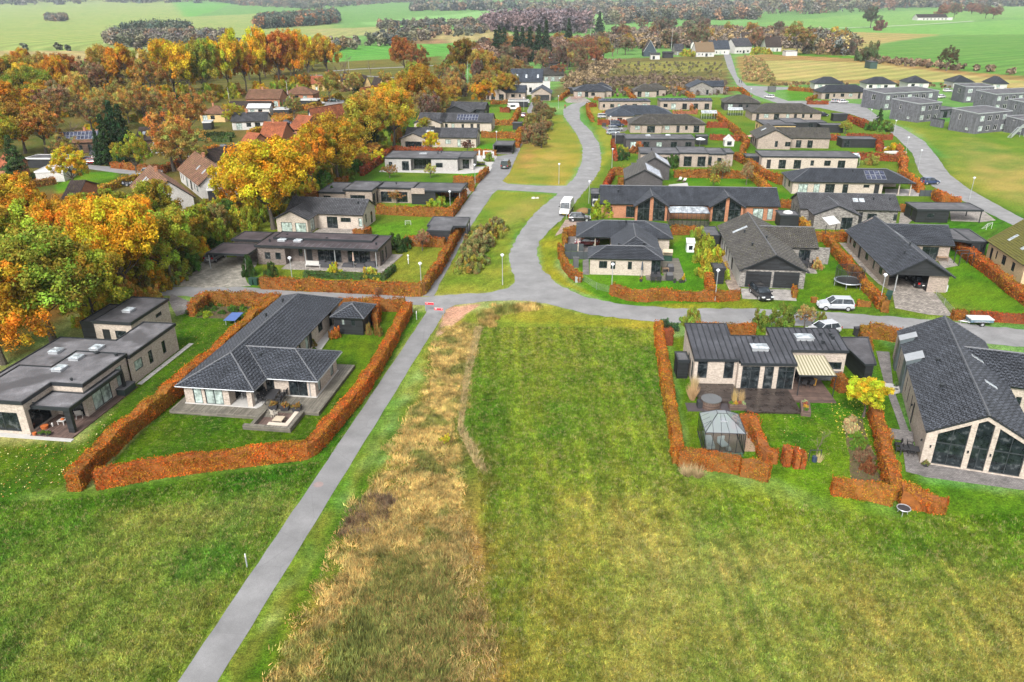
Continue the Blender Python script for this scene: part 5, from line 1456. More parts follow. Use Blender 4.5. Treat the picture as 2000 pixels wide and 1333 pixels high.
 h=hh('hip roofed house with a dark veranda at the top of the estate, brown grass behind',b2,(712,152),(900,152),2.6,9,'hip',5.0,ang=-3,wall=BEIGE,roof=TILEW,S=2,wings=[('h',5,14.5,6,14,2.6,4.7,1,None,None)]);h.done()
 h=hh('grey brick gable house with slate blue roof at the edge of the brown grass',b2,(1142,128),(1358,138),3.0,13,'gabley',5.4,ang=-4,wall=STONE,roof=TILEB,S=[(3,.8,.8,1.3,'d1'),(7,1,.2,2,'d1')],wings=[('gx',6,16,6,13,3.0,5.0,None,None,None)]);h.done()
 h=hh('brown hip roofed house with two linked roofs, right of centre',b2,(1412,245),(1735,268),2.7,11,'hip',5.0,ang=-8,wall=CHARB,roof=TILEW,S=3);h.done()
 h=hh('very long low hip roofed house beside the small road junction',b2,(1632,322),(2265,356),2.6,11.5,'hip',4.9,ang=-4,wall=BEIGE,roof=TILEW,S=4);h.vent(18,4);h.done()
 h=hh('yellow brick house with flat grey roof, stepped in two parts',b3,(-30,456),(222,456),3.1,11,'flat',ang=-3,wall=YELB,S=3,W=1);h.flat([(h.L-2,4),(h.L+5,4),(h.L+5,14),(h.L-2,14)],3.2);h.block(h.L,4.2,h.L+4.8,13.5,2.9,mat=BLACKW,S=(),E=());h.done()
 h=hh('beige gable house with weathered roof and one roof window, wing to the right',b2,(1672,525),(2000,562),2.8,12,'gabley',5.2,ang=-7,wall=BEIGE,roof=TILEW,S=[(4.5,.8,.6,1.6,'d1'),(7.2,2.0,.8,1.2,'d2')],W=3,wings=[('gx',6,20,2.5,10.5,2.7,4.9,[(4.8,1.4,.1,2,'d1'),(7.8,1.4,.1,2,'d1')],None,None)]);h.skylight(h.L*.3,7,1.0,1.4);h.done()
 h=hh('pale flat roofed house with a small lean-to greenhouse on its right end',b2,(1712,660),(2460,660),3.1,8,'flat',ang=-5,wall=PALE,S=2,W=1);h.done();HL['pale']=h
 s=hh('small flat roofed dark shed beside the pale flat roofed house',b2,(1590,662),(1722,664),2.4,4,'flat',ang=-6,wall=BLACKW,S=(),name='shed',cat='shed');s.done()
 for lab,f,A,B,D,nm_ in (('black shed with a round white dome on its roof beside the orange brick house',c6,(1785,310),(1942,316),3.8,'shed'),('black tall garden shed with grey felt roof beside the yellow green shrubs',c6,(1282,708),(1380,710),2.6,'shed'),('black flat roofed annex with glazed front beside the long grey roof',c6,(1190,458),(1340,462),5.5,'annex'),('dark open pavilion with pale flat roof inside red hedges',b3,(582,566),(858,572),5.0,'pavilion'),('small dark garden shed with flat roof above the pavilion',b3,(412,456),(605,460),4.0,'shed'),('dark outbuilding with a grey flat roof next to the yellow brick house',b3,(300,436),(468,440),5.5,'shed'),('little blue black shed with white roof at the hedge end',b3,(512,372),(632,374),3.0,'shed'),('low dark shed at the corner of the top bungalow',b2,(200,130),(262,132),4,'shed'),('grey flat roofed shed below the twin gable houses',b2,(700,745),(860,748),5,'shed'),('dark flat garage behind the hedge at the end of the orange brick house',c6,(360,148),(428,150),5.0,'garage'),('grey flat garage with red sides by the bend',b2,(540,498),(650,500),4.5,'garage'),('pale roofed garden shelter between two flat houses',b2,(1200,505),(1300,508),3.5,'shelter')):
  s=hh(lab,f,A,B,2.4,D,'flat',ang=-5,wall=BLACKW,S=([(.5,1.6,.1,1.9,'d2')]if D>=5 else ()),name=nm_,cat=nm_,mat=FELT,th=.25)
  if 'white dome' in lab:
   m=MB();m.dome(s.L*.5,1.9,2.3,.9,.8,.5,14,4);m.bd('roof_dome',WHITE,s.root,smooth=True)
  s.done()
HL={}
east_side()
def blocks():
 WOODG=planks("silvered_cladding",(.12,.122,.138),.15,.85,.3,axis='v')
 def blk(label,f,A,B,C,z,zl,hb,S,W):
  """A left front corner, B right front corner of the roof, C far corner of the side"""
  a,b,c=G(*f(*A),z),G(*f(*B),z),G(*f(*C),z)
  ang=math.atan2(b.y-a.y,b.x-a.x);L=math.hypot(b.x-a.x,b.y-a.y)
  h=House('cladded_block',label,cat='apartment block',origin=(a.x,a.y),ang=ang,wall=WOODG);h.fmat=WHITE
  D=h.l(*f(*C),z)[1]
  D=max(8.5,min(D,12))
  sl=(zl-z)/D
  h.block(.1,.1,L-.1,D-.1,hb,hs=(z-.25,zl-.25),S=S(L),W=W(D),E=[(2,1.1,3.6,1.3,'d1'),(5.5,1.1,.9,1.3,'d1')])
  h.flat([(0,0),(L,0),(L,D),(0,D)],0,zf=lambda x,y:z+sl*y,mat=FELT,th=.25,trim=ZINC)
  h.done();return h
 st=lambda L:[(x,1.7,zz,1.5,'d2' if (i+int(zz))%3 else 'b2')for i,x in enumerate(np.arange(1.2,L-2,3.3))for zz in (.7,3.6)]
 wt=lambda D:[(D*.3,.7,3.6,1.5,'d1'),(D*.62,.9,.8,.7,'b1')]
 blk('silver grey cladded two storey block nearest the road bend, with two upper windows',b3,(1190,292),(1365,277),(1005,262),6.0,6.6,5.4,st,wt)
 blk('long silver grey two storey block with an outside stair at its pale end wall',b3,(910,210),(1342,188),(785,185),6.0,6.6,5.4,st,lambda D:[(D*.45,1.8,3.2,1.9,'d2')])
 blk('silver grey two storey block standing furthest out on the grass, with three upper windows',b3,(1650,368),(1915,345),(1455,338),6.0,6.6,5.4,st,wt)
 blk('grey block with five upper windows behind the one on the grass',b3,(1782,216),(2200,196),(1628,196),6.0,6.6,5.4,st,wt)
 blk('pale ended grey block behind the parked cars',b3,(1548,158),(1775,156),(1450,142),6.0,6.5,5.4,st,lambda D:[(D*.4,1.8,3.2,1.9,'d2')])
 blk('grey cladded block cut by the right edge, half hidden behind the outermost one',b3,(2060,290),(2400,270),(1910,268),6.0,6.6,5.4,st,wt)
 blk('pale cornered cladded block with outside stair at the right edge of the green',b3,(2050,430),(2400,410),(1960,415),4.2,4.8,3.9,lambda L:[(1,1.3,.8,1.3,'d2')],wt)
 s=hh('low flat grey store between two cladded blocks',b3,(1352,340),(1530,330),2.8,8,'flat',ang=20,wall=WOODG,S=2,name='store',cat='shed');s.done()
 s=hh('low cladded store with flat roof at the foot of the outermost block',b3,(1385,415),(1440,425),2.6,5,'flat',ang=20,wall=WOODG,S=(),name='store',cat='shed');s.done()
 for lab,p in (('steel outside stair climbing to the end wall of the long grey block',(770,290)),('steel outside stair climbing to the pale ended block behind the cars',(1452,205)),('steel outside stair at the pale cornered block by the right edge',(1900,560))):
  w=G(*b3(*p));t=empty('outside_stair',(w.x,w.y,0),R(25),lab,'stair');m=MB();s2=MB()
  for k in range(12):s2.box(k*.3,0,.22*k,k*.3+.3,1.1,.22*k+.05)
  m.hl_([(0,-.05,0),(3.6,-.05,2.6),(3.6,0,2.6),(0,0,0)],[(0,-.05,.9),(3.6,-.05,3.5),(3.6,0,3.5),(0,0,.9)]);m.hl_([(0,1.1,0),(3.6,1.1,2.6),(3.6,1.15,2.6),(0,1.15,0)],[(0,1.1,.2),(3.6,1.1,2.8),(3.6,1.15,2.8),(0,1.15,.2)])
  m.box(3.6,-.05,2.55,5.6,1.5,2.65);m.box(3.6,-.08,2.65,5.6,-.03,3.6)
  for x in (3.7,5.5):m.box(x-.05,.0,0,x+.05,.1,2.55)
  m.bd('stair_frame',ZINC,t);o=s2.bd('step',ZINC,t);o['kind']='stuff'
 spec=[('leftmost black hip roofed house along the tan field',(362,135),(660,158),10,-7),('wide black hip roofed house in front of the leftmost one',(418,205),(812,203),9,3),('second black hip roofed house along the tan field',(768,136),(1120,166),10,-5),('third black hip roofed house along the tan field',(1092,128),(1425,165),11,-5),('fourth black hip roofed house along the tan field',(1450,124),(1780,158),11,-5),('rightmost black hip roofed house by the tan field',(1760,134),(2110,178),11,-5)]
 for lab,A,B,D,an in spec:
  h=hh(lab,b3,A,B,2.7,D,'hip',5.2,ang=an,wall=WHITEB if 'wide' not in lab else BEIGE,roof=TILE,S=5,W=(),group='black hip roofed houses by the tan field');h.done()
blocks()
def village():
 def vh(label,f,A,B,z,D,zr,wall,roof,ang=None,kind='gable',S=3,E=None,W=None,sky=(),ch=True,**k):
  if ang is not None and ang>-50:B=(B[0],A[1])
  h=hh(label,f,A,B,z,D,kind,zr,ang=ang,wall=wall,roof=roof,S=S,E=E,W=W,**k)
  for x in sky:h.skylight(h.L*x,D*.27,.8,1.2)
  if ch:h.chimney(h.L*.4,D*.5,zr-.6,zr+.8,.55,REDB)
  h.done();return h
 brown=planks("brown_boards",(.10,.055,.035),.15,.8,.3)
 h=vh('dark brown house with a big solar array on its roof among the left trees',b4,(560,600),(760,545),2.8,9,5.4,brown,TILEP,ang=14,sky=())
 h.solar(h.L*.3,2.6,12,2,.95,1.7)
 vh('dark roofed bungalow with a white verge among orange trees, lower left',b4,(470,1045),(590,1008),2.7,14,4.9,REDB,TILED,ang=10,kind='gable',ch=False)
 vh('big weathered red roofed house with a white gable and a dormer, lower left wood edge',b4,(1010,935),(1310,1055),2.8,9,6.6,WHITEB,TILEP,ang=-57,S=3,sky=(.3,.4,.6,.7))
 vh('weathered brown roofed house behind the big red one with white gable',b4,(1380,805),(1640,925),2.8,9,6.4,WHITEB,TILEP,ang=-57,sky=(.55,.8))
 vh('steep white gabled house with dark weathered roof beside the orange oaks',b4,(1572,748),(1705,795),2.9,12,5.8,WHITEB,TILED,ang=-34,kind='gabley',S=[(2.5,.4,1,1.6,'d1'),(4.0,.4,1,1.6,'d1'),(5.5,.4,1,1.6,'d1')],ch=False)
 vh('dark roofed house with three roof windows behind the white swing',b4,(1050,580),(1320,585),2.7,9,5.6,brown,TILED,ang=2,sky=(.2,.5,.75))
 vh('red brown hip roofed brick house with a yellow brick end',b4,(1545,372),(1760,382),2.7,9,4.9,YELB,TILEP,kind='hip',ang=-4,W=2)
 vh('low dark roofed cabin left of the red brown hip roof',b4,(1240,405),(1360,375),2.3,6,4.0,brown,TILED,ang=20,ch=False)
 vh('long brown gable house with white verges and blue gable ends',b5,(712,535),(985,548),3.0,11,6.0,REDB,TILEP,ang=-3,E=3)
 vh('dark roofed low brick wing in front of the long brown gable house',b5,(575,598),(900,602),2.6,7,4.2,REDB,TILED,ang=-2,ch=False)
 vh('brown roofed hip house with a carport beside the yellow hedges',b5,(1000,500),(1250,505),2.7,10,5.2,REDB,TILEP,kind='hip',ang=-3)
 vh('light grey roofed bungalow with a white open gable',b5,(600,715),(880,668),2.6,10,4.8,WHITEB,TILEG,ang=8,ch=True)
 vh('white walled garden room with a white pitched roof between brick houses',b5,(722,608),(905,606),2.6,5,3.8,WHITEB,plain("white_sheet_roof",(.62,.64,.66),.4),ang=-2,ch=False)
 vh('red tiled cottage with pale yellow gable, leftmost of the far row',b5,(1228,418),(1345,420),3.0,8,6.0,YELB,TILER,ang=10)
 for i,(A,B,rf,lab)in enumerate((((1380,395),(1445,400),TILER,'red tiled house with dark eyed yellow gable in the far row'),((1500,410),(1575,415),TILED,'dark roofed house with yellow gable, second of the far row'),((1640,435),(1715,438),TILED,'dark roofed house with yellow gable, third of the far row'),((1745,460),(1830,465),TILED,'dark roofed house beside the bright red gables'))):
  vh(lab,b5,A,B,3.0,11,7.2,YELB,rf,ang=24,kind='gabley',S=[(1.2,.9,.9,1.2,'d1'),(4.5,.9,.9,1.2,'d1')],ch=False,group='yellow gabled houses of the far row')
 vh('bright red tiled house with tall brick gable and white edged roof windows',b5,(1740,500),(1800,525),3.4,12,7.5,REDB,TILER,ang=-32,kind='gabley',S=[(2.5,1.4,2.8,1.4,'b1')],sky=())
 vh('bright red tiled house with a steep white gable',b5,(1595,535),(1655,545),3.2,14,7.2,WHITEB,TILER,ang=-28,kind='gabley',ch=False,S=())
 vh('red tiled roof with white gable beside the parked green car',b5,(1195,720),(1275,735),3.2,15,7.4,WHITEB,TILER,ang=-30,kind='gabley',ch=False,S=())
 vh('orange red roofed house half hidden by the big oak',b5,(820,835),(1010,845),3.2,10,6.6,REDB,TILER,ang=-5,E=2)
 vh('bright red roofed house between the oak crowns',b5,(1040,770),(1220,790),3.2,10,6.6,REDB,TILER,ang=-30,ch=False)
 vh('red roofed house with dark blue gable end behind the orange oaks',b4,(1830,650),(1990,690),3.0,10,6.6,DARK and REDB,TILER,ang=-30,ch=False)
 vh('red roofed house cut by the left edge behind the fir',b4,(-40,790),(55,800),3.0,8,5.6,REDB,TILER,ang=-5,ch=False)
 vh('orange roofed low shed at the lower left fringe',b4,(-40,970),(55,980),2.4,5,3.4,WHITEB,TILER,ang=-5,ch=False)
 s=hh('white flat roofed garage behind the fir tree hedge',b4,(262,822),(520,800),2.5,8,'flat',ang=8,wall=WHITEB,S=(),name='garage',cat='garage',mat=plain("white_felt",(.5,.5,.5),.7,.25,1),trim=WHITE);s.done()
 s=hh('grey flat roofed carport beyond the fir tree',b4,(190,715),(470,740),2.5,5,'flat',ang=-4,wall=BLACKW,S=(),name='carport',cat='carport',trim=WHITE);s.done()
 s=hh('small white garden house beside the dark firs',b4,(690,690),(775,730),2.3,4,'gable',3.4,ang=-10,wall=WHITEB,roof=TILEG,S=(),name='garden_house',cat='garden house');s.done()
 s=hh('cream roofed carport at the edge of the orange trees',b4,(1610,962),(1750,925),2.4,5,'flat',ang=14,wall=BLACKW,S=(),name='carport',cat='carport',mat=SILL,trim=WHITE);s.done()
 for lab,f,A,B,an in (('white roofed carport by the blue gabled house',b5,(1130,540),(1290,535),-3),('grey roofed low carport in front of the brick house',b5,(935,612),(1075,600),2),('small blue grey lean-to below the yellow brick end',b5,(375,715),(465,700),10)):
  s=hh(lab,f,A,B,2.5,5,'flat',ang=an,wall=BLACKW,S=(),name='carport',cat='carport',mat=plain("pale_felt",(.3,.32,.33),.7),trim=WHITE);s.done()
 vh('dark grey slated barn roof in the trees with five small roof windows',b6,(780,400),(890,395),3.0,16,8.0,CHARB,TILED,ang=-8,sky=(.3,.5,.7),S=2)
 vh('pale brown roofed house behind the white walled house',b6,(760,490),(930,480),3,12,6,STONE,TILEW,ang=-4)
 vh('small black cabin with white windows left of the wood',b1,(1100,60),(1170,68),3,8,6,BLACKW,TILED,ang=-20,kind='gabley',S=[(2,1,1,1.5,'b1'),(4.5,1,1,1.5,'b1')],ch=False)
 vh('steep dark blue A shaped house with white verges at the far end of the estate',b6,(1525,315),(1628,320),3.2,14,11.0,plain("blue_black_boards",(.03,.045,.06),.6),TILED,ang=-3,kind='gabley',S=[(3,1.8,3.4,1.6,'b2'),(7,1.8,3.4,1.6,'b2')],ch=False,trim=WHITE)
 vh('white veranda cabin in front of the blue A shaped house',b6,(1580,335),(1655,335),3.2,7,4.2,WHITEB,TILEG,ang=-3,ch=False)
 vh('long dark flat store beside the white veranda cabin',b6,(1672,325),(1755,325),3.2,6,4.2,BLACKW,TILEG,ang=-3,ch=False,S=())
 vh('pale yellow house with a red roof and roof windows in the far trees',b6,(1570,245),(1660,250),4,14,11,YELB,TILER,ang=-12,kind='gabley',S=3)
 vh('white gable ended house with dark roof among far trees',b6,(1135,335),(1225,330),3.5,12,7.5,WHITEB,TILEP,ang=-5,S=2)
 vh('low thatched farmhouse with a brown roof right of the country lane end',b7,(170,292),(280,290),3.2,14,9.5,WHITEB,plain("thatch",(.17,.12,.07),.95,.3,2),ang=3)
 vh('long white farmhouse with dark blue roof and many small windows',b7,(250,277),(365,278),3.6,14,9.5,WHITEB,TILEB,ang=2,S=8)
 vh('tall white gabled barn with grey roof beside the country lane',b7,(390,262),(520,235),5,14,10.5,WHITEB,TILEG,ang=20,S=3,W=())
 vh('white gabled house with dark roof at the left end of the farm group',b7,(140,248),(215,252),4,16,11,WHITEB,TILED,ang=-10,kind='gabley',S=2)
 vh('white house with a blue black roof and big dormer right of the farm',b7,(560,265),(655,262),3.2,14,10.5,WHITEB,TILED,ang=2,S=5,W=())
 vh('green brown roofed house behind the thatched farm',b7,(200,212),(290,208),4,14,10,REDB,TILEM,ang=4)
 vh('dark red roofed house above the tall white barn',b7,(425,222),(560,205),4,16,10,WHITEB,TILED,ang=-4)
 vh('small grey cottage with hipped roof left of the farm',b7,(52,285),(110,283),3,12,7.5,STONE,TILEG,ang=2,ch=False)
 s=hh('pink white garden shed right of the dormer house',b7,(672,285),(722,282),3.5,7,'flat',ang=2,wall=WHITEB,S=(),name='shed',cat='shed',mat=WHITE);s.done()
 s=hh('dark green store at the foot of the big green slope',b7,(1145,345),(1198,347),4,9,'flat',ang=-3,wall=plain("dark_green_boards",(.03,.06,.05),.7),S=(),name='store',cat='store',mat=FELT);s.done()
 vh('long white farm with a dark green end wall on the far slope',b7,(1408,100),(1600,103),5,22,11,WHITEB,TILED,ang=0,S=[(10+7*k,3,1.5,2.0,'d1')for k in range(9)],ch=False)
 vh('pale flat barn roof beyond the woods at the top',b7,(432,28),(575,26),6,60,12,WHITEB,plain("pale_barn_roof",(.42,.44,.45),.6),ang=0,S=(),ch=False)
 vh('long white gabled barn at the far left woods',b8,(948,22),(985,22),6,40,14,WHITEB,plain("pale_grey_roof",(.5,.5,.5),.6),ang=0,S=(),ch=False)
 r=random.Random(5)
 for k in range(34):
  px=r.uniform(778,905);py=22.5-(px-778)*.05+r.uniform(-2.2,2.2)
  w=r.uniform(6,12)
  h=hh('tiny red roofed house of the distant village',full,(px,py),(px+w*.5,py),4,16,'gable',12,ang=r.uniform(-20,20),wall=WHITEB if r.random()<.5 else REDB,roof=TILER,S=(),group='red roofed houses of the distant village',name='village_house');h.done()
 for k in range(12):
  px=950+k*31+r.uniform(-4,4)
  h=hh('white industrial hall in the line along the horizon',full,(px,13-k*.25),(px+r.uniform(12,22),13-k*.25),9,40,'flat',ang=0,wall=WHITEB,S=(),mat=plain("hall_roof",(.45,.45,.46),.6),group='white halls along the horizon',name='industrial_hall',cat='hall');h.done()
village()
def leaf_soup(C,rad,n,size,r,up=0.35,flat=1.0):
 """n leaf quads round every clump centre; returns verts and per leaf clump index"""
 k=len(C)
 idx=np.repeat(np.arange(k),n)
 m=len(idx)
 d=r.normal(size=(m,3));d/=np.linalg.norm(d,axis=1)[:,None]
 rr=rad[idx]*r.random(m)**0.45
 p=C[idx]+d*rr[:,None]*np.array([1,1,flat])
 nn=d*0.9+r.normal(size=(m,3))*0.7+np.array([0,0,up])
 nn/=np.linalg.norm(nn,axis=1)[:,None]
 a=np.cross(nn,r.normal(size=(m,3)));a/=np.linalg.norm(a,axis=1)[:,None]
 b=np.cross(nn,a)
 s=size*(0.6+0.8*r.random(m))
 a*=s[:,None];b*=(s*0.7)[:,None]
 V=np.stack([p-a,p-b*.9,p+a,p+b*.9],1).reshape(-1,3)
 return V,idx
def tint_for(k,idx,r,spread=0.28,hue=0.3,leaf=0.16):
 cb=np.clip(0.5+r.normal(size=k)*spread*0.75,0.05,0.95)
 ch=np.clip(0.5+r.normal(size=k)*hue,0,1)
 t=np.stack([np.clip(cb[idx]+r.normal(size=len(idx))*leaf,0,1),np.clip(ch[idx]+r.normal(size=len(idx))*0.15,0,1),np.zeros(len(idx))],1)
 return t
def crown_mesh(seed,kind='round',nc=120,n=70,size=0.055):
 r=np.random.default_rng(seed)
 if kind=='conifer':
  L=[];
  for k in range(15):
   z=k/15;R0=(1-z)*0.36+0.015
   for j in range(max(5,int(20*(1-z)))):
    a=r.random()*6.283;q=R0*(0.55+.5*r.random());L.append((q*math.cos(a),q*math.sin(a),z+r.normal()*.015-q*.12))
    L.append((q*.5*math.cos(a),q*.5*math.sin(a),z+.02))
  C=np.array(L);rad=np.full(len(C),.055)
  V,idx=leaf_soup(C,rad,26,0.02,r,0.3,.6)
  return np_mesh('crown',V,4,FOL,tint_for(len(C),idx,r,.3,.2)),C
 lobes=[]
 nl={'round':9,'tall':9,'wide':12,'bush':6,'sparse':9}[kind]
 for k in range(nl):
  a=k*2.4+r.random();e=r.uniform(-.35,1.0)
  q=r.uniform(.38,.66)
  lobes.append((q*math.cos(a)*math.sqrt(max(0.15,1-e*e*.8)),q*math.sin(a)*math.sqrt(max(.15,1-e*e*.8)),e*.62,r.uniform(.30,.5)))
 lobes.append((0,0,.1,.5))
 C=[];rad=[]
 while len(C)<nc:
  l=lobes[r.integers(len(lobes))]
  d=r.normal(size=3);d/=np.linalg.norm(d)
  if d[2]<-.55:continue
  p=np.array(l[:3])+d*l[3]*(0.55+.5*r.random())
  C.append(p);rad.append(r.uniform(.09,.19)if kind!='sparse' else r.uniform(.07,.13))
 C=np.array(C);rad=np.array(rad)
 if kind=='tall':C[:,2]*=1.0
 if kind=='bush':C[:,2]=np.abs(C[:,2])*.95
 V,idx=leaf_soup(C,rad,n,size,r)
 return np_mesh('crown',V,4,FOL,tint_for(len(C),idx,r)),C
def trunk_mesh(seed,C,base,r0=0.05,nb=22,twig=0):
 """trunk from z=base (below the crown centre) to inside the crown with limbs to some clumps; crown units"""
 r=random.Random(seed);m=MB()
 top=.35
 pts=[(0,0,base)];z=base;x=y=0
 while z<top:
  z+=(top-base)/5;x+=r.uniform(-.03,.03);y+=r.uniform(-.03,.03);pts.append((x,y,z))
 rads=[r0*(1-.8*i/(len(pts)-1))for i in range(len(pts))]
 rads[0]*=1.35
 m.tube(pts,rads,7)
 sel=list(range(len(C)));r.shuffle(sel)
 for i in sel[:nb]:
  c=C[i];zs=min(top-.05,max(base*.45,c[2]-.35-.3*r.random()));t=(zs-base)/(top-base)
  k=min(len(pts)-1,int(t*5));s=pts[k]
  mid=((s[0]+c[0])/2,(s[1]+c[1])/2,s[2]*.62+c[2]*.38+.0)
  m.tube([s,mid,tuple(c)],[r0*.38,r0*.22,r0*.06],4,cap=False)
 return m.mesh('trunk',BARK,uv=False)
def bare_mesh(seed,hgt=1.0,spread=.5,nb=26,twigs=14):
 """leafless tree of forking limbs and fine twigs, unit height"""
 r=random.Random(seed);m=MB();tips=[]
 def grow(p,d,L,rad,lev):
  d=d.normalized();q=p+d*L
  m.tube([p,(p+q)/2+Vector((r.uniform(-1,1),r.uniform(-1,1),0))*L*.06,q],[rad,rad*.8,rad*.6],5 if lev<2 else 3,cap=False)
  if lev>=4:return
  for k in range(3 if lev<3 else 4):
   a=r.uniform(0,6.283);t=r.uniform(.35,.75)
   nd=d+Vector((math.cos(a),math.sin(a),r.uniform(-.1,.4)))*t
   grow(q if r.random()<.6 else p+d*L*r.uniform(.5,1),nd,L*r.uniform(.6,.8),rad*.55,lev+1)
 grow(Vector((0,0,0)),Vector((0,0,1)),.30,.018,0)
 return m.mesh('limbs',TWIG,uv=False)
TP={}
def protos():
 for i in range(5):TP['round%d'%i]=crown_mesh(10+i,'round',150,150,.029)
 for i in range(3):TP['wide%d'%i]=crown_mesh(30+i,'wide',210,140,.024)
 for i in range(3):TP['sparse%d'%i]=crown_mesh(40+i,'sparse',130,70,.028)
 for i in range(3):TP['bush%d'%i]=crown_mesh(50+i,'bush',80,130,.038)
 for i in range(2):TP['conifer%d'%i]=crown_mesh(60+i,'conifer')
 for k in list(TP):
  me,C=TP[k]
  if k.startswith('conifer'):
   m=MB();m.tube([(0,0,-.1),(0,0,.9)],[.03,.006],6);tr=m.mesh('trunk',BARK,uv=False)
  elif k.startswith('bush'):
   m=MB();r=random.Random(3)
   for j in range(7):c=C[j*7];m.tube([(0,0,0),tuple(c*.5),tuple(c)],[.03,.02,.008],4,cap=False)
   tr=m.mesh('stem',BARK,uv=False)
  else:tr=trunk_mesh(hash(k)%1000 if False else len(k)*7+ord(k[-1]),C,-1.35 if not k.startswith('wide')else -1.15,.055,24)
  TP[k]=(me,tr)
 for i in range(3):TP['bare%d'%i]=(None,bare_mesh(70+i))
protos()
TCOUNT=[0]
def tree(x,y,h,rad,color,kind='round',label=None,group=None,name=None,cat=None,zs=None,base=0.0):
 """h total height, rad crown radius"""
 TCOUNT[0]+=1;i=TCOUNT[0]
 n=sum(k.startswith(kind)for k in TP);key=kind+str(i*7%n)
 me,tr=TP[key]
 nmz=name or {'conifer':'conifer_tree','bush':'bush','bare':'bare_tree'}.get(kind,'broadleaf_tree')
 t=empty(nmz,(x,y,base),rnd.uniform(0,6.28),label,cat or {'bush':'bush'}.get(kind,'tree'),group)
 c=color
 if kind=='conifer':
  s=(rad/.36,rad/.36,h)
  link('crown',me,t,color=c,scale=s);link('trunk',tr,t,scale=(h*.5,h*.5,h))
 elif kind=='bush':
  s=(rad,rad,h*.95);link('foliage',me,t,color=c,scale=s);link('stem',tr,t,scale=s)
 elif kind=='bare':
  link('limbs',tr,t,scale=(h*.82*rad/(h*.38),h*.82*rad/(h*.38),h*.82))
 else:
  ch=min(h*.93,rad*2.9)if zs is None else zs*h
  cz=h-ch*.5
  s=(rad,rad,ch/1.75)
  link('crown',me,t,(0,0,cz),color=c,scale=s)
  b=1.35 if kind!='wide' else 1.15
  link('trunk',tr,t,(0,0,cz),scale=(rad*.9,rad*.9,cz/b))
 return t
ORA=(.44,.22,.02);ORY=(.47,.31,.02);YEL=(.45,.34,.025);O_=(.30,.26,.03);OLG=(.2,.215,.03);BRO=(.36,.2,.05)
RUS=(.36,.15,.03);DGR=(.025,.055,.025);GRN=(.07,.13,.025);GBR=(.16,.12,.07);LIM=(.27,.28,.035);PIN=(.24,.15,.09);MAU=(.15,.10,.085)
def T(px,py,h,rad,color,kind='round',label=None,group=None,f=full,**k):
 w=G(*f(px,py));v=rnd.uniform(.88,1.12)
 return tree(w.x,w.y,h,rad,tuple(min(.7,c*v)for c in color),kind,label,group,**k)
for a in [(8,712,11.5,6.3,ORA,'wide','vivid orange oak cut by the left edge beside the flat roofed house'),(105,668,13,7.6,OLG,'wide','broad olive green tree behind the flat roofed house, largest on the left'),(190,640,10,5.0,O_,'round','olive brown tree right behind the lean-to of the flat roofed house'),(40,590,12,6.4,O_,'round','olive tree rising behind the vivid orange oak'),(255,590,13.5,6.4,ORY,'wide','golden yellow oak in front of the red roofs at lower left'),(205,560,12,5.2,ORA,'round','rusty orange tree left of the golden oak'),(150,530,11,5.0,ORA,'round','orange tree below the dark roof with the white verge'),(60,500,11.5,6.2,ORA,'round','orange tree at the left edge below the orange shed'),(12,480,11,5.5,ORA,'round','orange tree cut by the left edge above the broad olive ones'),(335,555,10.5,5.2,LIM,'round','yellow green tree right of the golden oak'),(535,448,15.0,8.4,ORY,'wide','big golden orange oak in front of the red roofs'),(478,425,12.0,5.6,ORY,'round','golden tree overlapping the left side of the big oak'),(580,412,14.0,6.6,ORA,'round','orange oak right behind the big golden one'),(612,375,13,6,ORA,'round','third orange oak, nearest the pale flat roofed houses'),(660,355,14.0,8.0,(.36,.23,.025),'wide','large bronze oak beside the stepped flat roofs'),(718,305,15.0,8.6,(.36,.25,.035),'wide','large bronze green oak behind the grey brick house'),(770,285,15.0,7.5,(.42,.27,.03),'wide','golden brown tree left of the long gable houses'),(822,235,17.0,9.2,(.30,.16,.02),'wide','big orange and green domed oak above the black garage gable'),(808,190,13,8.0,(.26,.25,.04),'round','yellow green tree behind the domed oak'),(905,162,20,9.0,(.17,.115,.02),'round','tall dark bronze tree near the steep slate roofs'),(948,175,16,8.5,(.32,.21,.05),'round','pale golden tree between the bronze tree and the conifers'),(942,212,10,5.0,(.42,.22,.02),'round','orange tree beside the blue grey gable house'),(790,150,20,9,(.24,.095,.025),'round','rust red tree at the field edge'),(815,155,18,8,(.27,.13,.05),'sparse','thinning brown tree right of the rust red one'),]:
 T(a[0],a[1],a[2],a[3],a[4],a[5],a[6])
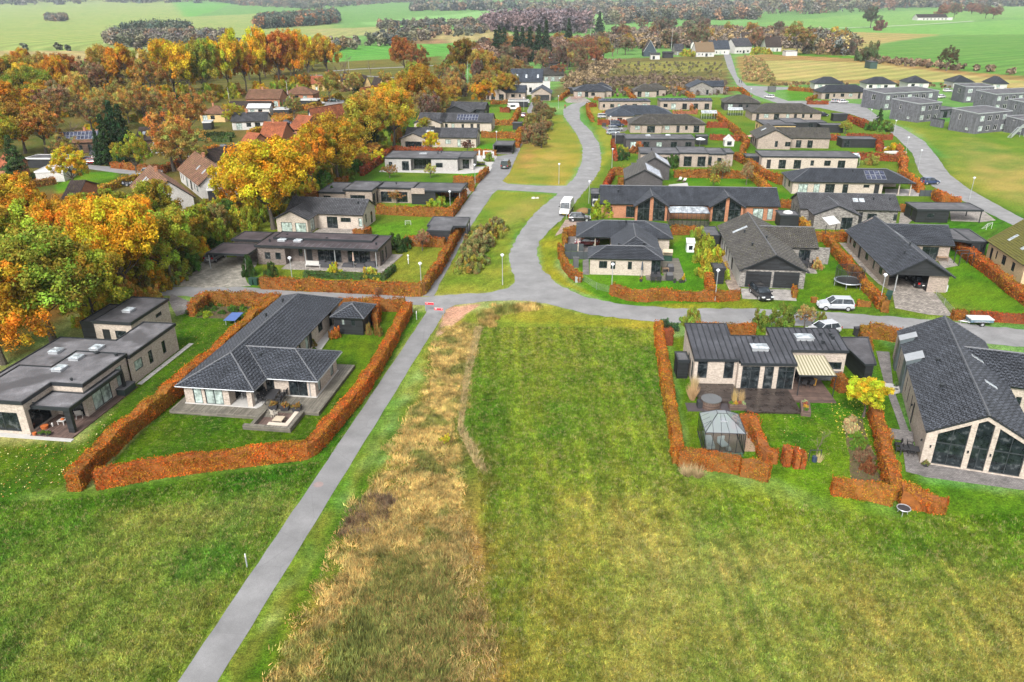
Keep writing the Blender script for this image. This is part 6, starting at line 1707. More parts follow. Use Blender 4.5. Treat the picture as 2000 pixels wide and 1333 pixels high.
for a in [(345,200,23,10,ORY,'round','orange tree left in the tall row before the field'),(402,195,22,9,OLG,'round','dark green oak in the tall row before the field'),(450,190,26,8.5,YEL,'round','tall yellow green tree in the row before the field'),(482,185,20,7.5,ORA,'round','orange brown tree right of the yellow green one in the tall row'),(512,180,25,8.0,ORY,'round','tall golden tree in the middle of the row before the field'),(548,178,25,9.0,RUS,'round','reddish brown tree in the row before the field'),(578,175,24,8.5,ORA,'round','copper orange tree in the row before the field'),(603,162,21,6.0,ORY,'sparse','slender see-through yellow tree at the end of the row'),(640,160,22,9.0,(.36,.23,.03),'round','golden oak standing alone at the right end of the row'),(665,160,17,6,GBR,'bare','bare slim tree right of the lone golden oak'),(675,152,17,6,GBR,'bare','second bare slim tree in front of the green field'),(725,152,13,5,GBR,'bare','small bare tree alone beside the country road'),(300,205,20,9,(.27,.17,.05),'sparse','pale brown tree, fourth from the left of the tall row'),(330,160,20,9,ORY,'round','orange treetop behind the left of the row'),(255,195,20,9,ORA,'round','orange gold tree left of the tall row'),(215,190,20,9,(.3,.2,.04),'round','yellow brown tree behind the brown copper one'),(143,195,17,8,(.24,.09,.02),'round','copper brown round tree left of the long wood edge'),(185,200,17,8,PIN,'sparse','pinkish thin tree right of the copper brown one'),(112,230,12,7,PIN,'sparse','thin grey brown tree left of the copper brown one'),(25,205,18,10,(.27,.2,.03),'wide','wide gold green tree at the left edge under the fields'),(60,225,16,9,OLG,'wide','olive domed tree right of the gold green one at the left edge'),(15,260,15,9,ORA,'round','orange brown tree at the left edge, middle distance'),(50,300,14,8,(.32,.17,.03),'round','orange tree beside the fir at left'),(90,300,13,7,BRO,'sparse','brown thinning tree above the fir'),(0,320,12,7,O_,'round','olive tree left of the fir'),(135,295,11,6,GBR,'bare','bare tree left of the solar roofed house'),(110,260,12,6,(.22,.14,.05),'sparse','thin brown tree left of the solar roofed house'),(215,255,12,7,(.24,.17,.05),'sparse','thin brown tree behind the solar roofed house'),(180,262,11,7,(.2,.15,.06),'sparse','faded tree above the solar roof'),(250,235,14,8,(.2,.16,.05),'sparse','faded olive tree above the dark firs'),(285,245,13,7,(.26,.16,.05),'sparse','faded pinkish tree right of the dark firs'),(268,348,10,4.5,LIM,'sparse','yellow birch in front of the dark firs'),(340,335,14,8,(.38,.19,.05),'sparse','rust brown spreading tree behind the white swing'),(360,345,11,7,(.30,.22,.06),'sparse','pale golden shrub tree right of the white swing'),(375,275,14,7,(.33,.18,.05),'sparse','peach coloured bare crowned tree by the red brown hip roof'),(145,372,9.5,5.0,YEL,'sparse','thin bright yellow tree on the small lawn'),(130,320,7,4,(.25,.18,.06),'sparse','thin brown tree behind the bright yellow one'),(460,250,8,4.5,O_,'sparse','thin olive tree by the white open gable'),(575,232,8,4,(.2,.18,.06),'sparse','thin pale tree among the yellow hedges'),(690,190,9,5,(.25,.2,.06),'sparse','thin olive brown tree between red roofs and yellow gables'),(700,185,6,3.2,DGR,'bush','dark green bush by the yellow gabled houses'),(715,250,11,6,(.33,.22,.05),'round','pale golden tree beside the bright red roofs'),(755,232,12,6.5,ORY,'round','golden orange tree right of the bright red gables')]:
 T(a[0],a[1],a[2],a[3],a[4],a[5],a[6])
for a in [(37,355,10.5,3.6,(.05,.085,.03),'bushy dark green fir at the left, standing alone in front of the grey carport'),(233,318,15.5,4.0,DGR,'tall blue green fir in the dark group left of the swing'),(214,322,12.5,3.2,(.03,.06,.02),'second fir of the dark group, in front'),(197,322,9,1.8,DGR,'slim fir beside the solar roof'),(247,300,13,3.6,(.035,.06,.025),'fir at the back of the dark group')]:
 T(a[0],a[1],a[2],a[3],a[4],'conifer',a[5])
for i,a in enumerate([(968,118,20,5.5),(985,116,21,5.5),(1008,118,22,6),(1035,120,22,6.5),(1052,118,23,6),(1066,117,26,5.5),(1110,92,24,6),(1170,66,26,8),(975,108,21,6),(1020,112,21,6)]):
 T(a[0],a[1],a[2],a[3],(.03,.052,.028),'conifer','dark spruce in the conifer group beyond the estate','dark spruces beyond the estate')
T(728,308,9.5,2.2,(.015,.03,.012),'round','dark ivy covered trunk below the bronze oaks',zs=.98)
for a in [(1349,634,2.9,1.55,(.20,.22,.04),'bush','round clipped yellow green tree at the left corner of the seam roofed house'),(1489,640,2.9,1.5,(.13,.17,.03),'bush','round green shrub tree, left of the pair by the road'),(1531,645,3.8,2.1,(.15,.18,.035),'bush','larger round green shrub tree of the pair by the road'),(1571,640,3.0,1.6,(.3,.22,.09),'sparse','see-through yellowing shrub beside the pair of round green trees'),(1303,646,2.2,1.3,(.05,.09,.05),'bush','blue green shrub at the top end of the long hedge'),(1176,425,3.8,2.7,(.30,.31,.03),'bush','bright yellow green shrub at the corner of the orange brick house'),(1392,540,5.6,2.9,(.30,.27,.03),'bush','tall golden willow shrub beside the black garden shed'),(1368,482,4.6,2.3,(.2,.21,.035),'bush','olive green shrub behind the golden willow'),(1378,512,4.8,2.3,(.26,.25,.03),'bush','middle shrub between the olive one and the golden willow'),(1595,510+16,2.2,1.1,(.36,.22,.09),'bush','straw coloured round bush on the lawn by the dark garden table'),(848,398,2.8,2.3,(.3,.3,.03),'bush','bright yellow round bush in the stepped house garden'),(858,408,2.4,1.6,(.26,.28,.04),'bush','smaller yellow bush in front of the bright round one'),(843,298,5.0,2.8,(.48,.36,.02),'round','small bright yellow tree in front of the sand coloured house'),(913,300,3.4,2.0,(.13,.05,.04),'sparse','small dark red tree by the sand coloured house'),(761,348,3,2.0,(.25,.15,.05),'sparse','brown shrub before the grey brick house'),(841,348,3.2,1.8,(.35,.34,.10),'sparse','pale yellow shrub before the glazed recess'),(775,398,2.6,2.0,(.3,.15,.05),'sparse','reddish shrub on the stepped house terrace'),(651,395,3.4,1.4,(.06,.12,.03),'conifer','small bright green fir by the stepped house'),(956,315,2.8,1.6,(.16,.2,.04),'bush','green round bush on the white statue terrace'),(780,488,3.4,2.1,(.04,.07,.02),'bush','dark green bush behind the brown veranda house'),(825,490,3.4,1.6,(.27,.15,.1),'sparse','thin pinkish fruit tree in the rough garden'),(655,540,2.6,1.4,(.4,.36,.03),'bush','yellow bush in the clipped green hedge'),(726,545,2.4,1.5,(.36,.33,.05),'bush','second yellow bush in the clipped green hedge'),(488,540,3.6,1.2,(.04,.07,.02),'bush','dark green bush by the leafy drive'),(530,542,3.0,1.3,(.05,.08,.02),'bush','second dark green bush by the leafy drive'),(655,660,1.9,.8,(.4,.13,.03),'bush','orange leaved bush beside the garden building'),(609,678,1.3,.8,(.22,.16,.05),'bush','brown round bush by the yard wall'),(721,653,1.9,.55,(.25,.17,.06),'bush','small round topped tree beside the garden building'),(739,655,1.9,.6,(.27,.16,.05),'bush','small brown topped tree on the lawn near the hedge'),(742,602,3.0,.7,(.2,.1,.06),'sparse','slender brown shrub growing through the top hedge'),(1595,893,4.2,1.3,GBR,'bare','bare young tree tied to its stake on the lawn'),(1560,890,1.0,.6,(.4,.3,.2),'bush',None),(1600,640,2.4,1.0,(.2,.2,.05),'bush',None),(1056,228,9,5,GBR,'bare','bare tree at the top of the brown thicket'),(1045,240,4,3,(.17,.12,.06),'bush',None),(1740,300,3.0,2.2,(.5,.3,.02),'bush','bright orange yellow bush at the road bend'),(1715,250,6,2,(.04,.08,.03),'conifer','dark green conifer by the road bend'),(1703,255,4.5,2.5,(.09,.15,.03),'bush','green bush beside the bend conifer'),(1728,258,4,3,(.12,.18,.04),'bush','bright green bush by the road bend'),(1650,262,4,2.5,(.26,.25,.05),'sparse','pale green thin tree behind the bend'),(1395,352,4.0,1.8,(.24,.2,.08),'sparse','thin tree on the lawn before the long red hedge'),(1410,350,4.4,1.7,(.22,.2,.1),'sparse','second thin tree on the lawn before the long red hedge'),(1457,362,5.0,1.8,(.26,.18,.1),'sparse','third thin tree on the lawn, tallest'),(1393,366,2.8,1.5,(.36,.28,.05),'sparse','yellow shrub on the lawn beside the grill'),(1315,328,3.6,2.0,(.07,.12,.03),'bush','green bush before the raised bay house'),(1214,305,3.4,2.4,(.3,.27,.04),'bush','yellow bush by the bend hedge'),(1213,312,3.6,2.2,(.05,.09,.03),'bush','dark green bush by the bend hedge'),(1245,300,3.4,2.5,(.36,.12,.05),'bush','red leaved bush beside the grey flat garage'),(1700,322,3.2,2.6,(.27,.25,.06),'bush','olive bush right of the little greenhouse'),]:
 T(a[0],a[1],a[2],a[3],a[4],a[5],a[6]or 'low shrub among the gardens',None if a[6]else 'low shrubs among the gardens')
w=G(1682,815);t=tree(w.x+.2,w.y,4.2,2.35,(.48,.42,.03),'round','bright yellow spreading tree beside the young hedge of the seam roofed house',zs=.8)
for k in range(16):
 t=k/15;px=905+62*t+rnd.uniform(-10,12);py=536-88*t+rnd.uniform(-10,6)
 T(px,py,rnd.uniform(2.4,3.6),rnd.uniform(1.8,2.6),rnd.choice([(.2,.17,.07),(.23,.18,.09),(.28,.24,.05),(.17,.17,.06)]),'bush','olive brown shrub of the dense thicket on the green island','shrubs of the thicket on the green island')
for k in range(16):
 px=1045+rnd.uniform(-12,24);py=290-k*5.0+rnd.uniform(-2,2)
 T(px-(40-k*2.6)*.1,py,rnd.uniform(3.5,5.5),rnd.uniform(2.4,3.6),rnd.choice([(.19,.14,.08),(.22,.13,.07),(.17,.14,.06),(.25,.18,.06)]),'bush' if k%3 else 'sparse','brown shrub of the overgrown strip beside the straight path','shrubs of the overgrown strip')
def wood(pts,h,cs,dens,size,seed,name='woodland',hv=.5,clump=None,wd=0):
 r=np.random.default_rng(seed);P=pts if wd else W(pts);a=np.array(P);lo,hi=a.min(0),a.max(0)
 area=abs(sum(P[i][0]*P[(i+1)%len(P)][1]-P[(i+1)%len(P)][0]*P[i][1]for i in range(len(P))))/2
 n=int(min(2600,area*dens))
 x=r.uniform(lo[0],hi[0],n*4);y=r.uniform(lo[1],hi[1],n*4)
 k=np.nonzero(sdf(x,y,P)<0)[0][:n];x,y=x[k],y[k];n=len(k)
 if n==0:return
 H=h*(1-hv/2+hv*r.random(n));m=9
 idx=np.repeat(np.arange(n),m)
 R0=H*.32;zb=np.clip((y-1500)/3500,0,1)**1.3*55
 d=r.normal(size=(n*m,3));d/=np.linalg.norm(d,axis=1)[:,None];d[:,2]=np.abs(d[:,2])*.9+.0
 C=np.stack([x[idx],y[idx],H[idx]*.5+zb[idx]],1)+d*(R0[idx]*1.0)[:,None]*np.array([1,1,1.15])
 low=r.random(n*m)<.35;C[low,2]=zb[idx[low]]+(C[low,2]-zb[idx[low]])*r.uniform(.2,.8,low.sum())
 q=20 if n<900 else 12
 V,ci=leaf_soup(C,R0[idx]*.8,q,size*.5,r,.4)
 cs=np.array(cs);pal=cs[r.integers(len(cs),size=n)]*r.uniform(.75,1.25,n)[:,None]
 t=pal[idx[ci]]*r.uniform(.45,1.6,len(ci))[:,None]
 me=np_mesh(name,V,4,BLADE,np.clip(t,0,1),'col')
 tag(link(name,me),kind='stuff')
cols=[O_,OLG,BRO,(.27,.25,.03),GRN,(.36,.26,.03),(.2,.17,.06)]
def fill(pts,n,h,rad,cs,kinds,label,group,f=full,seed=1):
 r=random.Random(seed);P=W(F(f,*pts)if f is not full else pts)
 xs=[p[0]for p in P];ys=[p[1]for p in P];c=0;tries=0;placed=[]
 while c<n and tries<n*60:
  tries+=1
  x=r.uniform(min(xs),max(xs));y=r.uniform(min(ys),max(ys))
  if sdf(np.array([x]),np.array([y]),P)[0]>0:continue
  if any((x-a)**2+(y-b)**2<(rad[0]*1.1)**2 for a,b in placed):continue
  placed.append((x,y));k=r.choice(kinds);v=r.uniform(.8,1.2)
  tree(x,y,r.uniform(*h),r.uniform(*rad),tuple(q*v for q in r.choice(cs)),k,label,group);c+=1
fill([(180,640),(300,600),(345,560),(340,540),(300,545),(190,590)],12,(2.5,5),(2,3),cols,['bush'],'undergrowth shrub between the big trees and the flat roofed house','undergrowth shrubs behind the flat roofed house',seed=2)
fill([(335,548),(400,520),(480,450),(500,420),(400,420),(320,480)],26,(3,6),(2,3.2),cols+[LIM],['bush','round'],'yellow green undergrowth left of the brown veranda house','undergrowth left of the brown veranda house',seed=3)
fill([(490,460),(560,420),(640,372),(640,340),(560,370),(470,430)],22,(3,6),(2,3.2),cols+[LIM,YEL],['bush'],'undergrowth shrub below the big orange oaks','undergrowth below the big orange oaks',seed=4)
fill([(600,385),(690,345),(770,300),(830,262),(830,240),(740,280),(640,330),(590,360)],30,(3,6.5),(2.2,3.4),cols+[LIM,YEL],['bush','round'],'undergrowth shrub behind the west row of houses','undergrowth behind the west row',seed=5)
fill([(-60,560),(60,560),(150,500),(250,440),(120,440),(-60,430)],14,(6,10),(3.2,4.6),[ORA,ORY,O_,OLG],['round'],'autumn tree filling the left hand belt','autumn trees filling the left hand belt',seed=6)
fill([(130,620),(300,570),(420,470),(300,440),(150,500)],12,(7,10.5),(3.4,4.8),[ORY,O_,LIM,ORA,OLG],['round'],'golden or olive tree in the middle of the left hand belt','golden and olive trees in the left hand belt',seed=7)
fill([(830,262),(880,215),(1000,195),(1050,180),(1020,150),(880,170),(830,230)],34,(7,13),(4,6.5),[(.24,.15,.06),(.3,.19,.06),(.2,.15,.07),(.34,.22,.04),MAU],['sparse','round','bush'],'mixed brown and gold tree behind the top of the west row','mixed trees behind the top of the west row',seed=8)
fill([(-100,250),(200,215),(330,190),(480,165),(660,150),(640,128),(480,125),(200,160),(-100,190)],48,(11,18),(6,9),[ORA,ORY,(.42,.3,.05),(.36,.26,.07),LIM,YEL,(.45,.27,.03)],['round','sparse','round'],'autumn tree of the long wood edge before the fields','autumn trees of the long wood edge',seed=9)
fill([(-100,330),(60,330),(120,250),(300,240),(330,205),(-100,235)],20,(7,11),(4,6),[ORA,(.4,.28,.07),ORY,(.42,.25,.05),LIM,(.3,.22,.1)],['sparse','round','sparse'],'brownish tree in the old village gardens','brownish trees in the old village gardens',seed=10)
fill([(640,215),(760,205),(880,160),(870,128),(760,170),(640,190)],8,(8,12),(4,6),[(.26,.2,.05),(.3,.22,.05)],['sparse','round'],'faded tree right of the yellow gabled row','faded trees right of the yellow gabled row',seed=11)
fill([(1050,175),(1120,150),(1200,125),(1200,108),(1100,112),(1030,130),(1000,150)],26,(8,15),(4.5,8),[(.19,.12,.08),(.21,.15,.09),MAU,(.23,.11,.06),(.28,.2,.07)],['sparse','round','bare','sparse'],'bare or brown tree beyond the top of the estate','bare and brown trees beyond the estate',seed=12)
fill([(890,150),(1000,128),(1130,118),(1200,100),(1130,82),(960,98),(880,128)],26,(9,15),(6,9),[(.19,.13,.09),(.2,.11,.08),MAU,(.24,.12,.06),(.3,.19,.06)],['sparse','round','sparse'],'tall brown tree around the dark spruces','tall brown trees around the dark spruces',seed=13)
fill([(1180,110),(1300,108),(1420,100),(1600,102),(1690,110),(1660,92),(1560,72),(1400,70),(1250,74),(1160,88)],30,(9,17),(6,10),[(.2,.15,.10),(.17,.13,.1),(.22,.13,.08),(.33,.22,.06),MAU,(.15,.14,.08)],['sparse','round','bare','sparse'],'grey brown tree round the farmsteads','grey brown trees round the farmsteads',seed=14)
fill([(1180,70),(1330,50),(1420,60),(1400,78),(1200,84)],10,(12,20),(8,12),[(.2,.15,.11),(.16,.13,.1),MAU],['sparse','round'],'hazy tree behind the farmsteads','hazy trees behind the farmsteads',seed=15)
for a in [(1700,55,26,14,(.09,.1,.07),'round','large grey green tree alone on the green slope'),(1716,60,14,12,(.16,.07,.06),'bush','dark red shrub beside the lone tree on the slope'),(1848,139,13,7,(.1,.09,.05),'sparse','dark thorn bush alone at the foot of the green slope'),(1694,120,16,8,(.1,.1,.05),'bush','dark bush by the green store'),(1660,108,12,7,MAU,'bush','grey mauve bush left of the green store'),(1360,108,22,12,(.17,.15,.1),'sparse','broad bare crowned tree above the far cabins'),(1555,108,22,14,(.27,.2,.07),'sparse','broad yellowing tree right of the dormer house'),(1625,85,16,9,(.4,.28,.05),'bush','yellow bush on the rough slope'),(1840,38,0,0,None,None,None)]:
 if a[2]:T(a[0],a[1],a[2],a[3],a[4],a[5],a[6])
fill([(1830,42),(1950,38),(1960,28),(1850,26)],14,(18,32),(12,18),[(.24,.12,.08),(.17,.13,.09)],['sparse','round'],'reddish brown tree round the long white farm','reddish trees round the long white farm',seed=16)
wood([(1180,96),(1300,98),(1420,92),(1600,98),(1640,90),(1560,66),(1400,62),(1250,66),(1160,84)],8,[(.19,.14,.1),(.16,.13,.1),(.24,.17,.08)],.01,2.2,31)
wood([(890,140),(1000,122),(1130,112),(1190,98),(1130,84),(960,96),(880,120)],8,[(.19,.13,.09),(.2,.12,.08),(.16,.11,.09)],.012,1.9,32)
for px,py in ((1335,110),(1345,109),(1352,111),(1480,105),(1490,104),(1500,106),(1472,107)):T(px,py,5.5,4.0,(.36,.3,.05),'bush','yellow shrub at the entrance of the farm','yellow shrubs at the farm entrance')
HB=[(.15,.13,.1),(.13,.12,.1),(.2,.13,.08),(.09,.1,.09),(.17,.16,.1),(.1,.11,.07)]
HD=[(.05,.075,.06),(.06,.09,.06),(.1,.11,.08)]
wood([(210,92),(300,96),(450,90),(440,80),(330,74),(220,78)],12,HB+[(.13,.11,.11)],.014,2.0,1)
wood([(450,92),(560,98),(700,88),(700,85),(560,93),(450,87)],6,HB,.012,1.8,71,'hedgerow')
wood([(232,76),(330,66),(375,70),(330,82),(240,82)],16,HD,.012,2.4,2)
wood([(505,58),(600,52),(662,46),(655,36),(600,40),(510,46)],17,HD+[(.24,.12,.06)],.01,3,3)
wood([(-200,24),(120,20),(210,15),(205,12),(-200,14)],24,HB+[(.3,.16,.1)],.0016,5,4)
wood([(350,17),(470,26),(600,30),(800,22),(770,15),(560,18),(430,14)],24,HB+HD,.0022,5,5)
wood([(-3800,3600),(3800,3600),(5600,6400),(-5600,6400)],60,HB+HD,.0004,15,6,wd=1)
wood([(-300,2500),(2600,2700),(2700,3000),(-300,2800)],20,HB+HD,.0014,9,66,wd=1)
wood([(340,12.5),(520,13.5),(780,14.0),(1000,12.5),(1000,9),(400,9)],34,HB,.0006,9,7)
wood([(1500,34),(1700,30),(1900,20),(2300,12),(2300,6),(1900,9),(1700,14),(1480,20)],34,HB+[(.26,.15,.1),(.05,.08,.06)],.0018,7,8)
wood([(1180,50),(1300,42),(1480,40),(1470,34),(1300,34),(1190,40)],22,HB+[(.3,.17,.1)],.004,4,9)
wood([(960,62),(1060,66),(1140,66),(1150,55),(1090,44),(1000,48),(940,56)],22,[(.12,.1,.11),(.17,.12,.12)],.006,3.6,10)
wood([(1030,40),(1170,34),(1190,28),(1040,32)],20,HB,.002,5,11)
wood([(720,92),(800,90),(860,74),(930,70),(960,60),(920,62),(800,70),(735,78)],10,HB,.005,2.6,12)
wood([(740,58),(860,54),(960,52),(960,50),(740,54)],12,HB,.006,3,13,'hedgerow')
wood([(0,99),(100,100),(230,101),(360,104),(360,101),(200,98.5),(0,97)],6,HB+[(.1,.12,.08)],.006,2.6,14,'hedgerow')
wood([(420,104),(560,112),(640,112),(700,96),(640,90),(500,92)],9,HB+[(.27,.2,.1)],.008,2.2,15)
wood([(1620,104),(1690,112),(1700,124),(1860,138),(2050,158),(2050,154),(1870,132),(1710,117),(1690,106)],3.2,[(.2,.13,.08),(.24,.17,.1),(.16,.12,.08)],.03,1.3,16,'hedgerow')
wood([(1560,104),(1650,112),(1670,96),(1640,80),(1560,86)],12,HB+[(.3,.24,.1)],.012,2,17)
wood([(1450,158),(1490,162),(1515,158),(1490,120),(1455,112)],1.6,[(.3,.19,.09),(.33,.25,.1),(.22,.17,.08),(.2,.2,.07)],.12,.7,18,'undergrowth')
wood([(1130,182),(1200,192),(1420,186),(1418,160),(1280,150),(1120,160)],1.5,[(.15,.11,.085),(.18,.135,.09),(.13,.11,.07)],.09,.7,19,'undergrowth',1.0)
wood([(1160,150),(1280,148),(1416,155),(1410,124),(1230,124)],1.1,[(.15,.15,.06),(.2,.2,.09),(.13,.11,.07)],.03,.7,20,'undergrowth',1.0)
wood([(1110,178),(1180,150),(1215,122),(1170,122),(1085,160)],2.4,[(.27,.2,.11),(.2,.15,.09)],.06,.9,21,'undergrowth')
wood([(90,45),(130,45),(130,41),(95,41)],14,HB,.006,3,22)
wood([(1500,170),(1700,168),(1880,174),(2100,196),(2100,190),(1880,168),(1700,162),(1500,164)],1.2,[(.27,.2,.1),(.2,.13,.06),(.12,.1,.05)],.1,.6,23,'field_margin')
def hg(pts,h=1.7,w=1.0,color=(.27,.108,.018),label=None,f=full,group=None,leaf=None,lump=.1,zref=None,name='hedge',dens=None,ground_pts=False):
 w*=.8
 P=[np.array(G(*f(*p),(0 if ground_pts else h))[:2])for p in pts]
 Q=[]
 for a,b in zip(P,P[1:]):
  L=np.linalg.norm(b-a);k=max(1,int(L/.5))
  for j in range(k):Q.append(a+(b-a)*j/k)
 Q.append(P[-1]);Q=np.array(Q)
 n=len(Q)
 if n<2:return
 d=np.gradient(Q,axis=0);d/=np.linalg.norm(d,axis=1)[:,None]+1e-9
 nn=np.stack([-d[:,1],d[:,0]],1)
 dist=Q[:,1].mean()
 r=np.random.default_rng(int(abs(Q[0,0]*31+Q[0,1]*17))%99991)
 hh_=h*(1+(np.array([vnoise(np.array([i*.5]),np.array([Q[0,0]]),1.6,3)[0]for i in range(n)])-.5)*lump*3)
 ww=w*(1+(np.array([vnoise(np.array([i*.5]),np.array([Q[0,1]]),1.3,9)[0]for i in range(n)])-.5)*lump*4)
 c=.86;m=MB()
 for i in range(n):
  ox,oy=Q[i];
  for s_,z_ in ((-.5,0),(-.5,.96),(.5,.96),(.5,0)):
   q=Q[i]+nn[i]*s_*ww[i]*c;m.v.append((q[0],q[1],z_*hh_[i]*.97))
 for i in range(n-1):
  for k in range(3):a=i*4+k;m.f.append((a+1,a,a+4,a+5));m.m.append(0)
 m.f.append((0,1,2,3));m.m.append(0);e=(n-1)*4;m.f.append((e+3,e+2,e+1,e));m.m.append(0)
 cx,cy=Q[n//2]
 root=empty(name,(cx,cy,0),0,label,'hedge',group)
 core=m.bd('branches',HCORE,root,(-cx,-cy,0),uv=False,color=tuple(x*.75 for x in color))
 size=leaf or max(.06,dist*.00095)
 per=ww[:-1]+2*hh_[:-1]
 area=float((per*.5).sum())
 N_=int(min(60000,area*(dens or .50/size**2)))
 seg=r.choice(n-1,N_,p=per/per.sum());t=r.random(N_)
 base=Q[seg]*(1-t)[:,None]+Q[seg+1]*t[:,None];no=nn[seg]
 u=r.random(N_)*per[seg];H_=hh_[seg];W_=ww[seg]
 side=np.where(u<H_,-1,np.where(u<H_+W_,0,1))
 z=np.where(side==-1,u,np.where(side==0,H_,H_-(u-H_-W_)));off=np.where(side==-1,-W_/2,np.where(side==0,u-H_-W_/2,W_/2))
 bulge=(vnoise(base[:,0]+z,base[:,1]+off,.7,4)-.5)*lump*2.6+r.normal(size=N_)*size*.55
 off=off+np.where(side==0,0,side*bulge);z=z+np.where(side==0,bulge+(r.random(N_)<.04)*r.random(N_)*size*4,0)
 p=np.stack([base[:,0]+no[:,0]*off-cx,base[:,1]+no[:,1]*off-cy,np.maximum(z,.03)],1)
 nrm=np.stack([no[:,0]*side,no[:,1]*side,(side==0)*1.0],1)*.8+r.normal(size=(N_,3))*.6+np.array([0,0,.25])
 ends=int(W_.mean()*h*(dens or .50/size**2))
 for q,dd in ((Q[0],-d[0]),(Q[-1],d[-1])):
  no_=np.array([-dd[1],dd[0]]);a_=(r.random(ends)-.5)*w;zz=r.random(ends)*h
  pp=np.stack([q[0]+no_[0]*a_+dd[0]*.05-cx,q[1]+no_[1]*a_+dd[1]*.05-cy,zz],1)+r.normal(size=(ends,3))*size*.5
  p=np.concatenate([p,pp]);nrm=np.concatenate([nrm,np.array([dd[0],dd[1],0])*.8+r.normal(size=(ends,3))*.6])
 M_=len(p);nrm/=np.linalg.norm(nrm,axis=1)[:,None]
 a=np.cross(nrm,r.normal(size=(M_,3)));a/=np.linalg.norm(a,axis=1)[:,None];b=np.cross(nrm,a)
 s=size*(.6+.8*r.random(M_));a*=s[:,None];b*=(s*.7)[:,None]
 V=np.stack([p-a,p-b,p+a,p+b],1).reshape(-1,3)
 gx,gy,gz=p[:,0]+cx,p[:,1]+cy,p[:,2]
 br=.52+(vnoise(gx+gz,gy-gz,.45,5)-.5)*.9+(vnoise(gx,gy,2.4,8)-.5)*.4+r.normal(size=M_)*.27
 hu=.45+(vnoise(gx,gy+gz,.8,15)-.5)*1.5+(vnoise(gx,gy,6,18)-.5)*.9+r.normal(size=M_)*.42
 me=np_mesh('leaves',V,4,FOL,np.stack([np.clip(br,0,1),np.clip(hu,0,1),np.zeros(M_)],1))
 link('leaves',me,root,color=color)
 return root
HCORE=mk_objcolor("hedge_inside",.95,0,0,.4)
YH=(.36,.20,.02);GH=(.05,.09,.02);RH=(.24,.06,.018)
hg([(138,925),(162,893),(257,808),(335,747),(405,689),(500,603),(538,578)],1.8,1.5,label='long beech hedge running diagonally between the flat roofed and the hip roofed house',lump=.09,color=(.33,.13,.016))
hg([(183,921),(320,896),(500,874),(594,864),(612,853),(698,756),(741,691),(797,590)],1.6,1.3,label='long beech hedge that follows the straight footpath and turns along the lawn',lump=.07,color=(.36,.115,.016))
hg([(790,585),(735,583),(660,580)],1.7,1.0,label='short dark beech hedge closing the yard towards the road')
hg([(738,590),(732,615)],1.7,.8,label='stub of beech hedge beside the garden building')
hg([(372,594),(401,571),(455,571),(509,573),(545,575)],1.8,1.4,label='beech hedge round the planted bed, below the street')
hg([c5(415,698),c5(1000,722),c5(1608,752),c5(1632,742),c5(1760,570),c5(1938,262)],1.7,1.2,label='beech hedge round the rough garden of the brown veranda house')
hg([c5(1500,393),c5(1800,402)],1.6,1.0,label='beech hedge behind the rough garden, below the black shed')
hg([c5(745,650),c5(1000,660),c5(1340,672),c5(1420,600)],1.0,.9,GH,label='low clipped green hedge round the brown house terrace')
hg([c5(1118,338),c5(1185,342),c5(1240,318)],1.4,.9,label='short beech hedge at the gable of the grey tiled house')
hg([c5(1290,158),c5(1560,172),c5(1850,182),c5(1950,50),c5(1935,35),c5(1740,30)],1.7,1.2,label='beech hedge round the stepped house garden, beside the straight path')
hg([b1(1242,932),b1(1415,938)],1.5,1.0,label='beech hedge below the grey brick house lawn');hg([b1(1440,935),b1(1530,848)],1.5,1.0,label='slanting beech hedge beside the grey brick house')
hg([b1(1385,965),b1(1400,1000)],1.6,1.2,label='clump of beech hedge beside the black bins')
hg([b1(460,865),b1(600,770),b1(720,680),b1(920,682),b1(1145,692)],1.8,1.2,RH,label='long red brown hedge behind the grey brick house');hg([b1(200,995),b1(330,930)],1.6,1.2,label='beech hedge left behind the stepped flat house');hg([b1(0,1085),b1(85,1060)],1.6,1.2,label='beech hedge stub left of the stepped flat house')
hg([b1(1420,706),b1(1605,708)],1.5,1.0,label='beech hedge behind the white statues');hg([b1(1480,552),b1(1640,556),b1(1790,560),b1(1818,512)],1.8,1.6,label='thick beech hedge below the solar roofed house');hg([b1(1795,560),b1(1785,640)],1.7,1.4,label='beech hedge right of the open black carport')
hg([b1(1590,455),b1(1745,455),b1(1800,345)],1.7,1.4,label='beech hedge round the small upper garden');hg([b1(1640,348),b1(1720,352)],1.7,1.4,RH,label='red hedge around the caravan place');hg([b1(1555,290),b1(1700,288)],1.5,1.1,label='beech hedge below the steep slate roofs');hg([b1(1240,305),b1(1215,350)],1.5,1.0,label='red hedge by the dark garage gable')
hg([c6(970,390),c6(1165,388)],1.6,1.0,label='beech hedge between the three hip bungalow and the orange brick house');hg([c6(160,405),c6(245,400)],1.5,1.2,label='beech hedge left of the carport corner');hg([c6(170,420),c6(165,470)],1.4,.8,label='narrow beech hedge beside the verge')
hg([c6(130,520),c6(145,590),c6(180,665),c6(225,710),c6(282,742)],1.5,.9,label='curving beech hedge following the road bend')
hg([c6(520,828),c6(650,868),c6(780,880),c6(850,868),c6(980,868),c6(1200,878),c6(1400,872),c6(1478,866)],1.5,1.1,label='bushy beech hedge in front of the three hip bungalow lawn',lump=.14)
hg([c6(1245,745),c6(1262,790),c6(1275,850)],1.6,1.1,(.36,.13,.02),label='short orange hedge beside the black garden shed',lump=.14)
hg([c3(98,178),c3(120,330),c3(150,500),c3(185,720),c3(218,900),c3(245,1090)],1.7,1.15,(.34,.13,.018),label='long straight beech hedge between the open field and the seam roofed house',lump=.09)
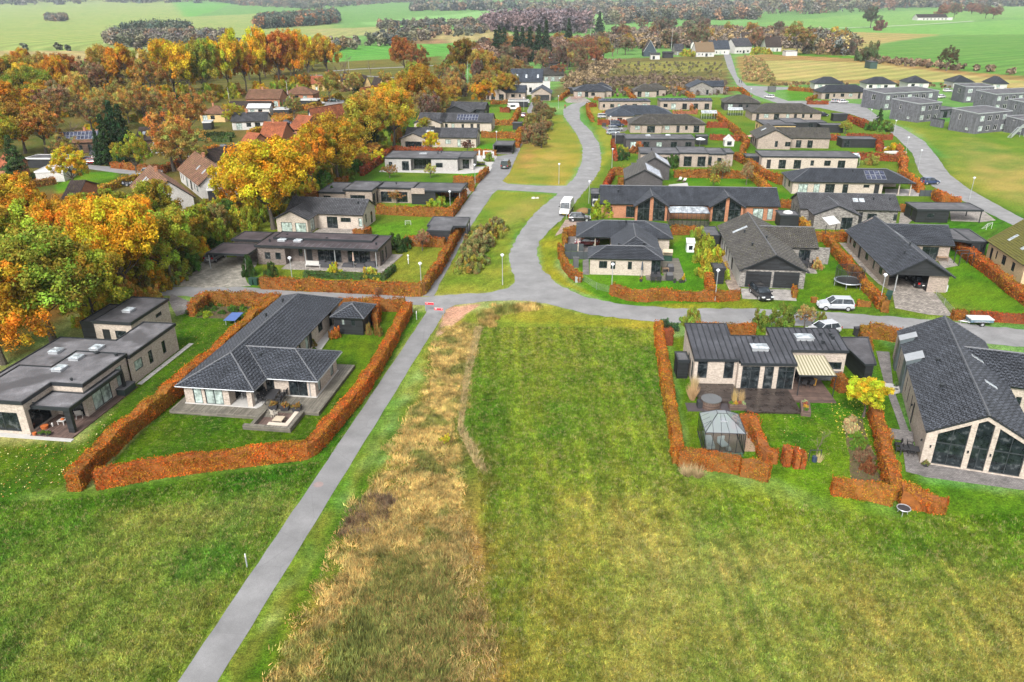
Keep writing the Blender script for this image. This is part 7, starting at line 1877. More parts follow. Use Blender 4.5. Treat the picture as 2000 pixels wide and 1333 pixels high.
hg([c3(248,1110),c3(400,1120),c3(560,1140),c3(690,1165)],1.5,1.2,label='beech hedge in front of the glass garden house',lump=.1);hg([c3(700,1185),c3(800,1195),c3(905,1225)],1.4,1.2,label='rounded end of beech hedge beyond the glass garden house',lump=.2)
hg([c3(640,850),c3(780,875),c3(825,960),c3(865,1060),c3(900,1095),c3(960,1100)],1.4,1.1,(.33,.11,.02),label='curving beech hedge right of the glass garden house',lump=.2)
for px,py,s_,lab in ((1030,1150,1.35,'first round beech bush on the lawn edge'),(1100,1165,.9,'small brown beech bush between two others'),(1145,1165,.8,'narrow beech bush at the end beside the staked tree')):
 a=c3(px-s_*18,py-45);b=c3(px+s_*18,py-45);hg([a,b],1.5,1.2,(.33,.1,.02),label=lab,lump=.2)
hg([c3(370,186),c3(560,190),c3(800,192)],1.7,1.1,label='beech hedge between the seam roofed house and the road');hg([c3(140,240),c3(200,240)],1.8,1.3,RH,label='square red beech block at the hedge top end');hg([c3(1395,545),c3(1450,590)],1.7,1.4,label='beech hedge at the right of the stone wall')
hg([c4(345,640),c4(372,740),c4(405,880),c4(440,1010),c4(478,1140)],1.5,1.3,(.32,.11,.02),label='beech hedge between the two right hand gardens',lump=.13)
hg([c4(92,1095),c4(220,1110),c4(340,1130),c4(460,1160)],1.5,1.3,(.33,.13,.02),label='beech hedge closing the right hand garden towards the field',lump=.1);hg([c4(500,1165),c4(620,1185),c4(780,1225)],1.3,1.5,(.34,.11,.018),label='bushy beech hedge end beside the fire bowl',lump=.25)
hg([c4(275,170),c4(292,225),c4(302,290)],1.7,1.2,label='short beech hedge left of the big gable roof',lump=.12);hg([c4(310,172),c4(400,178),c4(505,190)],1.6,1.4,label='thin leafy beech hedge by the road above the big gable roof',lump=.25)
hg([c7(310,480),c7(400,600),c7(520,730),c7(640,880),c7(760,1000),c7(800,1060)],1.5,1.2,(.32,.12,.018),label='long beech hedge between the trampoline lawn and the carport house',lump=.13);hg([c7(800,1068),c7(858,1075)],1.6,1.1,label='beech hedge end behind the bins')
hg([c7(195,492),c7(350,498),c7(510,495)],1.6,1.1,label='beech hedge behind the trampoline lawn');hg([c7(1385,515),c7(1560,650),c7(1750,790),c7(1900,910),c7(2060,1030)],1.6,1.5,(.31,.10,.018),label='long beech hedge in front of the peach house',lump=.13)
hg([c7(1405,1160),c7(1510,1162)],1.2,1.1,label='low beech hedge left of the trailer');hg([c7(1560,1165),c7(1720,1172),c7(2060,1195)],1.2,1.1,RH,label='low beech hedge behind the trailer')
hg([c7(590,1070),c7(700,1075)],.9,.8,label='low young hedge behind the white car',lump=.3);hg([c7(200,1045),c7(240,1045)],.8,.7,label='tiny orange hedge plant on the trampoline lawn edge',lump=.3);hg([c7(55,935),c7(60,985)],1.2,.7,label='small beech hedge stub right of the double garage')
hg([c7(1250,140),c7(1335,190),c7(1460,215)],1.7,1.5,(.36,.13,.02),label='bushy hedge along the right hand road',lump=.2);hg([c7(0,222),c7(125,228)],1.6,1.2,label='beech hedge left of the mottled grey house');hg([c7(955,250),c7(1000,255)],1.6,1.0,label='beech stub right of the mottled grey house');hg([c7(110,360),c7(175,440)],1.4,1.2,(.4,.22,.03),label='yellow orange hedge right of the round white dome',lump=.2)
hg([b2(1860,1000),b2(1990,1005)],1.6,1.2,label='beech hedge right of the orange brick house')
hg([b2(550,752),b2(715,755)],1.7,1.1,label='beech hedge behind the charcoal gables towards the bend');hg([b2(548,765),b2(485,885)],1.7,1.1,RH,label='beech hedge along the bend beside the charcoal gables');hg([b2(590,830),b2(636,832)],1.6,1.0,label='small beech hedge block left of the charcoal gable')
hg([b2(1030,765),b2(1300,768),b2(1640,775)],1.8,1.3,label='long beech hedge behind the sun lounger lawn');hg([b2(1650,790),b2(1720,850),b2(1790,915)],1.7,1.3,(.34,.14,.02),label='beech hedge slanting down to the orange brick roof')
hg([b2(1510,630),b2(1620,690),b2(1740,770),b2(1870,825)],1.7,1.5,label='beech hedge between the raised bay house and the pale flat house');hg([b2(1285,395),b2(1450,398)],1.7,1.2,RH,label='red hedge behind the brown hip bungalow lawn');hg([b2(1460,395),b2(1530,460),b2(1600,530),b2(1560,590)],1.7,1.5,label='red hedge running down the middle of the east gardens')
hg([b2(1350,308),b2(1400,350),b2(1440,392)],1.7,1.5,label='red hedge right of the little greenhouse');hg([b2(1310,490),b2(1540,500)],1.6,1.1,RH,label='dark red hedge behind the garden playhouse');hg([b2(430,375),b2(665,378)],1.7,1.2,RH,label='red hedge block above the parked cars')
hg([b2(350,250),b2(360,310),b2(390,360)],1.5,1.0,label='curved red hedge at the top of the bend');hg([b2(350,248),b2(420,244)],1.5,1.0,RH,label='red hedge above the curved one at the bend');hg([b2(645,125),b2(680,165),b2(725,200)],1.6,1.3,label='red hedge between the first two top bungalows');hg([b2(1060,118),b2(1110,150),b2(1180,190)],1.6,1.3,label='red hedge left of the slate blue gable house')
hg([b2(1365,118),b2(1550,125),b2(1620,190)],1.6,1.3,label='red hedge right of the slate blue gable house');hg([b2(960,115),b2(1060,120)],1.4,1.0,(.36,.2,.08),label='faded hedge between the top houses');hg([b2(130,200),b2(200,148)],1.5,1.2,label='beech hedge left of the topmost bungalow')
hg([b2(405,195),b2(450,200)],1.4,1.0,label='small red hedge in front of the topmost bungalow');hg([b2(1020,300),b2(1210,305)],1.3,1.2,(.33,.12,.06),label='loose red hedge before the second solar house',lump=.3);hg([b2(1160,262),b2(1175,300)],1.4,.9,label='small red bush hedge by the solar house windows')
hg([b2(500,305),b2(460,330)],1.3,1.0,label='red hedge beside the slate blue hip bungalow');hg([b2(548,525),b2(560,600)],1.5,.9,RH,label='narrow red hedge beside the grey flat garage');hg([b2(565,610),b2(570,655)],1.5,1.0,RH,label='narrow red hedge below the grey flat garage')
hg([b3(640,385),b3(700,410),b3(785,445)],1.8,2.0,RH,label='dense red hedge by the start of the right hand road',lump=.2);hg([b3(370,530),b3(560,532)],1.7,1.3,RH,label='dark red hedge right of the weathered gable house');hg([b3(620,525),b3(860,530),b3(975,530)],1.6,1.4,RH,label='red hedge behind the dark pavilion')
hg([b3(870,560),b3(880,620)],1.6,1.8,RH,label='red hedge right of the dark pavilion');hg([b3(620,672),b3(800,678),b3(1030,690)],1.7,1.6,RH,label='red hedge row beside the two boats');hg([b3(1020,610),b3(1060,700),b3(1065,780)],1.7,1.6,(.34,.12,.03),label='red hedge along the road beside the boats',lump=.2)
hg([b3(1045,800),b3(1110,840),b3(1160,880),b3(1200,930)],1.6,1.5,(.36,.14,.02),label='orange hedge along the road by the carport end',lump=.2);hg([b3(0,822),b3(118,850)],1.7,1.3,RH,label='beech hedge left of the solar hip roof');hg([b3(165,158),b3(300,168),b3(415,185)],1.6,1.6,label='red hedge along the tan field',lump=.2);hg([b3(310,245),b3(400,215)],1.4,1.3,label='red hedge left of the wide hip house');hg([b3(310,268),b3(470,268)],1.4,1.3,RH,label='low red hedge in front of the wide hip house')
hg([b4(870,742),b4(1100,765),b4(1290,780)],1.6,1.4,(.27,.10,.02),label='brown orange hedge below the dark firs');hg([b4(1290,770),b4(1400,725),b4(1450,690)],1.6,1.4,(.28,.1,.02),label='brown hedge before the parked white car');hg([b4(1540,655),b4(1700,612)],1.7,1.8,(.36,.15,.02),label='orange hedge left of the red roofs')
hg([b4(590,950),b4(800,930),b4(950,880),b4(1130,820)],1.5,1.6,YH,label='golden hedge winding round the small lawn');hg([b4(0,895),b4(200,900),b4(420,865)],1.5,1.8,(.24,.12,.03),label='brown hedge below the dark green fir');hg([b4(235,740),b4(390,745)],1.4,1.2,(.3,.12,.03),label='orange brown hedge below the grey carport')
hg([b5(1310,525),b5(1432,500)],1.8,2.4,YH,label='tall golden hedge left of the green car');hg([b5(1180,592),b5(1370,598)],1.6,1.8,(.27,.12,.02),label='brown orange hedge below the green car');hg([b5(1000,630),b5(1150,590),b5(1300,552)],1.5,1.6,YH,label='long golden hedge before the brown roofed carport')
hg([b5(940,645),b5(1225,655)],1.5,1.6,(.24,.12,.02),label='brown hedge beside the small green lawn');hg([b5(740,782),b5(900,730),b5(1065,675)],1.5,1.8,YH,label='golden hedge before the light grey bungalow');hg([b5(880,665),b5(1060,672)],1.4,1.2,YH,label='golden hedge behind the light grey bungalow');hg([b5(600,628),b5(860,635)],1.4,1.2,YH,label='golden hedge below the white garden room')
hg([b5(350,785),b5(620,800)],1.4,1.4,GH,label='green hedge below the white open gable',lump=.2);hg([b5(350,825),b5(600,835)],1.3,1.4,GH,label='second green hedge below the white open gable',lump=.2)
fill([(-60,640),(60,690),(150,640),(330,560),(460,460),(360,400),(100,420),(-60,430)],40,(2.5,5),(2.2,3.4),cols+[LIM,ORY],['bush'],'low undergrowth bush beneath the left hand trees','undergrowth beneath the left hand trees',seed=21)
fill([(300,205),(480,192),(660,168),(660,158),(480,178),(300,190)],30,(4,8),(3.5,5),[ORY,ORA,O_,BRO,LIM],['bush'],'bush at the foot of the tall tree row','bushes under the tall tree row',seed=23)
fill([(-80,300),(200,260),(420,240),(600,215),(740,200),(700,165),(300,200),(-80,210)],40,(2.5,6),(2.6,4.4),cols+[ORY,PIN],['bush'],'garden bush in the old village','garden bushes of the old village',seed=22)
TYRE=plain("tyre_rubber",(.02,.02,.022),.85,.1);RIM=plain("alloy_rim",(.45,.46,.48),.35,.1,metal=.5)
CGLASS=mk_glass("car_window_glass",(.02,.026,.032),.05);REDL=plain("tail_light_red",(.35,.01,.01),.2,.1);HEADL=plain("headlight_lens",(.6,.62,.65),.15,.1);PLATE=plain("number_plate",(.65,.65,.62),.5,.05);PLATEY=plain("yellow_number_plate",(.75,.55,.05),.5,.05);PLAST=plain("black_plastic",(.025,.026,.028),.6,.1)
def loft(m,st,mat=0):
 """st: (x, zb, zt, w): rounded box rings along x"""
 rings=[]
 for x,zb,zt,w in st:
  i=len(m.v);hgt=zt-zb
  m.v+=[(x,-w*.86,zb),(x,-w,zb+hgt*.25),(x,-w*.985,zb+hgt*.72),(x,-w*.86,zt),(x,w*.86,zt),(x,w*.985,zb+hgt*.72),(x,w,zb+hgt*.25),(x,w*.86,zb)]
  rings.append(i)
 for a,b in zip(rings,rings[1:]):
  for q in range(8):
   r=(q+1)%8;m.f.append((a+q,b+q,b+r,a+r));m.m.append(mat)
 m.f.append(tuple(rings[0]+q for q in range(8)));m.m.append(mat);m.f.append(tuple(rings[-1]+7-q for q in range(8)));m.m.append(mat)
VC={}
def vh_(px,py,ang,color,label,kind='hatch',f=full,plate=PLATE,name='parked_car',cat='car',z=0.04,group=None):
 w0=G(*f(px,py))
 t=empty(name,(w0.x,w0.y,z),R(ang),label,cat,group)
 S={'hatch':(4.1,1.78,1.5),'suv':(4.5,1.86,1.66),'sedan':(4.6,1.82,1.45),'wagon':(4.7,1.84,1.52),'van':(5.6,2.05,2.5),'mpv':(4.7,1.95,1.95)}[kind]
 L,Wd,H=S;hw=Wd/2
 if kind not in VC:
  b=MB();belt=.60*H+.06 if kind not in ('van','mpv')else .52*H
  if kind=='van':
   loft(b,[(-L/2,.35,2.42,hw*.96),(-L/2+.1,.3,2.5,hw),(L*.16,.3,2.5,hw),(L*.22,.3,2.42,hw*.98),(L*.30,.3,1.75,hw*.97),(L*.36,.3,1.25,hw*.96),(L*.47,.32,1.0,hw*.92),(L/2,.4,.7,hw*.84)])
  elif kind=='mpv':
   loft(b,[(-L/2,.35,1.8,hw*.9),(-L/2+.15,.28,1.05,hw),(L*.2,.25,1.02,hw),(L*.44,.28,.9,hw*.94),(L/2,.38,.65,hw*.84)])
  else:
   tr=belt if kind!='sedan' else belt-.02
   loft(b,[(-L/2,.38,.72,hw*.84),(-L/2+.12,.26,tr,hw*.94),(-L*.3,.22,belt+.03,hw),(L*.08,.22,belt+.0,hw),(L*.24,.22,belt-.03,hw),(L*.4,.24,belt-.16,hw*.95),(L*.47,.28,.66,hw*.88),(L/2,.36,.55,hw*.78)])
  body=b.mesh('body',[PAINT],uv=False,smooth=False)
  g=MB();r=MB();pl=MB()
  if kind=='van':
   g.hl_([(L*.215,-hw*.9,1.55),(L*.365,-hw*.84,1.22),(L*.365,hw*.84,1.22),(L*.215,hw*.9,1.55)],[(L*.215,-hw*.86,2.3),(L*.235,-hw*.8,2.3),(L*.235,hw*.8,2.3),(L*.215,hw*.86,2.3)])
   for s in (-1,1):g.box(L*.12,s*hw*1.005-.01,1.35,L*.26,s*hw*1.005+.01,1.95)
   r=None
  else:
   x0,x1={'hatch':(-.47,.25),'suv':(-.47,.23),'sedan':(-.36,.24),'wagon':(-.48,.24),'mpv':(-.49,.3)}[kind];u0,u1={'hatch':(-.38,.06),'suv':(-.41,.05),'sedan':(-.2,.06),'wagon':(-.42,.06),'mpv':(-.47,.14)}[kind]
   zb=belt-.04;zt=H-.06;wb,wt=hw*.93,hw*.72
   g.hl_([(L*x0,-wb,zb),(L*x1,-wb,zb-.04),(L*x1,wb,zb-.04),(L*x0,wb,zb)],[(L*u0,-wt,zt),(L*u1,-wt,zt),(L*u1,wt,zt),(L*u0,wt,zt)])
   r.hl_([(L*u0-.06,-wt-.03,zt),(L*u1+.05,-wt-.03,zt),(L*u1+.05,wt+.03,zt),(L*u0-.06,wt+.03,zt)],[(L*u0+.1,-wt*.86,H),(L*u1-.12,-wt*.86,H),(L*u1-.12,wt*.86,H),(L*u0+.1,wt*.86,H)])
   for s in (-1,1):
    r.tube([(L*x1,s*wb,zb-.02),(L*u1+.02,s*(wt+.02),zt+.01)],.045,4);r.tube([(L*x0+.03,s*wb,zb),(L*u0,s*(wt+.02),zt+.01)],.07,4)
    xm=L*(x0+x1)/2-.1;r.tube([(xm,s*(wb+.005),zb),(xm,s*(wt+.02),zt)],.035,4)
  wm=MB();wm.tube([(0,-.11,0),(0,.11,0)],.33,16);rm=MB()
  for s in (-1,1):rm.tube([(0,s*.10,0),(0,s*.125,0)],.21,10)
  hl=MB();hl.box(-.06,-.2,-.08,.06,.2,.08);tl=MB();tl.box(-.04,-.14,-.12,.05,.14,.12)
  np_=MB();np_.box(-.02,-.26,-.06,.02,.26,.06)
  mr=MB();mr.box(-.08,-.12,-.08,.08,.12,.08)
  VC[kind]=dict(body=body,glass=g.mesh('window',CGLASS,uv=False),roof=r.mesh('roof',PAINT,uv=False)if r else None,wheel=wm.mesh('wheel',TYRE,uv=False),rim=rm.mesh('rim',RIM,uv=False),hl=hl.mesh('headlight',HEADL,uv=False),tl=tl.mesh('tail_light',REDL,uv=False),pl=np_.mesh('number_plate',plate,uv=False),mr=mr.mesh('mirror',PLAST,uv=False),belt=belt)
 v=VC[kind];belt=v['belt']
 link('body',v['body'],t,color=color);link('window',v['glass'],t)
 if v['roof']:link('roof',v['roof'],t,color=color)
 zw=.34;xw=L*.31
 for sx in (-1,1):
  for sy in (-1,1):
   w=link('wheel',v['wheel'],t,(sx*xw,sy*(hw-.10),zw));link('rim',v['rim'],w)
 for sy in (-1,1):
  link('headlight',v['hl'],t,(L/2-.16,sy*hw*.68,.70 if kind!='van' else .95));link('tail_light',v['tl'],t,(-L/2+.03,sy*hw*.78,.85 if kind!='van' else 1.1));link('mirror',v['mr'],t,(L*(.2 if kind!='van' else .27),sy*(hw+.1),belt+.05 if kind!='van' else 1.45))
 link('number_plate',v['pl'],t,(L/2+.0,0,.45));link('number_plate',v['pl'],t,(-L/2-.01,0,.6))
 m=MB()
 if kind in ('suv',):m.box(-L/2+.1,-hw*.99,.24,L/2-.15,hw*.99,.36)
 else:m.box(-L/2+.2,-hw*.96,.22,L/2-.25,hw*.96,.32)
 m.box(L/2-.12,-hw*.55,.34,L/2+.005,hw*.55,.5);m.bd('bumper_trim',PLAST,t,uv=False)
 return t
SIL=(.55,.57,.60);WHT=(.75,.75,.75);BLK=(.018,.019,.022);DBL=(.03,.05,.09)
vh_(1630,604,174,(.45,.47,.5),'silver white crossover car parked on the verge by the trampoline garden','suv')
van=vh_(1106,416,257,WHT,'white panel van with a high roof parked on the bend','van',plate=PLATEY,name='panel_van',cat='van')
vh_(1132,432,-4,BLK,'black hatchback parked beside the white van on the brick drive','hatch')
vh_(1486,580,-84,BLK,'black estate car in front of the double garage doors','wagon')
vh_(1790,556,86,BLK,'black car standing inside the open carport of the sandy house','sedan',z=.06)
vh_(1146,480,172,(.12,.015,.02),'dark red car under the carport corner of the three hip bungalow','hatch',z=.06)
vh_(1606,652,196,(.5,.52,.55),'silver car half hidden behind the seam roofed house','hatch')
vh_(988,328,81,(.045,.06,.06),'dark green van like car parked on the straight path, seen from behind','mpv')
vh_(1022.5,229,84,(.22,.08,.10),'dull red car parked far up the straight path','hatch');vh_(1023,203,172,SIL,'silver car beside the topmost black carport','wagon')
vh_(1204,248,6,(.03,.045,.08),'dark blue people carrier, rear one of the three by the bend','mpv');vh_(1201,256,5,(.25,.27,.29),'grey estate car, middle one of the three by the bend','wagon');vh_(1197,263,4,(.3,.34,.38),'pale blue grey car, front one of the three by the bend','hatch');vh_(1180,231,5,(.5,.5,.5),'silver car left of the slate blue hip bungalow','wagon')
vh_(1502,192,130,WHT,'white car on the small road at the top of the estate','hatch')
for a in [(1633,201,15,(.45,.46,.48),'silver grey car left of the pair near the long block'),(1646,202,15,WHT,'white car right of the pair near the long block'),(1851,180,10,WHT,'white car behind the long grey block'),(1838,192,30,WHT,'second white car behind the long grey block'),(1606,228,10,(.03,.03,.04),'dark car beside the long low hip roofed house'),(1650,232,12,(.1,.12,.16),'dark blue car by the little blue black shed'),(1815,360,10,(.03,.05,.12),'dark blue car beyond the solar hip roof carport')]:
 vh_(*a[:2],a[2],a[3],a[4],'hatch')
for a in [(237,364,10,(.03,.035,.05),'sedan','dark car left of the three parked on the old village road'),(274,352,14,(.35,.37,.37),'wagon','grey green car in the middle of the three on the old village road'),(298,341,16,(.42,.42,.42),'wagon','silver car right of the three on the old village road'),(373,317,6,WHT,'hatch','white car above the weathered roofs'),(438,293,2,(.03,.04,.06),'sedan','dark blue car below the green hedges of the old village'),(652,199,0,(.03,.07,.07),'sedan','dark green car between the golden hedges'),(623,204,0,WHT,'sedan','white car half behind the golden hedge'),(183,321,5,(.2,.02,.02),'hatch','dark red car by the small white garden house'),(176,318,5,(.03,.03,.04),'hatch','dark car by the small white garden house'),(560,243,10,(.05,.05,.07),'sedan','dark car behind the golden hedge of the light grey bungalow')]:
 vh_(a[0],a[1],a[2],a[3],a[5],a[4])
vh_(421,508,80,(.2,.21,.22),'grey car tucked behind the carport of the brown veranda house','hatch')
w=G(1911,634);t=empty('box_trailer',(w.x,w.y,0),R(-4),'grey box trailer with a flat white lid and one visible wheel, parked on the verge','trailer')
m=MB();m.box(-1.35,-.7,.5,1.35,.7,.85);m.bd('body',plain("trailer_blue_grey",(.1,.16,.2),.5),t)
m=MB();m.box(-1.38,-.73,.85,1.38,.73,.95);m.bd('lid',WHITE,t)
m=MB();m.tube([(-1.3,0,.45),(-2.5,0,.42)],.04,6);m.tube([(-1.3,.5,.45),(-2.3,0,.42)],.03,6);m.tube([(-1.3,-.5,.45),(-2.3,0,.42)],.03,6);m.tube([(-2.2,0,.42),(-2.2,0,0)],.03,6);m.bd('drawbar',ZINC,t)
m=MB();m.box(-1.0,-.9,.62,-.0,-.68,.66);m.box(.15,-.9,.62,.75,-.68,.66);m.box(-.35,-.92,.66,.35,-.68,.7);m.bd('mudguard',ZINC,t)
for s in (-1,1):
 m=MB();m.tube([(0,s*.72,.3),(0,s*.9,.3)],.3,14);o=m.bd('wheel',TYRE,t);m=MB();m.tube([(0,s*.74,.3),(0,s*.91,.3)],.16,10);m.bd('rim',RIM,o)
w=G(*b1(1752,372));t=empty('caravan',(w.x,w.y,0),R(5),'small white caravan behind the red hedge at the upper path','caravan')
m=MB();m.hl_([(-2.4,-1.05,.5),(2.4,-1.05,.5),(2.4,1.05,.5),(-2.4,1.05,.5)],[(-2.1,-1,2.5),(1.9,-1,2.5),(1.9,1,2.5),(-2.1,1,2.5)]);m.bd('body',WHITE,t)
m=MB();m.box(-1.2,-1.08,1.3,.6,-1.03,1.9);m.bd('window',GLASS,t)
for s in (-1,1):
 m=MB();m.tube([(0,s*.85,.33),(0,s*1.02,.33)],.33,12);m.bd('wheel',TYRE,t)
for lab,p in (('upper pale upturned rowing boat beside the red hedge row',(945,655)),('lower pale upturned boat on top of the red hedge row end',(990,700))):
 w=G(*b3(*p));t=empty('rowing_boat',(w.x,w.y,.1 if 'upper' in lab else .5),R(-4),lab,'boat')
 m=MB();loft(m,[(-2.9,.3,.55,.1),(-2.3,.1,.7,.55),(0,.0,.78,.9),(2.3,.1,.7,.6),(2.9,.3,.55,.1)]);m.bd('hull',SILL,t,smooth=True);m=MB();m.box(-2.4,-.03,.7,2.4,.03,.84);m.bd('keel',PLAST,t)
LP={}
def lamp(px,py,label,h=4.5,f=full,arm=0.0,ang=0.0):
 w0=G(*f(px,py));t=empty('street_lamp',(w0.x,w0.y,0),R(ang),label,'street lamp','street lamps of the estate')
 key=(h,arm)
 if key not in LP:
  m=MB();m.cyl(0,0,0,.8,.075,8);m.cyl(0,0,.8,h-.25,.05,8)
  if arm:m.tube([(0,0,h-.3),(arm*.4,0,h+.05),(arm,0,h+.1)],.035,6)
  hd=MB();hd.cyl(arm,0,h-.28,h-.05,.13,12,r2=.16);hd.cyl(arm,0,h-.05,h+.02,.28,16,r2=.23);hd.dome(arm,0,h+.02,.23,.23,.14,12,3)
  LP[key]=(m.mesh('pole',ZINC,uv=False),hd.mesh('lamp_head',plain("lamp_white_enamel",(.6,.63,.66),.35,.05),uv=False))
 link('pole',LP[key][0],t);link('lamp_head',LP[key][1],t)
for a in [(573,563,'street lamp in front of the beech hedge of the brown veranda house'),(823.8,575,'street lamp at the corner where the straight path meets the street'),(981.6,557,'street lamp on the lower green island'),(1194,577,'street lamp before the lawn of the three hip bungalow'),(1396,590,'street lamp between bungalow hedge and black garden shed'),(1717,600,'street lamp beside the green bins of the sandy carport house'),(1091.4,360.5,'street lamp on the upper green island'),(880,420,'street lamp at the hedge corner of the stepped house garden'),(928,362,'street lamp by the grey brick house hedge'),(970,290,'street lamp left of the open black carport'),(1150,398,'street lamp over the main bend opposite the upper island'),(1195,328,'street lamp at the verge above the charcoal gables'),(1201,292,'street lamp beside the narrow red hedge'),(1191.5,257,'street lamp beside the three parked cars'),(1090.5,212,'street lamp by the top of the straight strip'),(1745,266,'street lamp inside the right hand road curve'),(1768,303,'street lamp with slim pole at the right hand road'),(1793,331,'street lamp at the lower end of the right hand curve'),(1893,391,'street lamp above the black flat carport'),(1698,242,'street lamp in front of the long cladded block'),(1023,216,'street lamp at the upper path garden'),(1465,196,'street lamp by the small road, in the gardens')]:
 lamp(*a)
BL=None
def bollard(px,py,label,h=1.15,f=full):
 w=G(*f(px,py));t=empty('path_bollard',(w.x,w.y,0),0,label,'bollard','light bollards along the footpath')
 m=MB();m.cyl(0,0,0,h*.78,.055,10);m.bd('post',ZINC,t);m=MB();m.cyl(0,0,h*.78,h,.06,10);m.dome(0,0,h,.065,.065,.05,10,2);m.bd('lamp_cap',WHITE,t)
bollard(483,1108,'pale grey bollard standing alone left of the lower footpath');bollard(693,801,'white bollard beside the beech hedge half way up the footpath');bollard(814,625,'white bollard nearest the street end of the footpath')
bollard(806,611,'thick pale post at the rounded hedge corner',1.4)
bollard(1106,427,'thin white marker post in front of the white van')
RED=plain("sign_red",(.55,.03,.045),.5,.06);SWH=plain("sign_white",(.75,.72,.7),.5,.04)
def barrier_sign(px,py,label,side,arrow):
 """red boards with white lettering on one post; too small in the picture to read"""
 w=G(px,py);t=empty('sign_board',(w.x,w.y,0),R(-9),label,'sign','red signs at the footpath mouth')
 m=MB();m.cyl(0,0,0,1.3,.035,8);m.bd('post',ZINC,t)
 L=1.15;s=side;x0,x1=(.04,L)if s>0 else (-L,-.04)
 m=MB();m.box(x0,-.03,.93,x1,.0,1.27);m.bd('board',RED,t)
 b=MB();b.box(x0,-.036,1.235,x1,-.031,1.27);b.bd('border',SWH,t)
 c=MB()
 if arrow=='logo':c.box(x0+.13,-.037,1.05,x0+.33,-.031,1.16);c.box(x0+.1,-.037,1.03,x0+.12,-.031,1.18);c.box(x1-.16,-.037,1.0,x1-.11,-.031,1.18)
 else:c.box(x0+.12,-.037,1.06,x0+.32,-.031,1.09);c.box(x0+.15,-.037,1.11,x0+.36,-.031,1.13)
 c.bd('lettering',SWH,t)
barrier_sign(831,608,'red direction sign on the left post of the footpath mouth, partly bright',1,'bars');barrier_sign(866,620,'red direction sign with a white emblem on the right post of the footpath mouth',-1,'logo')
w=G(833,596)
for px,py,h,lab in ((450,212,7.5,'white flagpole beside the blue gabled brown house'),(564,203,9,'white flagpole in front of the long brown gable house'),(62,165,17,'tall white flagpole at the left edge of the wood'),(683,152,9,'white flagpole near the lone golden oak'),(1153,90,17,'pale flagpole among the far cabins'),(1311,97,17,'grey mast in front of the farmsteads'),(914,168,11,'thin pale pole beside the tall bronze tree')):
 w=G(px,py);t=empty('flagpole',(w.x,w.y,0),0,lab,'flagpole');m=MB();m.cyl(0,0,0,h,.09 if h<12 else .16,6,r2=.04);m.bd('pole',WHITE,t);m=MB();m.dome(0,0,h,.1,.1,.12,8,2);m.bd('knob',WHITE,t)
def at(house,x,y,z=0):w=house.w(x,y,z);return (w.x,w.y,z)
def mk_poly():
 m,nt,b=nm("hazy_roof_sheet");out=nt.nodes['Material Output'];tr=nt.nodes.new("ShaderNodeBsdfTransparent");mx=nt.nodes.new("ShaderNodeMixShader");mx.inputs[0].default_value=.6
 b.inputs['Base Color'].default_value=(.32,.35,.38,1);b.inputs['Roughness'].default_value=.12;nt.links.new(tr.outputs[0],mx.inputs[1]);nt.links.new(b.outputs[0],mx.inputs[2]);nt.links.new(mx.outputs[0],out.inputs[0]);return m
CLEARR=mk_poly()
def gx(f,px,py,z=0.0):w=G(*f(px,py),z);return (w.x,w.y,z)
RAT=plain("black_rattan",(.03,.03,.033),.7,.3,20);GREYC=plain("grey_cover",(.09,.09,.095),.8,.2);TEAK=planks("garden_teak",(.3,.2,.12),.1)
def table(loc,ang,L,Wd,H,mat,label,name='garden_table',round_=False):
 t=empty(name,loc,ang,label,'table');m=MB()
 if round_:m.cyl(0,0,H-.05,H,L/2,18)
 else:m.box(-L/2,-Wd/2,H-.05,L/2,Wd/2,H)
 m.bd('table_top',mat,t)
 for sx in (-1,1):
  for sy in (-1,1):
   k=.35 if round_ else .5;x,y=sx*(L*k-.06),sy*((L if round_ else Wd)*k-.06)
   q=MB();q.box(x-.03,y-.03,0,x+.03,y+.03,H-.05);q.bd('leg',mat,t)
 return t
CH={}
def chair(loc,ang,mat,label,group=None,arm=True,name='garden_chair'):
 if mat.name not in CH:
  s=MB();s.box(-.25,-.25,.40,.25,.25,.46);b=MB();b.hl_([(-.25,.2,.44),(.25,.2,.44),(.25,.25,.44),(-.25,.25,.44)],[(-.25,.3,.95),(.25,.3,.95),(.25,.34,.95),(-.25,.34,.95)])
  l=MB();l.box(-.02,-.02,0,.02,.02,.42);a=MB();a.box(-.03,-.25,.62,.03,.25,.66);a.box(-.02,-.23,.42,.02,-.19,.63)
  CH[mat.name]=[x.mesh(n,mat,uv=False)for x,n in ((s,'seat'),(b,'backrest'),(l,'leg'),(a,'armrest'))]
 s,b,l,a=CH[mat.name];t=empty(name,loc,ang,label,'chair',group)
 link('seat',s,t);link('backrest',b,t)
 for sx in (-1,1):
  for sy in (-1,1):link('leg',l,t,(sx*.22,sy*.22,0))
  if arm:link('armrest',a,t,(sx*.27,0,0))
 return t
def pot(loc,r,h,mat,label,plant=None,ph=.4,name='plant_pot',box_=False,cat='plant pot',pr=None):
 t=empty(name,loc,0,label,cat);m=MB()
 if box_:m.hl_([(-r*.85,-r*.85,0),(r*.85,-r*.85,0),(r*.85,r*.85,0),(-r*.85,r*.85,0)],[(-r,-r,h),(r,-r,h),(r,r,h),(-r,r,h)])
 else:m.cyl(0,0,0,h,r*.75,12,r2=r)
 m.bd('pot',mat,t,uv=False)
 if plant:
  me,tr=TP['bush%d'%(int(abs(loc[0]*7))%3)];link('plant',me,t,(0,0,h-.05),color=plant,scale=(pr or r*1.25,pr or r*1.25,ph))
 return t
TERR=plain("terracotta",(.45,.12,.03),.7,.15);BPOT=plain("dark_pot",(.035,.035,.04),.6,.15)
table(at(H2,-.55,-.7,.38),H2.ang+R(8),2.1,1.0,.75,RAT,'black rattan dining table on the grey timber terrace')
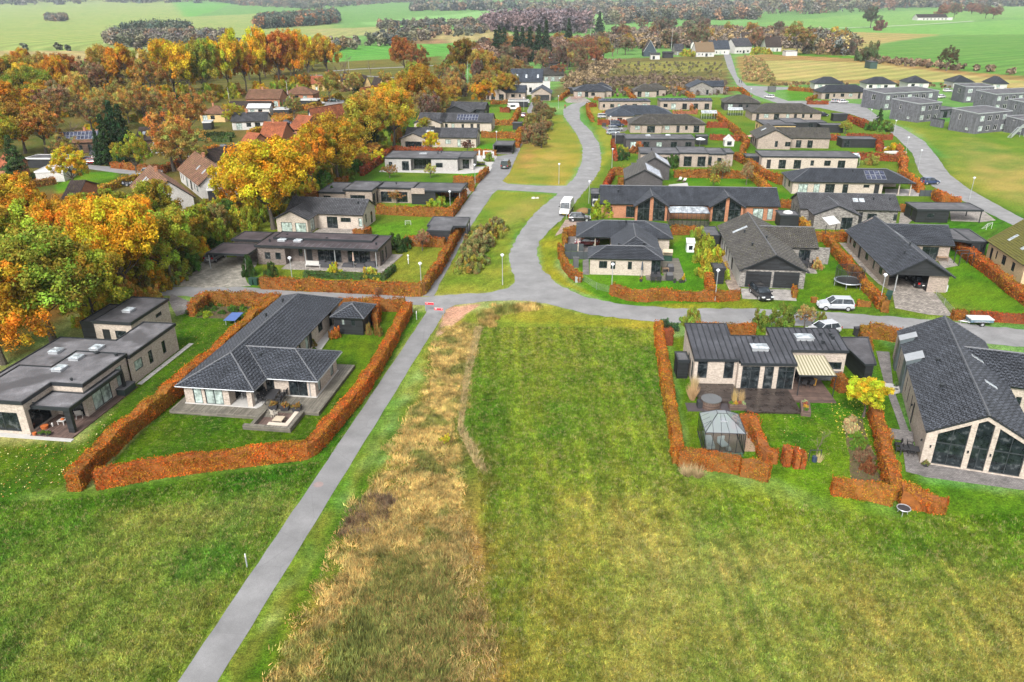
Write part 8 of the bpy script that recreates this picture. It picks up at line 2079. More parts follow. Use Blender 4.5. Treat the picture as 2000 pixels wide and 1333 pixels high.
for k,(x,y,a)in enumerate(((-1.2,.25,0),(-.5,.2,0),(.2,.2,0),(-1.1,-1.6,180),(-.4,-1.6,180),(.3,-1.6,180))):
 chair(at(H2,x,y,.38),H2.ang+R(a),RAT,'black rattan chair tucked against the black dining table','black chairs round the terrace dining table')
for k,y in enumerate((-1.5,-2.7,-3.9)):
 pot(at(H2,-2.15,y,.36),.42,.45,BPOT,('left','middle','right')[k]+' of the three square planters with brown grass above the sunken lounge',(.27,.15,.05),.5,box_=True,name='planter',cat='planter')
chair(at(H2,-3.4,-2.1,.12),H2.ang+R(60),plain("cream_shell",(.42,.38,.32),.7),'cream shell armchair in the sunken timber lounge',name='armchair')
t=table(at(H2,-4.2,-2.9,.12),H2.ang,.95,.95,.4,plain("pale_wood_top",(.45,.38,.28),.6),'low pale square coffee table in the sunken timber lounge',name='coffee_table')
t=empty('barbecue',at(H2,-.6,1.9,.44),H2.ang,'black kettle barbecue under the roof corner of the hip roofed house','barbecue')
m=MB();m.box(-.3,-.6,.75,.3,.6,.85);m.dome(0,0,.85,.32,.4,.3,12,4);m.bd('bowl',BPOT,t);m=MB()
for a in ((-.25,-.5),(.25,-.5),(-.25,.5),(.25,.5)):m.box(a[0]-.02,a[1]-.02,0,a[0]+.02,a[1]+.02,.75)
m.bd('stand',ZINC,t)
t=empty('folding_chair',at(H1,-.35,1.1,.12),H1.ang+R(120),'pale folding deck chair on the covered terrace','chair')
for sx in (-.28,.28):
 m=MB();m.tube([(sx,-.5,0),(sx,.35,.62)],.025,5);m.tube([(sx,.3,0),(sx,-.45,.42)],.025,5);m.tube([(sx,.1,.4),(sx,.55,1.05)],.025,5);m.bd('frame',SILL,t)
m=MB()
for k in range(8):m.box(-.28,-.5+k*.1,.40,.28,-.43+k*.1,.43)
for k in range(6):m.hl_([(-.27,.12+k*.07,.46+k*.1),(.27,.12+k*.07,.46+k*.1),(.27,.15+k*.07,.45+k*.1),(-.27,.15+k*.07,.45+k*.1)],[(-.27,.16+k*.07,.53+k*.1),(.27,.16+k*.07,.53+k*.1),(.27,.19+k*.07,.52+k*.1),(-.27,.19+k*.07,.52+k*.1)])
o=m.bd('slat',SILL,t);o['kind']='stuff'
pot(at(H1,-2.7,3.05,.12),.36,.32,TERR,'round orange fire pot at the pillar of the covered terrace',name='fire_pot')
table(at(H1,-1.55,1.95,.12),H1.ang,.8,.7,.42,SILL,'low grey side table carrying an orange bowl',name='side_table')
m=MB();m.dome(0,0,0,.2,.2,.16,12,3);o=m.bd('orange_bowl',TERR,None,at(H1,-1.55,1.95,.54),smooth=True);tag(o,'small orange bowl on the low grey side table','bowl')
m=MB();m.cyl(0,0,0,.3,.07,10,r2=.1);m.dome(0,0,.3,.1,.1,.1,10,2);o=m.bd('lantern',SILL,None,at(H1,-2.2,2.6,.12));tag(o,'small cream lantern on the covered terrace boards','lantern')
for k,(x,y)in enumerate(((-3.75,2.5),(-3.75,1.9))):pot(at(H1,x,y,.12),.28,.25,BPOT,('left','right')[k]+' green planted pot at the front edge of the covered terrace',(.1,.16,.03),.3)
pot(at(H1,-3.9,3.2,.12),.2,.25,TERR,'little pink brown pot beside the pillar foot',None)
t=empty('storage_box',at(H1,5.4,-.15,.05),H1.ang,'dark grey garden storage box against the long wall','storage box')
m=MB();m.box(-1.0,-.5,0,.9,.4,.72);m.bd('body',plain("dark_green_plastic",(.03,.045,.045),.5),t);m=MB();m.box(-1.05,-.55,.72,.95,.45,.8);m.bd('lid',GREYC,t)
t=empty('table_tennis_table',gx(c1,1695,330),H1.ang+R(4),'folded blue topped table tennis table on the lawn','table')
m=MB();m.box(-1.35,-.75,.7,1.35,.75,.76);m.bd('table_top',plain("table_tennis_blue",(.07,.13,.33),.5),t)
for x,y in ((-1.1,-.6),(1.1,-.6),(-1.1,.6),(1.1,.6)):m=MB();m.box(x-.03,y-.03,0,x+.03,y+.03,.7);m.bd('leg',ZINC,t)
sheet('soil_bed',W(F(c2,(235,300),(250,220),(340,190),(620,200),(640,225),(590,260),(500,310),(380,305))),.012,plain("bed_soil",(.09,.06,.035),.95,.4,3),rag=.1)
for k,(px,py,c)in enumerate([(265,270,GRN),(300,250,GRN),(355,215,GRN),(415,210,(.1,.2,.03)),(365,245,GRN),(425,270,GRN),(320,290,(.3,.33,.03)),(495,235,(.1,.18,.03)),(510,255,GRN),(575,235,GRN),(575,250,(.12,.2,.03)),(250,285,(.15,.2,.03)),(180,275,(.08,.1,.05))]):
 w=G(*c2(px,py));tree(w.x,w.y,rnd.uniform(.7,1.1),rnd.uniform(.6,.85),c,'bush','leafy green perennial in the planted bed above the lawn','green perennials in the planted bed',name='perennial',cat='plant')
t=empty('hot_tub',gx(c3,472,800),0,'round timber hot tub with a grey folding cover on the lower terrace','hot tub')
m=MB();me=MB().box(-.13,-.03,0,.13,.03,.92).mesh('stave',DECKB)
m.cyl(0,0,.02,.88,.88,20);m.bd('tub_wall',DECKB,t)
for k in range(22):
 a=k*2*math.pi/22;link('stave',me,t,(math.cos(a)*.92,math.sin(a)*.92,0),a+math.pi/2)
m=MB();m.cyl(0,0,.92,1.02,1.0,24);m.box(-.02,-1.0,1.02,.02,1.0,1.04);m.bd('cover',plain("grey_vinyl_cover",(.12,.125,.13),.5,.2),t)
m=MB();m.box(-1.35,-.35,0,-.85,.35,.75);m.bd('heater_box',BPOT,t)
for lab,p,L_,a in (('timber planter with flowers and tall grasses at the terrace corner',(662,808),.95,0),('long timber planter with green and yellow plants at the right terrace edge',(1155,825),1.4,76)):
 t=empty('planter',gx(c3,*p),H3.ang+R(a),lab,'planter');m=MB();m.box(-L_*.85,-.45,0,L_*.85,.45,.55);m.bd('box',DECKB,t)
 for k in range(4):me,tr=TP['bush%d'%(k%3)];link('plant',me,t,(-L_*.6+k*L_*.4,0,.5),color=[(.1,.18,.04),(.5,.3,.05),(.35,.1,.08),(.3,.35,.2)][k],scale=(.32,.32,.4))
def grass_tuft(loc,h,r,color,label,n=160,name='ornamental_grass',group=None):
 q=np.random.default_rng(int(abs(loc[0]*91+loc[1]*17)))
 a=q.random(n)*6.283;b=q.random(n)**.5*r*.35;bx,by=b*np.cos(a),b*np.sin(a);lean=q.random(n)*r;hh_=h*(.6+.5*q.random(n))
 p0=np.stack([bx-.02,by,np.zeros(n)],1);p1=np.stack([bx+.02,by,np.zeros(n)],1);p2=np.stack([bx+np.cos(a)*lean,by+np.sin(a)*lean,hh_],1)
 t=np.array(color)[None]*q.uniform(.6,1.35,n)[:,None]
 me=np_mesh('blades',np.stack([p0,p1,p2],1).reshape(-1,3),3,BLADE,t,'col')
 r_=empty(name,loc,0,label,'ornamental grass',group);o=link('blades',me,r_);return r_
grass_tuft(gx(c3,340,745),1.7,.7,(.42,.27,.14),'tall straw coloured grass at the left corner of the timber deck',260);grass_tuft(gx(c3,350,690),1.9,.5,(.4,.3,.15),'thin straw grass behind the tall one at the deck corner',160)
grass_tuft(gx(c3,640,790),1.9,.35,(.42,.3,.12),'left plume of dry grass in the corner planter',110);grass_tuft(gx(c3,690,785),1.8,.35,(.4,.28,.13),'right plume of dry grass in the corner planter',110);grass_tuft(gx(c3,1258,1195),.9,.4,(.45,.37,.18),'pale yellow grass tuft beside the staked young tree',120)
grass_tuft(gx(c3,300,1290),1.0,.9,(.36,.27,.14),'dry tall grass tuft outside the hedge corner',200);grass_tuft(gx(c3,380,1300),.9,.9,(.34,.25,.13),'second dry grass tuft outside the hedge corner',200)
t=empty('awning',at(H3,0,0),H3.ang,'cream and olive striped terrace awning on dark posts','awning')
a0,a1,a2_,a3_=Vector((10.35,1.95,2.95)),Vector((13.75,1.95,2.95)),Vector((13.9,-1.75,2.42)),Vector((10.2,-1.75,2.42));nS=22
for k in range(nS):
 p=a0.lerp(a1,k/nS);q=a0.lerp(a1,(k+1)/nS);r_=a3_.lerp(a2_,(k+1)/nS);s_=a3_.lerp(a2_,k/nS)
 m=MB();m.hl_([s_,r_,q,p],[v+Vector((0,0,.015))for v in (s_,r_,q,p)]);m.bd('stripe',plain("awning_cream",(.46,.42,.31),.8,.05)if k%2==0 else plain("awning_olive",(.22,.20,.12),.8,.05),t,uv=False)
m=MB();m.box(10.2,-1.85,2.32,13.95,-1.72,2.44)
m.tube([(10.25,-1.8,2.4),(10.35,1.95,2.9)],.04,5);m.tube([(13.9,-1.8,2.4),(13.8,1.95,2.9)],.04,5);m.bd('frame',DARK,t)
for x in (10.3,13.85):m=MB();m.cyl(x,-1.8,.1,2.4,.05,8);m.bd('post',DARK,t)
table(at(H3,11.9,.9,.15),H3.ang,1.5,.9,.74,RAT,'dark dining table under the striped awning')
for k in range(4):chair(at(H3,11.5+(k%2)*.8,.2+(k//2)*1.4,.15),H3.ang+R(180*(1-k//2)),RAT,'dark chair under the striped awning','dark chairs under the striped awning')
t=pot(at(H3,12.75,.6,.15),.22,.7,plain("yellow_lantern",(.6,.33,.06),.6),'small yellow orange planter under the striped awning',None)
w=H3.w(-1.15,-12.7);gh=empty('glass_garden_house',(w.x,w.y,0),H3.ang+R(-2),'square glass garden house with a hipped glazed roof and white furniture inside','greenhouse')
Wg,Dg,Hg,Ht=3.55,3.6,2.0,2.75;fr=MB();r_=.028
rf=[(.0,0,Hg),(Wg,0,Hg),(Wg,Dg,Hg),(0,Dg,Hg)];top=[(Wg*.38,Dg*.62,Ht),(Wg*.62,Dg*.62,Ht),(Wg*.62,Dg*.8,Ht),(Wg*.38,Dg*.8,Ht)]
for k in range(6):
 x=Wg*k/5;fr.tube([(x,0,0),(x,0,Hg)],r_,4);fr.tube([(x,Dg,0),(x,Dg,Hg)],r_,4);y=Dg*k/5;fr.tube([(0,y,0),(0,y,Hg)],r_,4);fr.tube([(Wg,y,0),(Wg,y,Hg)],r_,4)
for a,b in ((0,1),(1,2),(2,3),(3,0)):fr.tube([rf[a],rf[b]],.04,4);fr.tube([top[a],top[b]],.03,4)
for k in range(4):fr.tube([rf[k],top[k]],.035,4)
for k in range(1,5):
 t_=k/5;fr.tube([(Wg*t_,0,Hg),(Wg*(.38+.24*min(1,max(0,(t_-.2)/.6))),Dg*.62*min(1,1),Ht)]if k in (2,3)else [(Wg*t_,0,Hg),(Wg*t_,0,Hg)and (Wg*(.22 if k==1 else .78),Dg*.34,Hg+(Ht-Hg)*.55)],.02,4)
 fr.tube([(0,Dg*t_,Hg),(Wg*.2,Dg*min(.8,max(.4,t_)),Hg+(Ht-Hg)*.55)],.02,4);fr.tube([(Wg,Dg*t_,Hg),(Wg*.8,Dg*min(.8,max(.4,t_)),Hg+(Ht-Hg)*.55)],.02,4)
fr.box(0,-.04,0,Wg,.04,.1);fr.box(-.04,0,0,.04,Dg,.1);fr.box(Wg-.04,0,0,Wg+.04,Dg,.1)
fr.bd('frame',DARK,gh,uv=False)
for nme,q in (('roof_glass',[rf[0],rf[1],top[1],top[0]]),('roof_glass',[rf[1],rf[2],top[2],top[1]]),('roof_glass',[rf[2],rf[3],top[3],top[2]]),('roof_glass',[rf[3],rf[0],top[0],top[3]]),('roof_glass',top)):
 m=MB();m.face(q);m.bd(nme,CLEARR,gh,uv=False)
for k in range(5):
 x0,x1=Wg*k/5+.03,Wg*(k+1)/5-.03
 m=MB();m.face([(x0,0,.1),(x1,0,.1),(x1,0,Hg),(x0,0,Hg)]);m.bd('pane',CLEAR,gh,uv=False)
 m=MB();m.face([(0,x1,.1),(0,x0,.1),(0,x0,Hg),(0,x1,Hg)]);m.bd('pane',CLEAR,gh,uv=False);m=MB();m.face([(Wg,x0,.1),(Wg,x1,.1),(Wg,x1,Hg),(Wg,x0,Hg)]);m.bd('pane',CLEAR,gh,uv=False)
m=MB();m.box(1.5,1.25,Hg+.42,2.1,1.95,Hg+.47);m.bd('roof_hatch',ZINC,gh)
m=MB();m.box(.05,.05,.01,Wg-.05,Dg-.05,.05);m.bd('floor',plain("pale_gravel",(.32,.25,.21),.9,.3,5),gh)
q=lambda x,y,z=.05:tuple((gh.matrix_basis@Vector((x,y,z))))
bpy.context.view_layer.update()
qq=lambda x,y,z=.05:tuple(Matrix.Translation(gh.location)@Matrix.Rotation(H3.ang+R(-2),4,'Z')@Vector((x,y,z)))
t=empty('sofa',qq(.7,1.4),H3.ang,'white corner sofa inside the glass garden house','sofa');m=MB();m.box(-.4,-1.0,0,.35,.9,.38);m.bd('base',plain("white_sofa",(.6,.62,.63),.8,.06),t);m=MB();m.box(-.5,-1.0,.38,-.3,.9,.8);m.bd('backrest',MATS["white_sofa"],t)
t=empty('lounge_chair',qq(1.9,1.0),H3.ang+R(20),'white lounger beside the sofa in the glass garden house','chair');m=MB();m.box(-.35,-.4,.2,.35,.5,.35);m.bd('seat',MATS["white_sofa"],t);m=MB();m.box(-.35,.4,.3,.35,.52,.8);m.bd('backrest',MATS["white_sofa"],t)
m=MB();m.dome(0,0,0,.28,.28,.35,12,4);o=m.bd('pouf',SILL,None,qq(2.3,.5));tag(o,'round pale pouf in the glass garden house','pouf')
for k in range(9):w=qq(.2+k*.38,-.35,0);tree(w[0],w[1],.35,.3,(.12,.17,.16),'bush','low blue green plant along the glass house foot','blue green plants along the glass house',name='edging_plant',cat='plant')
sheet('gravel_bed',W(F(c3,(715,1120),(715,1010),(690,940),(790,960),(830,1050),(850,1120))),.014,plain("pink_gravel",(.36,.24,.17),.95,.3,6),rag=.08)
t=empty('tree_stake',gx(c3,1222,1190),0,'dark support frame and watering bag at the young tree','tree support');m=MB()
for x in (-.5,.5):m.box(x-.03,-.03,0,x+.03,.03,1.2)
m.box(-.5,-.03,1.1,.5,.03,1.17);m.bd('frame',BPOT,t);m=MB();m.cyl(0,0,0,.5,.22,10);m.bd('bag',plain("dark_blue_bag",(.03,.05,.09),.6),t)
for k in range(46):
 f_=rnd.random();px=1510+55*f_*1.8+rnd.uniform(-58,58)*(1-.2*f_);py=905+400*f_
 c=(.42,.3,.18)if f_<.28 else ((.13,.2,.03)if f_<.55 else ((.2,.12,.08)if f_<.75 else (.22,.08,.04)))
 w=G(*c3(px,py));v=rnd.uniform(.75,1.3)
 tree(w.x,w.y,rnd.uniform(.5,.95),rnd.uniform(.4,.65),tuple(min(.6,a*v)for a in c),'bush','autumn perennial in the long narrow bed on the right hand lawn','perennials of the long narrow bed',name='perennial',cat='plant')
sheet('soil_bed',W(F(c3,(1440,905),(1570,880),(1600,1000),(1650,1180),(1720,1333),(1490,1333),(1480,1150),(1450,1000))),.012,MATS["bed_soil"],rag=.1)
t=empty('fire_bowl',gx(c4,503,1318),0,'round pale rimmed fire bowl on legs outside the hedge end','fire bowl')
m=MB();m.cyl(0,0,.45,.6,.35,16,r2=.5);m.bd('bowl',BPOT,t);m=MB();m.tube([(math.cos(a*math.pi/8)*.5,math.sin(a*math.pi/8)*.5,.62)for a in range(17)],.04,5);m.bd('rim',ZINC,t)
for k in range(3):a=k*2.09;m=MB();m.tube([(math.cos(a)*.4,math.sin(a)*.4,0),(math.cos(a)*.35,math.sin(a)*.35,.5)],.03,5);m.bd('leg',ZINC,t)
t=table(gx(c4,555,960),H4.ang,2.0,.9,.75,RAT,'black garden table standing against the long wall of the big gable house');
for k in range(4):w=H4.w(-1.3+(k//2)*1.0-.3,1.1+(k%2)*.9);chair((w.x,w.y,.05),H4.ang+R(90 if k>1 else -90),RAT,'black garden chair at the table by the big gable house','black chairs by the big gable house')
pot(gx(c4,642,1025),.3,.3,BPOT,'round planted pot at the foot of the glazed gable',(.2,.18,.07),.35);pot(gx(c4,460,555),.22,.4,BPOT,'dark pot beside the round entrance step',(.12,.16,.06),.5);pot(gx(c4,465,575),.18,.3,BPOT,'smaller dark pot on the round entrance step',None)
t=empty('trampoline',gx(c7,505,950),0,'round black trampoline with a tall safety net on the lawn','trampoline')
R_=1.95;m=MB();ring=[(math.cos(a*math.pi/12)*R_,math.sin(a*math.pi/12)*R_,.8)for a in range(25)]
m.tube(ring,.05,6,cap=False);
for k in range(6):
 a=k*math.pi/3;m.tube([(math.cos(a)*R_,math.sin(a)*R_,0),(math.cos(a)*R_,math.sin(a)*R_,.8)],.035,5)
m.bd('frame',ZINC,t,uv=False)
m=MB();m.cyl(0,0,.78,.80,R_*.86,24);m.bd('jumping_mat',BPOT,t);m=MB()
for k in range(24):
 a,b=k*math.pi/12,(k+1)*math.pi/12;m.face([(math.cos(a)*R_*.86,math.sin(a)*R_*.86,.83),(math.cos(a)*R_,math.sin(a)*R_,.83),(math.cos(b)*R_,math.sin(b)*R_,.83),(math.cos(b)*R_*.86,math.sin(b)*R_*.86,.83)])
m.bd('edge_pad',plain("pale_blue_pad",(.25,.3,.33),.6),t)
m=MB()
for k in range(8):a=k*math.pi/4+.2;m.tube([(math.cos(a)*R_*.97,math.sin(a)*R_*.97,.2),(math.cos(a)*R_*.97,math.sin(a)*R_*.97,2.6)],.03,5)
m.tube([(math.cos(a*math.pi/12)*R_*.96,math.sin(a*math.pi/12)*R_*.96,2.6)for a in range(25)],.025,5,cap=False);m.bd('net_pole',BPOT,t,uv=False)
def mk_net():
 m,nt,b=nm("safety_net");out=nt.nodes['Material Output'];tr=nt.nodes.new("ShaderNodeBsdfTransparent");mx=nt.nodes.new("ShaderNodeMixShader");mx.inputs[0].default_value=.42
 b.inputs['Base Color'].default_value=(.015,.015,.015,1);nt.links.new(tr.outputs[0],mx.inputs[1]);nt.links.new(b.outputs[0],mx.inputs[2]);nt.links.new(mx.outputs[0],out.inputs[0]);return m
m=MB()
for k in range(24):
 a,b=k*math.pi/12,(k+1)*math.pi/12;q_=R_*.95;m.face([(math.cos(a)*q_,math.sin(a)*q_,.83),(math.cos(b)*q_,math.sin(b)*q_,.83),(math.cos(b)*q_,math.sin(b)*q_,2.58),(math.cos(a)*q_,math.sin(a)*q_,2.58)])
m.bd('net',mk_net(),t,uv=False)
def bins(loc,ang,n,mat,label,group):
 for k in range(n):
  c,s=math.cos(ang),math.sin(ang);t=empty('wheelie_bin',(loc[0]+c*.68*k,loc[1]+s*.68*k,loc[2]),ang,label,'bin',group)
  m=MB();m.hl_([(-.24,-.27,.05),(.24,-.27,.05),(.24,.27,.05),(-.24,.27,.05)],[(-.3,-.34,1.0),(.3,-.34,1.0),(.3,.34,1.0),(-.3,.34,1.0)]);m.bd('body',mat,t,uv=False)
  m=MB();m.box(-.32,-.38,1.0,.32,.36,1.08);m.bd('lid',mat,t,uv=False)
  m=MB();m.tube([(-.3,.3,.12),(.3,.3,.12)],.12,8);m.bd('wheel',TYRE,t,uv=False)
BGR=plain("dark_green_bin",(.015,.05,.035),.5);
bins(gx(c7,842,1085),R(60),3,BGR,'dark green wheelie bin behind the lamp of the sandy carport house','green bins at the sandy carport house');bins(gx(c1,1822,62),R(-10),2,BGR,'dark green wheelie bin at the mouth of the leafy drive','green bins at the leafy drive')
bins(gx(c3,1525,282),R(0),2,BPOT,'black wheelie bin behind the wedge carport','black bins behind the wedge carport');bins(gx(b1,1350,1032),R(-5),2,BPOT,'black wheelie bin by the beech clump on the path','black bins on the straight path');bins(gx(c6,350,305),R(0),1,BGR,'green bin in the yard of the orange brick house',None)
bins(gx(b2,470,430),R(0),2,BPOT,'black bin in front of the red hedge block','black bins before the red hedge block');bins(gx(c6,172,498),R(0),1,BPOT,'lone black bin by the narrow hedge',None)
def heatpump(loc,ang,label,w=1.1,h=1.0,mat=None):
 t=empty('heat_pump',loc,ang,label,'heat pump');m=MB();m.box(-w/2,-.25,.08,w/2,.25,h);m.bd('casing',mat or plain("pale_casing",(.45,.47,.48),.5),t,uv=False)
 m=MB();m.tube([(0,-.28,h*.55),(0,-.25,h*.55)],h*.33,14);m.bd('fan',BPOT,t,uv=False)
heatpump(gx(c7,1295,1000),R(-7),'grey heat pump in front of the sandy brick gable end',1.4,1.0);heatpump(gx(c6,392,246),R(-5),'white heat pump with round fan at the orange brick house',1.0,1.5)
t=empty('playhouse',gx(c6,1105,582),R(-6),'small white playhouse with a dark side and a grey window','playhouse');m=MB();m.box(-.6,-.6,0,.6,.8,1.5);m.bd('wall',plain("white_board",(.6,.62,.62),.6),t)
m=MB();m.hl_([(-.7,-.7,1.5),(.7,-.7,1.5),(.7,.9,1.9),(-.7,.9,1.9)],[(-.7,-.7,1.58),(.7,-.7,1.58),(.7,.9,1.98),(-.7,.9,1.98)]);m.bd('roof',WHITE,t);m=MB();m.box(-.3,-.63,.45,.3,-.6,1.1);m.bd('window',GLASS,t)
def parasol(loc,h,color,label,closed=True):
 t=empty('parasol',loc,0,label,'parasol');m=MB();m.cyl(0,0,0,h,.03,6);m.bd('pole',ZINC,t,uv=False)
 m=MB();mt=plain("parasol_"+str(int(color[0]*1000)),color,.85)
 if closed:m.cyl(0,0,h*.45,h*.97,.17,8,r2=.05)
 else:m.cyl(0,0,h*.8,h,1.5,8,r2=.05)
 m.bd('canopy',mt,t,uv=False);m=MB();m.cyl(0,0,0,.08,.3,10);m.bd('base',BPOT,t,uv=False)
parasol(gx(c6,742,775),2.5,(.06,.075,.1),'closed dark blue parasol before the three hip bungalow');parasol(gx(c5,1122,632),2.6,(.42,.3,.24),'closed pinkish parasol on the brown veranda');parasol(gx(b2,1625,560),2.4,(.42,.26,.2),'open pinkish parasol in the east gardens',False)
parasol(gx(b2,1225,590),2.6,(.6,.62,.62),'open white parasol behind the raised bay house',False)
table(gx(c6,848,800),0,1.5,.9,.74,BPOT,'dark garden table below the terrace windows of the three hip bungalow')
for k in range(4):w=gx(c6,825+(k%2)*45,788+(k//2)*28);chair(w,R(180*(k//2)),RAT,'dark chair round the garden table of the three hip bungalow','dark chairs of the three hip bungalow')
table(gx(c6,918,745),0,1.0,.8,.8,TEAK,'wooden serving table at the corner of the three hip bungalow','serving_table')
for k,(p,h,lab)in enumerate((((955,735),1.2,'covered barbecue, rear one beside the terrace corner'),((950,800),1.2,'covered barbecue, front one beside the terrace corner'))):
 t=empty('barbecue',gx(c6,*p),0,lab,'barbecue');m=MB();m.box(-.5,-.35,.1,.5,.35,.85);m.bd('cabinet',BPOT,t,uv=False);m=MB();m.hl_([(-.45,-.32,.85),(.45,-.32,.85),(.45,.32,.85),(-.45,.32,.85)],[(-.4,-.15,h),(.4,-.15,h),(.4,.25,h),(-.4,.25,h)]);m.bd('lid',GREYC,t,uv=False)
t=empty('beach_chair',gx(c6,935,655),R(-10),'hooded cream beach chair with dark sides on the terrace','beach chair');m=MB();m.box(-.7,-.3,0,.7,.5,.8);m.bd('seat_box',BGR,t,uv=False);m=MB();m.hl_([(-.75,-.5,1.5),(.75,-.5,1.5),(.75,.6,1.7),(-.75,.6,1.7)],[(-.75,-.5,1.56),(.75,-.5,1.56),(.75,.6,1.76),(-.75,.6,1.76)]);m.box(-.75,.4,.8,.75,.5,1.7);m.bd('hood',plain("cream_canvas",(.5,.42,.3),.8),t,uv=False)
for k,(p,c,ph,lab)in enumerate((((738,808),(.3,.2,.05),.5,'dark pot with yellowing plant, left end of the bungalow terrace'),((1055,815),(.5,.3,.03),1.2,'dark pot with a tall yellow plant, right end of the bungalow terrace'),((1035,818),(.12,.14,.05),.4,'dark pot at the right end of the bungalow terrace'),((990,818),(.06,.1,.05),.4,'dark pot with a green plant on the bungalow terrace'))):pot(gx(c6,*p),.25,.4,BPOT,lab,c,ph,pr=.28)
t=empty('water_butt',gx(c6,262,812),0,'grey metal box at the end of the curving hedge','utility box');m=MB();m.box(-.35,-.3,0,.35,.3,.75);m.bd('cabinet',ZINC,t,uv=False);m=MB();m.box(-.38,-.33,.75,.38,.33,.8);m.bd('lid',ZINC,t,uv=False)
t=empty('grill_cover',gx(c6,248,700),0,'dark standing cabinet on the small lawn beside the bungalow','cabinet');m=MB();m.box(-.4,-.35,0,.4,.35,1.5);m.bd('body',GREYC,t,uv=False);m=MB();m.box(-.44,-.39,1.5,.44,.39,1.56);m.bd('lid',GREYC,t,uv=False)
t=empty('board_fence',gx(c6,160,640),R(-4),'dark grey board fence beside the bungalow yard','fence');me=MB().box(0,0,0,.9,.05,1.25).mesh('fence_panel',plain("dark_fence_board",(.05,.06,.065),.7,.25,2));mp=MB().box(0,-.03,0,.09,.07,1.35).mesh('post',BPOT)
for k in range(5):link('fence_panel',me,t,(.09+k*.99,0,0));link('post',mp,t,(k*.99,0,0))
t=empty('board_fence',gx(c6,168,580),R(-4),'blue grey board screen at the carport corner','fence')
for k in range(3):link('fence_panel',me,t,(.09+k*.99,0,0));link('post',mp,t,(k*.99,0,0))
t=empty('board_fence',gx(c7,1108,190),R(-5),'low black board fence at the end of the solar roofed house','fence')
for k in range(4):link('fence_panel',me,t,(.09+k*.99,0,0));link('post',mp,t,(k*.99,0,0))
def wire_fence(pts,label,f=full,h=1.0):
 P=W(F(f,*pts)if f is not full else pts);cx,cy=P[0];t=empty('wire_fence',(cx,cy,0),0,label,'fence');m=MB();me=MB().cyl(0,0,0,h+.05,.03,5).mesh('post',ZINC,uv=False)
 for a,b in zip(P,P[1:]):
  L=math.dist(a,b);n=max(1,int(L/2.4))
  for k in range(n+1):link('post',me,t,(a[0]+(b[0]-a[0])*k/n-cx,a[1]+(b[1]-a[1])*k/n-cy,0))
  for z in np.arange(.1,h+.01,.15):m.tube([(a[0]-cx,a[1]-cy,z),(b[0]-cx,b[1]-cy,z)],.008,3)
  n2=int(L/.2)
  for k in range(n2):x,y=a[0]+(b[0]-a[0])*k/n2-cx,a[1]+(b[1]-a[1])*k/n2-cy;m.tube([(x,y,.1),(x,y,h)],.006,3)
 o=m.bd('wire_mesh',ZINC,t,uv=False);o['kind']='stuff'
wire_fence([(1138,549),(1165,566),(1196,574)],'thin wire fence following the road bend below the bungalow');wire_fence([c7(1250,1040),c7(1395,1195)],'thin wire fence along the paved drive of the sandy carport house',h=.9)
def goal(loc,ang,w,h,label):
 t=empty('football_goal',loc,ang,label,'goal');m=MB();m.tube([(-w/2,0,0),(-w/2,0,h),(w/2,0,h),(w/2,0,0)],.04,6);m.bd('post_frame',WHITE,t,uv=False);m=MB();m.tube([(-w/2,0,h),(-w/2,.8,0),(w/2,.8,0),(w/2,0,h)],.025,5)
 for k in range(1,6):m.tube([(-w/2+w*k/6,0,h),(-w/2+w*k/6,.8,0)],.01,3)
 for k in range(1,4):m.tube([(-w/2,.8*k/4,h*(1-k/4)),(w/2,.8*k/4,h*(1-k/4))],.01,3)
 m.bd('net',WHITE,t,uv=False)
goal(gx(c5,1527,308),0,1.0,.8,'small white football goal on the grey tiled house lawn');goal(gx(c7,1700,470),R(30),1.6,1.1,'white football goal on the lawn behind the peach garage')
t=empty('garden_swing',gx(b4,1230,690),R(10),'white A framed garden swing in front of the rust brown tree','swing');m=MB()
for y in (-1.4,1.4):m.tube([(-1.9,y,0),(0,y,3.4),(1.9,y,0)],.12,6)
m.tube([(0,-1.4,3.4),(0,1.4,3.4)],.1,6);m.bd('frame',WHITE,t,uv=False);m=MB();m.box(-.25,-.8,.5,.25,.8,.58);
for y in (-.7,.7):m.tube([(0,y,.55),(0,y,3.3)],.02,4)
m.bd('seat',WHITE,t,uv=False)
for k,(x,h)in enumerate(((1462,1.7),(1500,1.6),(1580,1.3))):
 t=empty('statue',gx(b1,x,775),0,('left','middle','right')[k]+' white garden statue on the white terrace','statue');m=MB();m.box(-.3,-.3,0,.3,.3,.5);m.bd('plinth',WHITE,t,uv=False);m=MB();m.tube([(0,0,.5),(.02,0,.9),(0,.02,1.2),(.03,0,1.5),(0,0,h+.1)],[.22,.26,.2,.24,.1],8);m.dome(0,0,h+.05,.13,.13,.2,8,3);m.bd('figure',WHITE,t,uv=False,smooth=True)
t=empty('pergola',gx(b1,1535,790),R(-6),'small white pergola frame on the white terrace','pergola');m=MB()
for x in (-1,1):
 for y in (-.6,.6):m.box(x-.05,y-.05,0,x+.05,y+.05,2.0)
m.box(-1.1,-.65,2,1.1,-.55,2.1);m.box(-1.1,.55,2,1.1,.65,2.1);m.bd('frame',WHITE,t,uv=False)
pv('terrace_slab',[(1420,790),(1560,860),(1625,770),(1560,740),(1430,740)],SILL,b1,.02)
pot(gx(b1,1480,835),.9,.5,BPOT,'dark square flower bed box on the white terrace',(.3,.3,.08),.3,box_=True,name='planter',cat='planter')
t=empty('playhouse',gx(b2,1450,580),R(-5),'small white gabled playhouse of glass and boards in the east gardens','playhouse');m=MB();m.box(-1.3,-1.2,0,1.3,1.2,1.6);m.bd('wall',WHITEB,t)
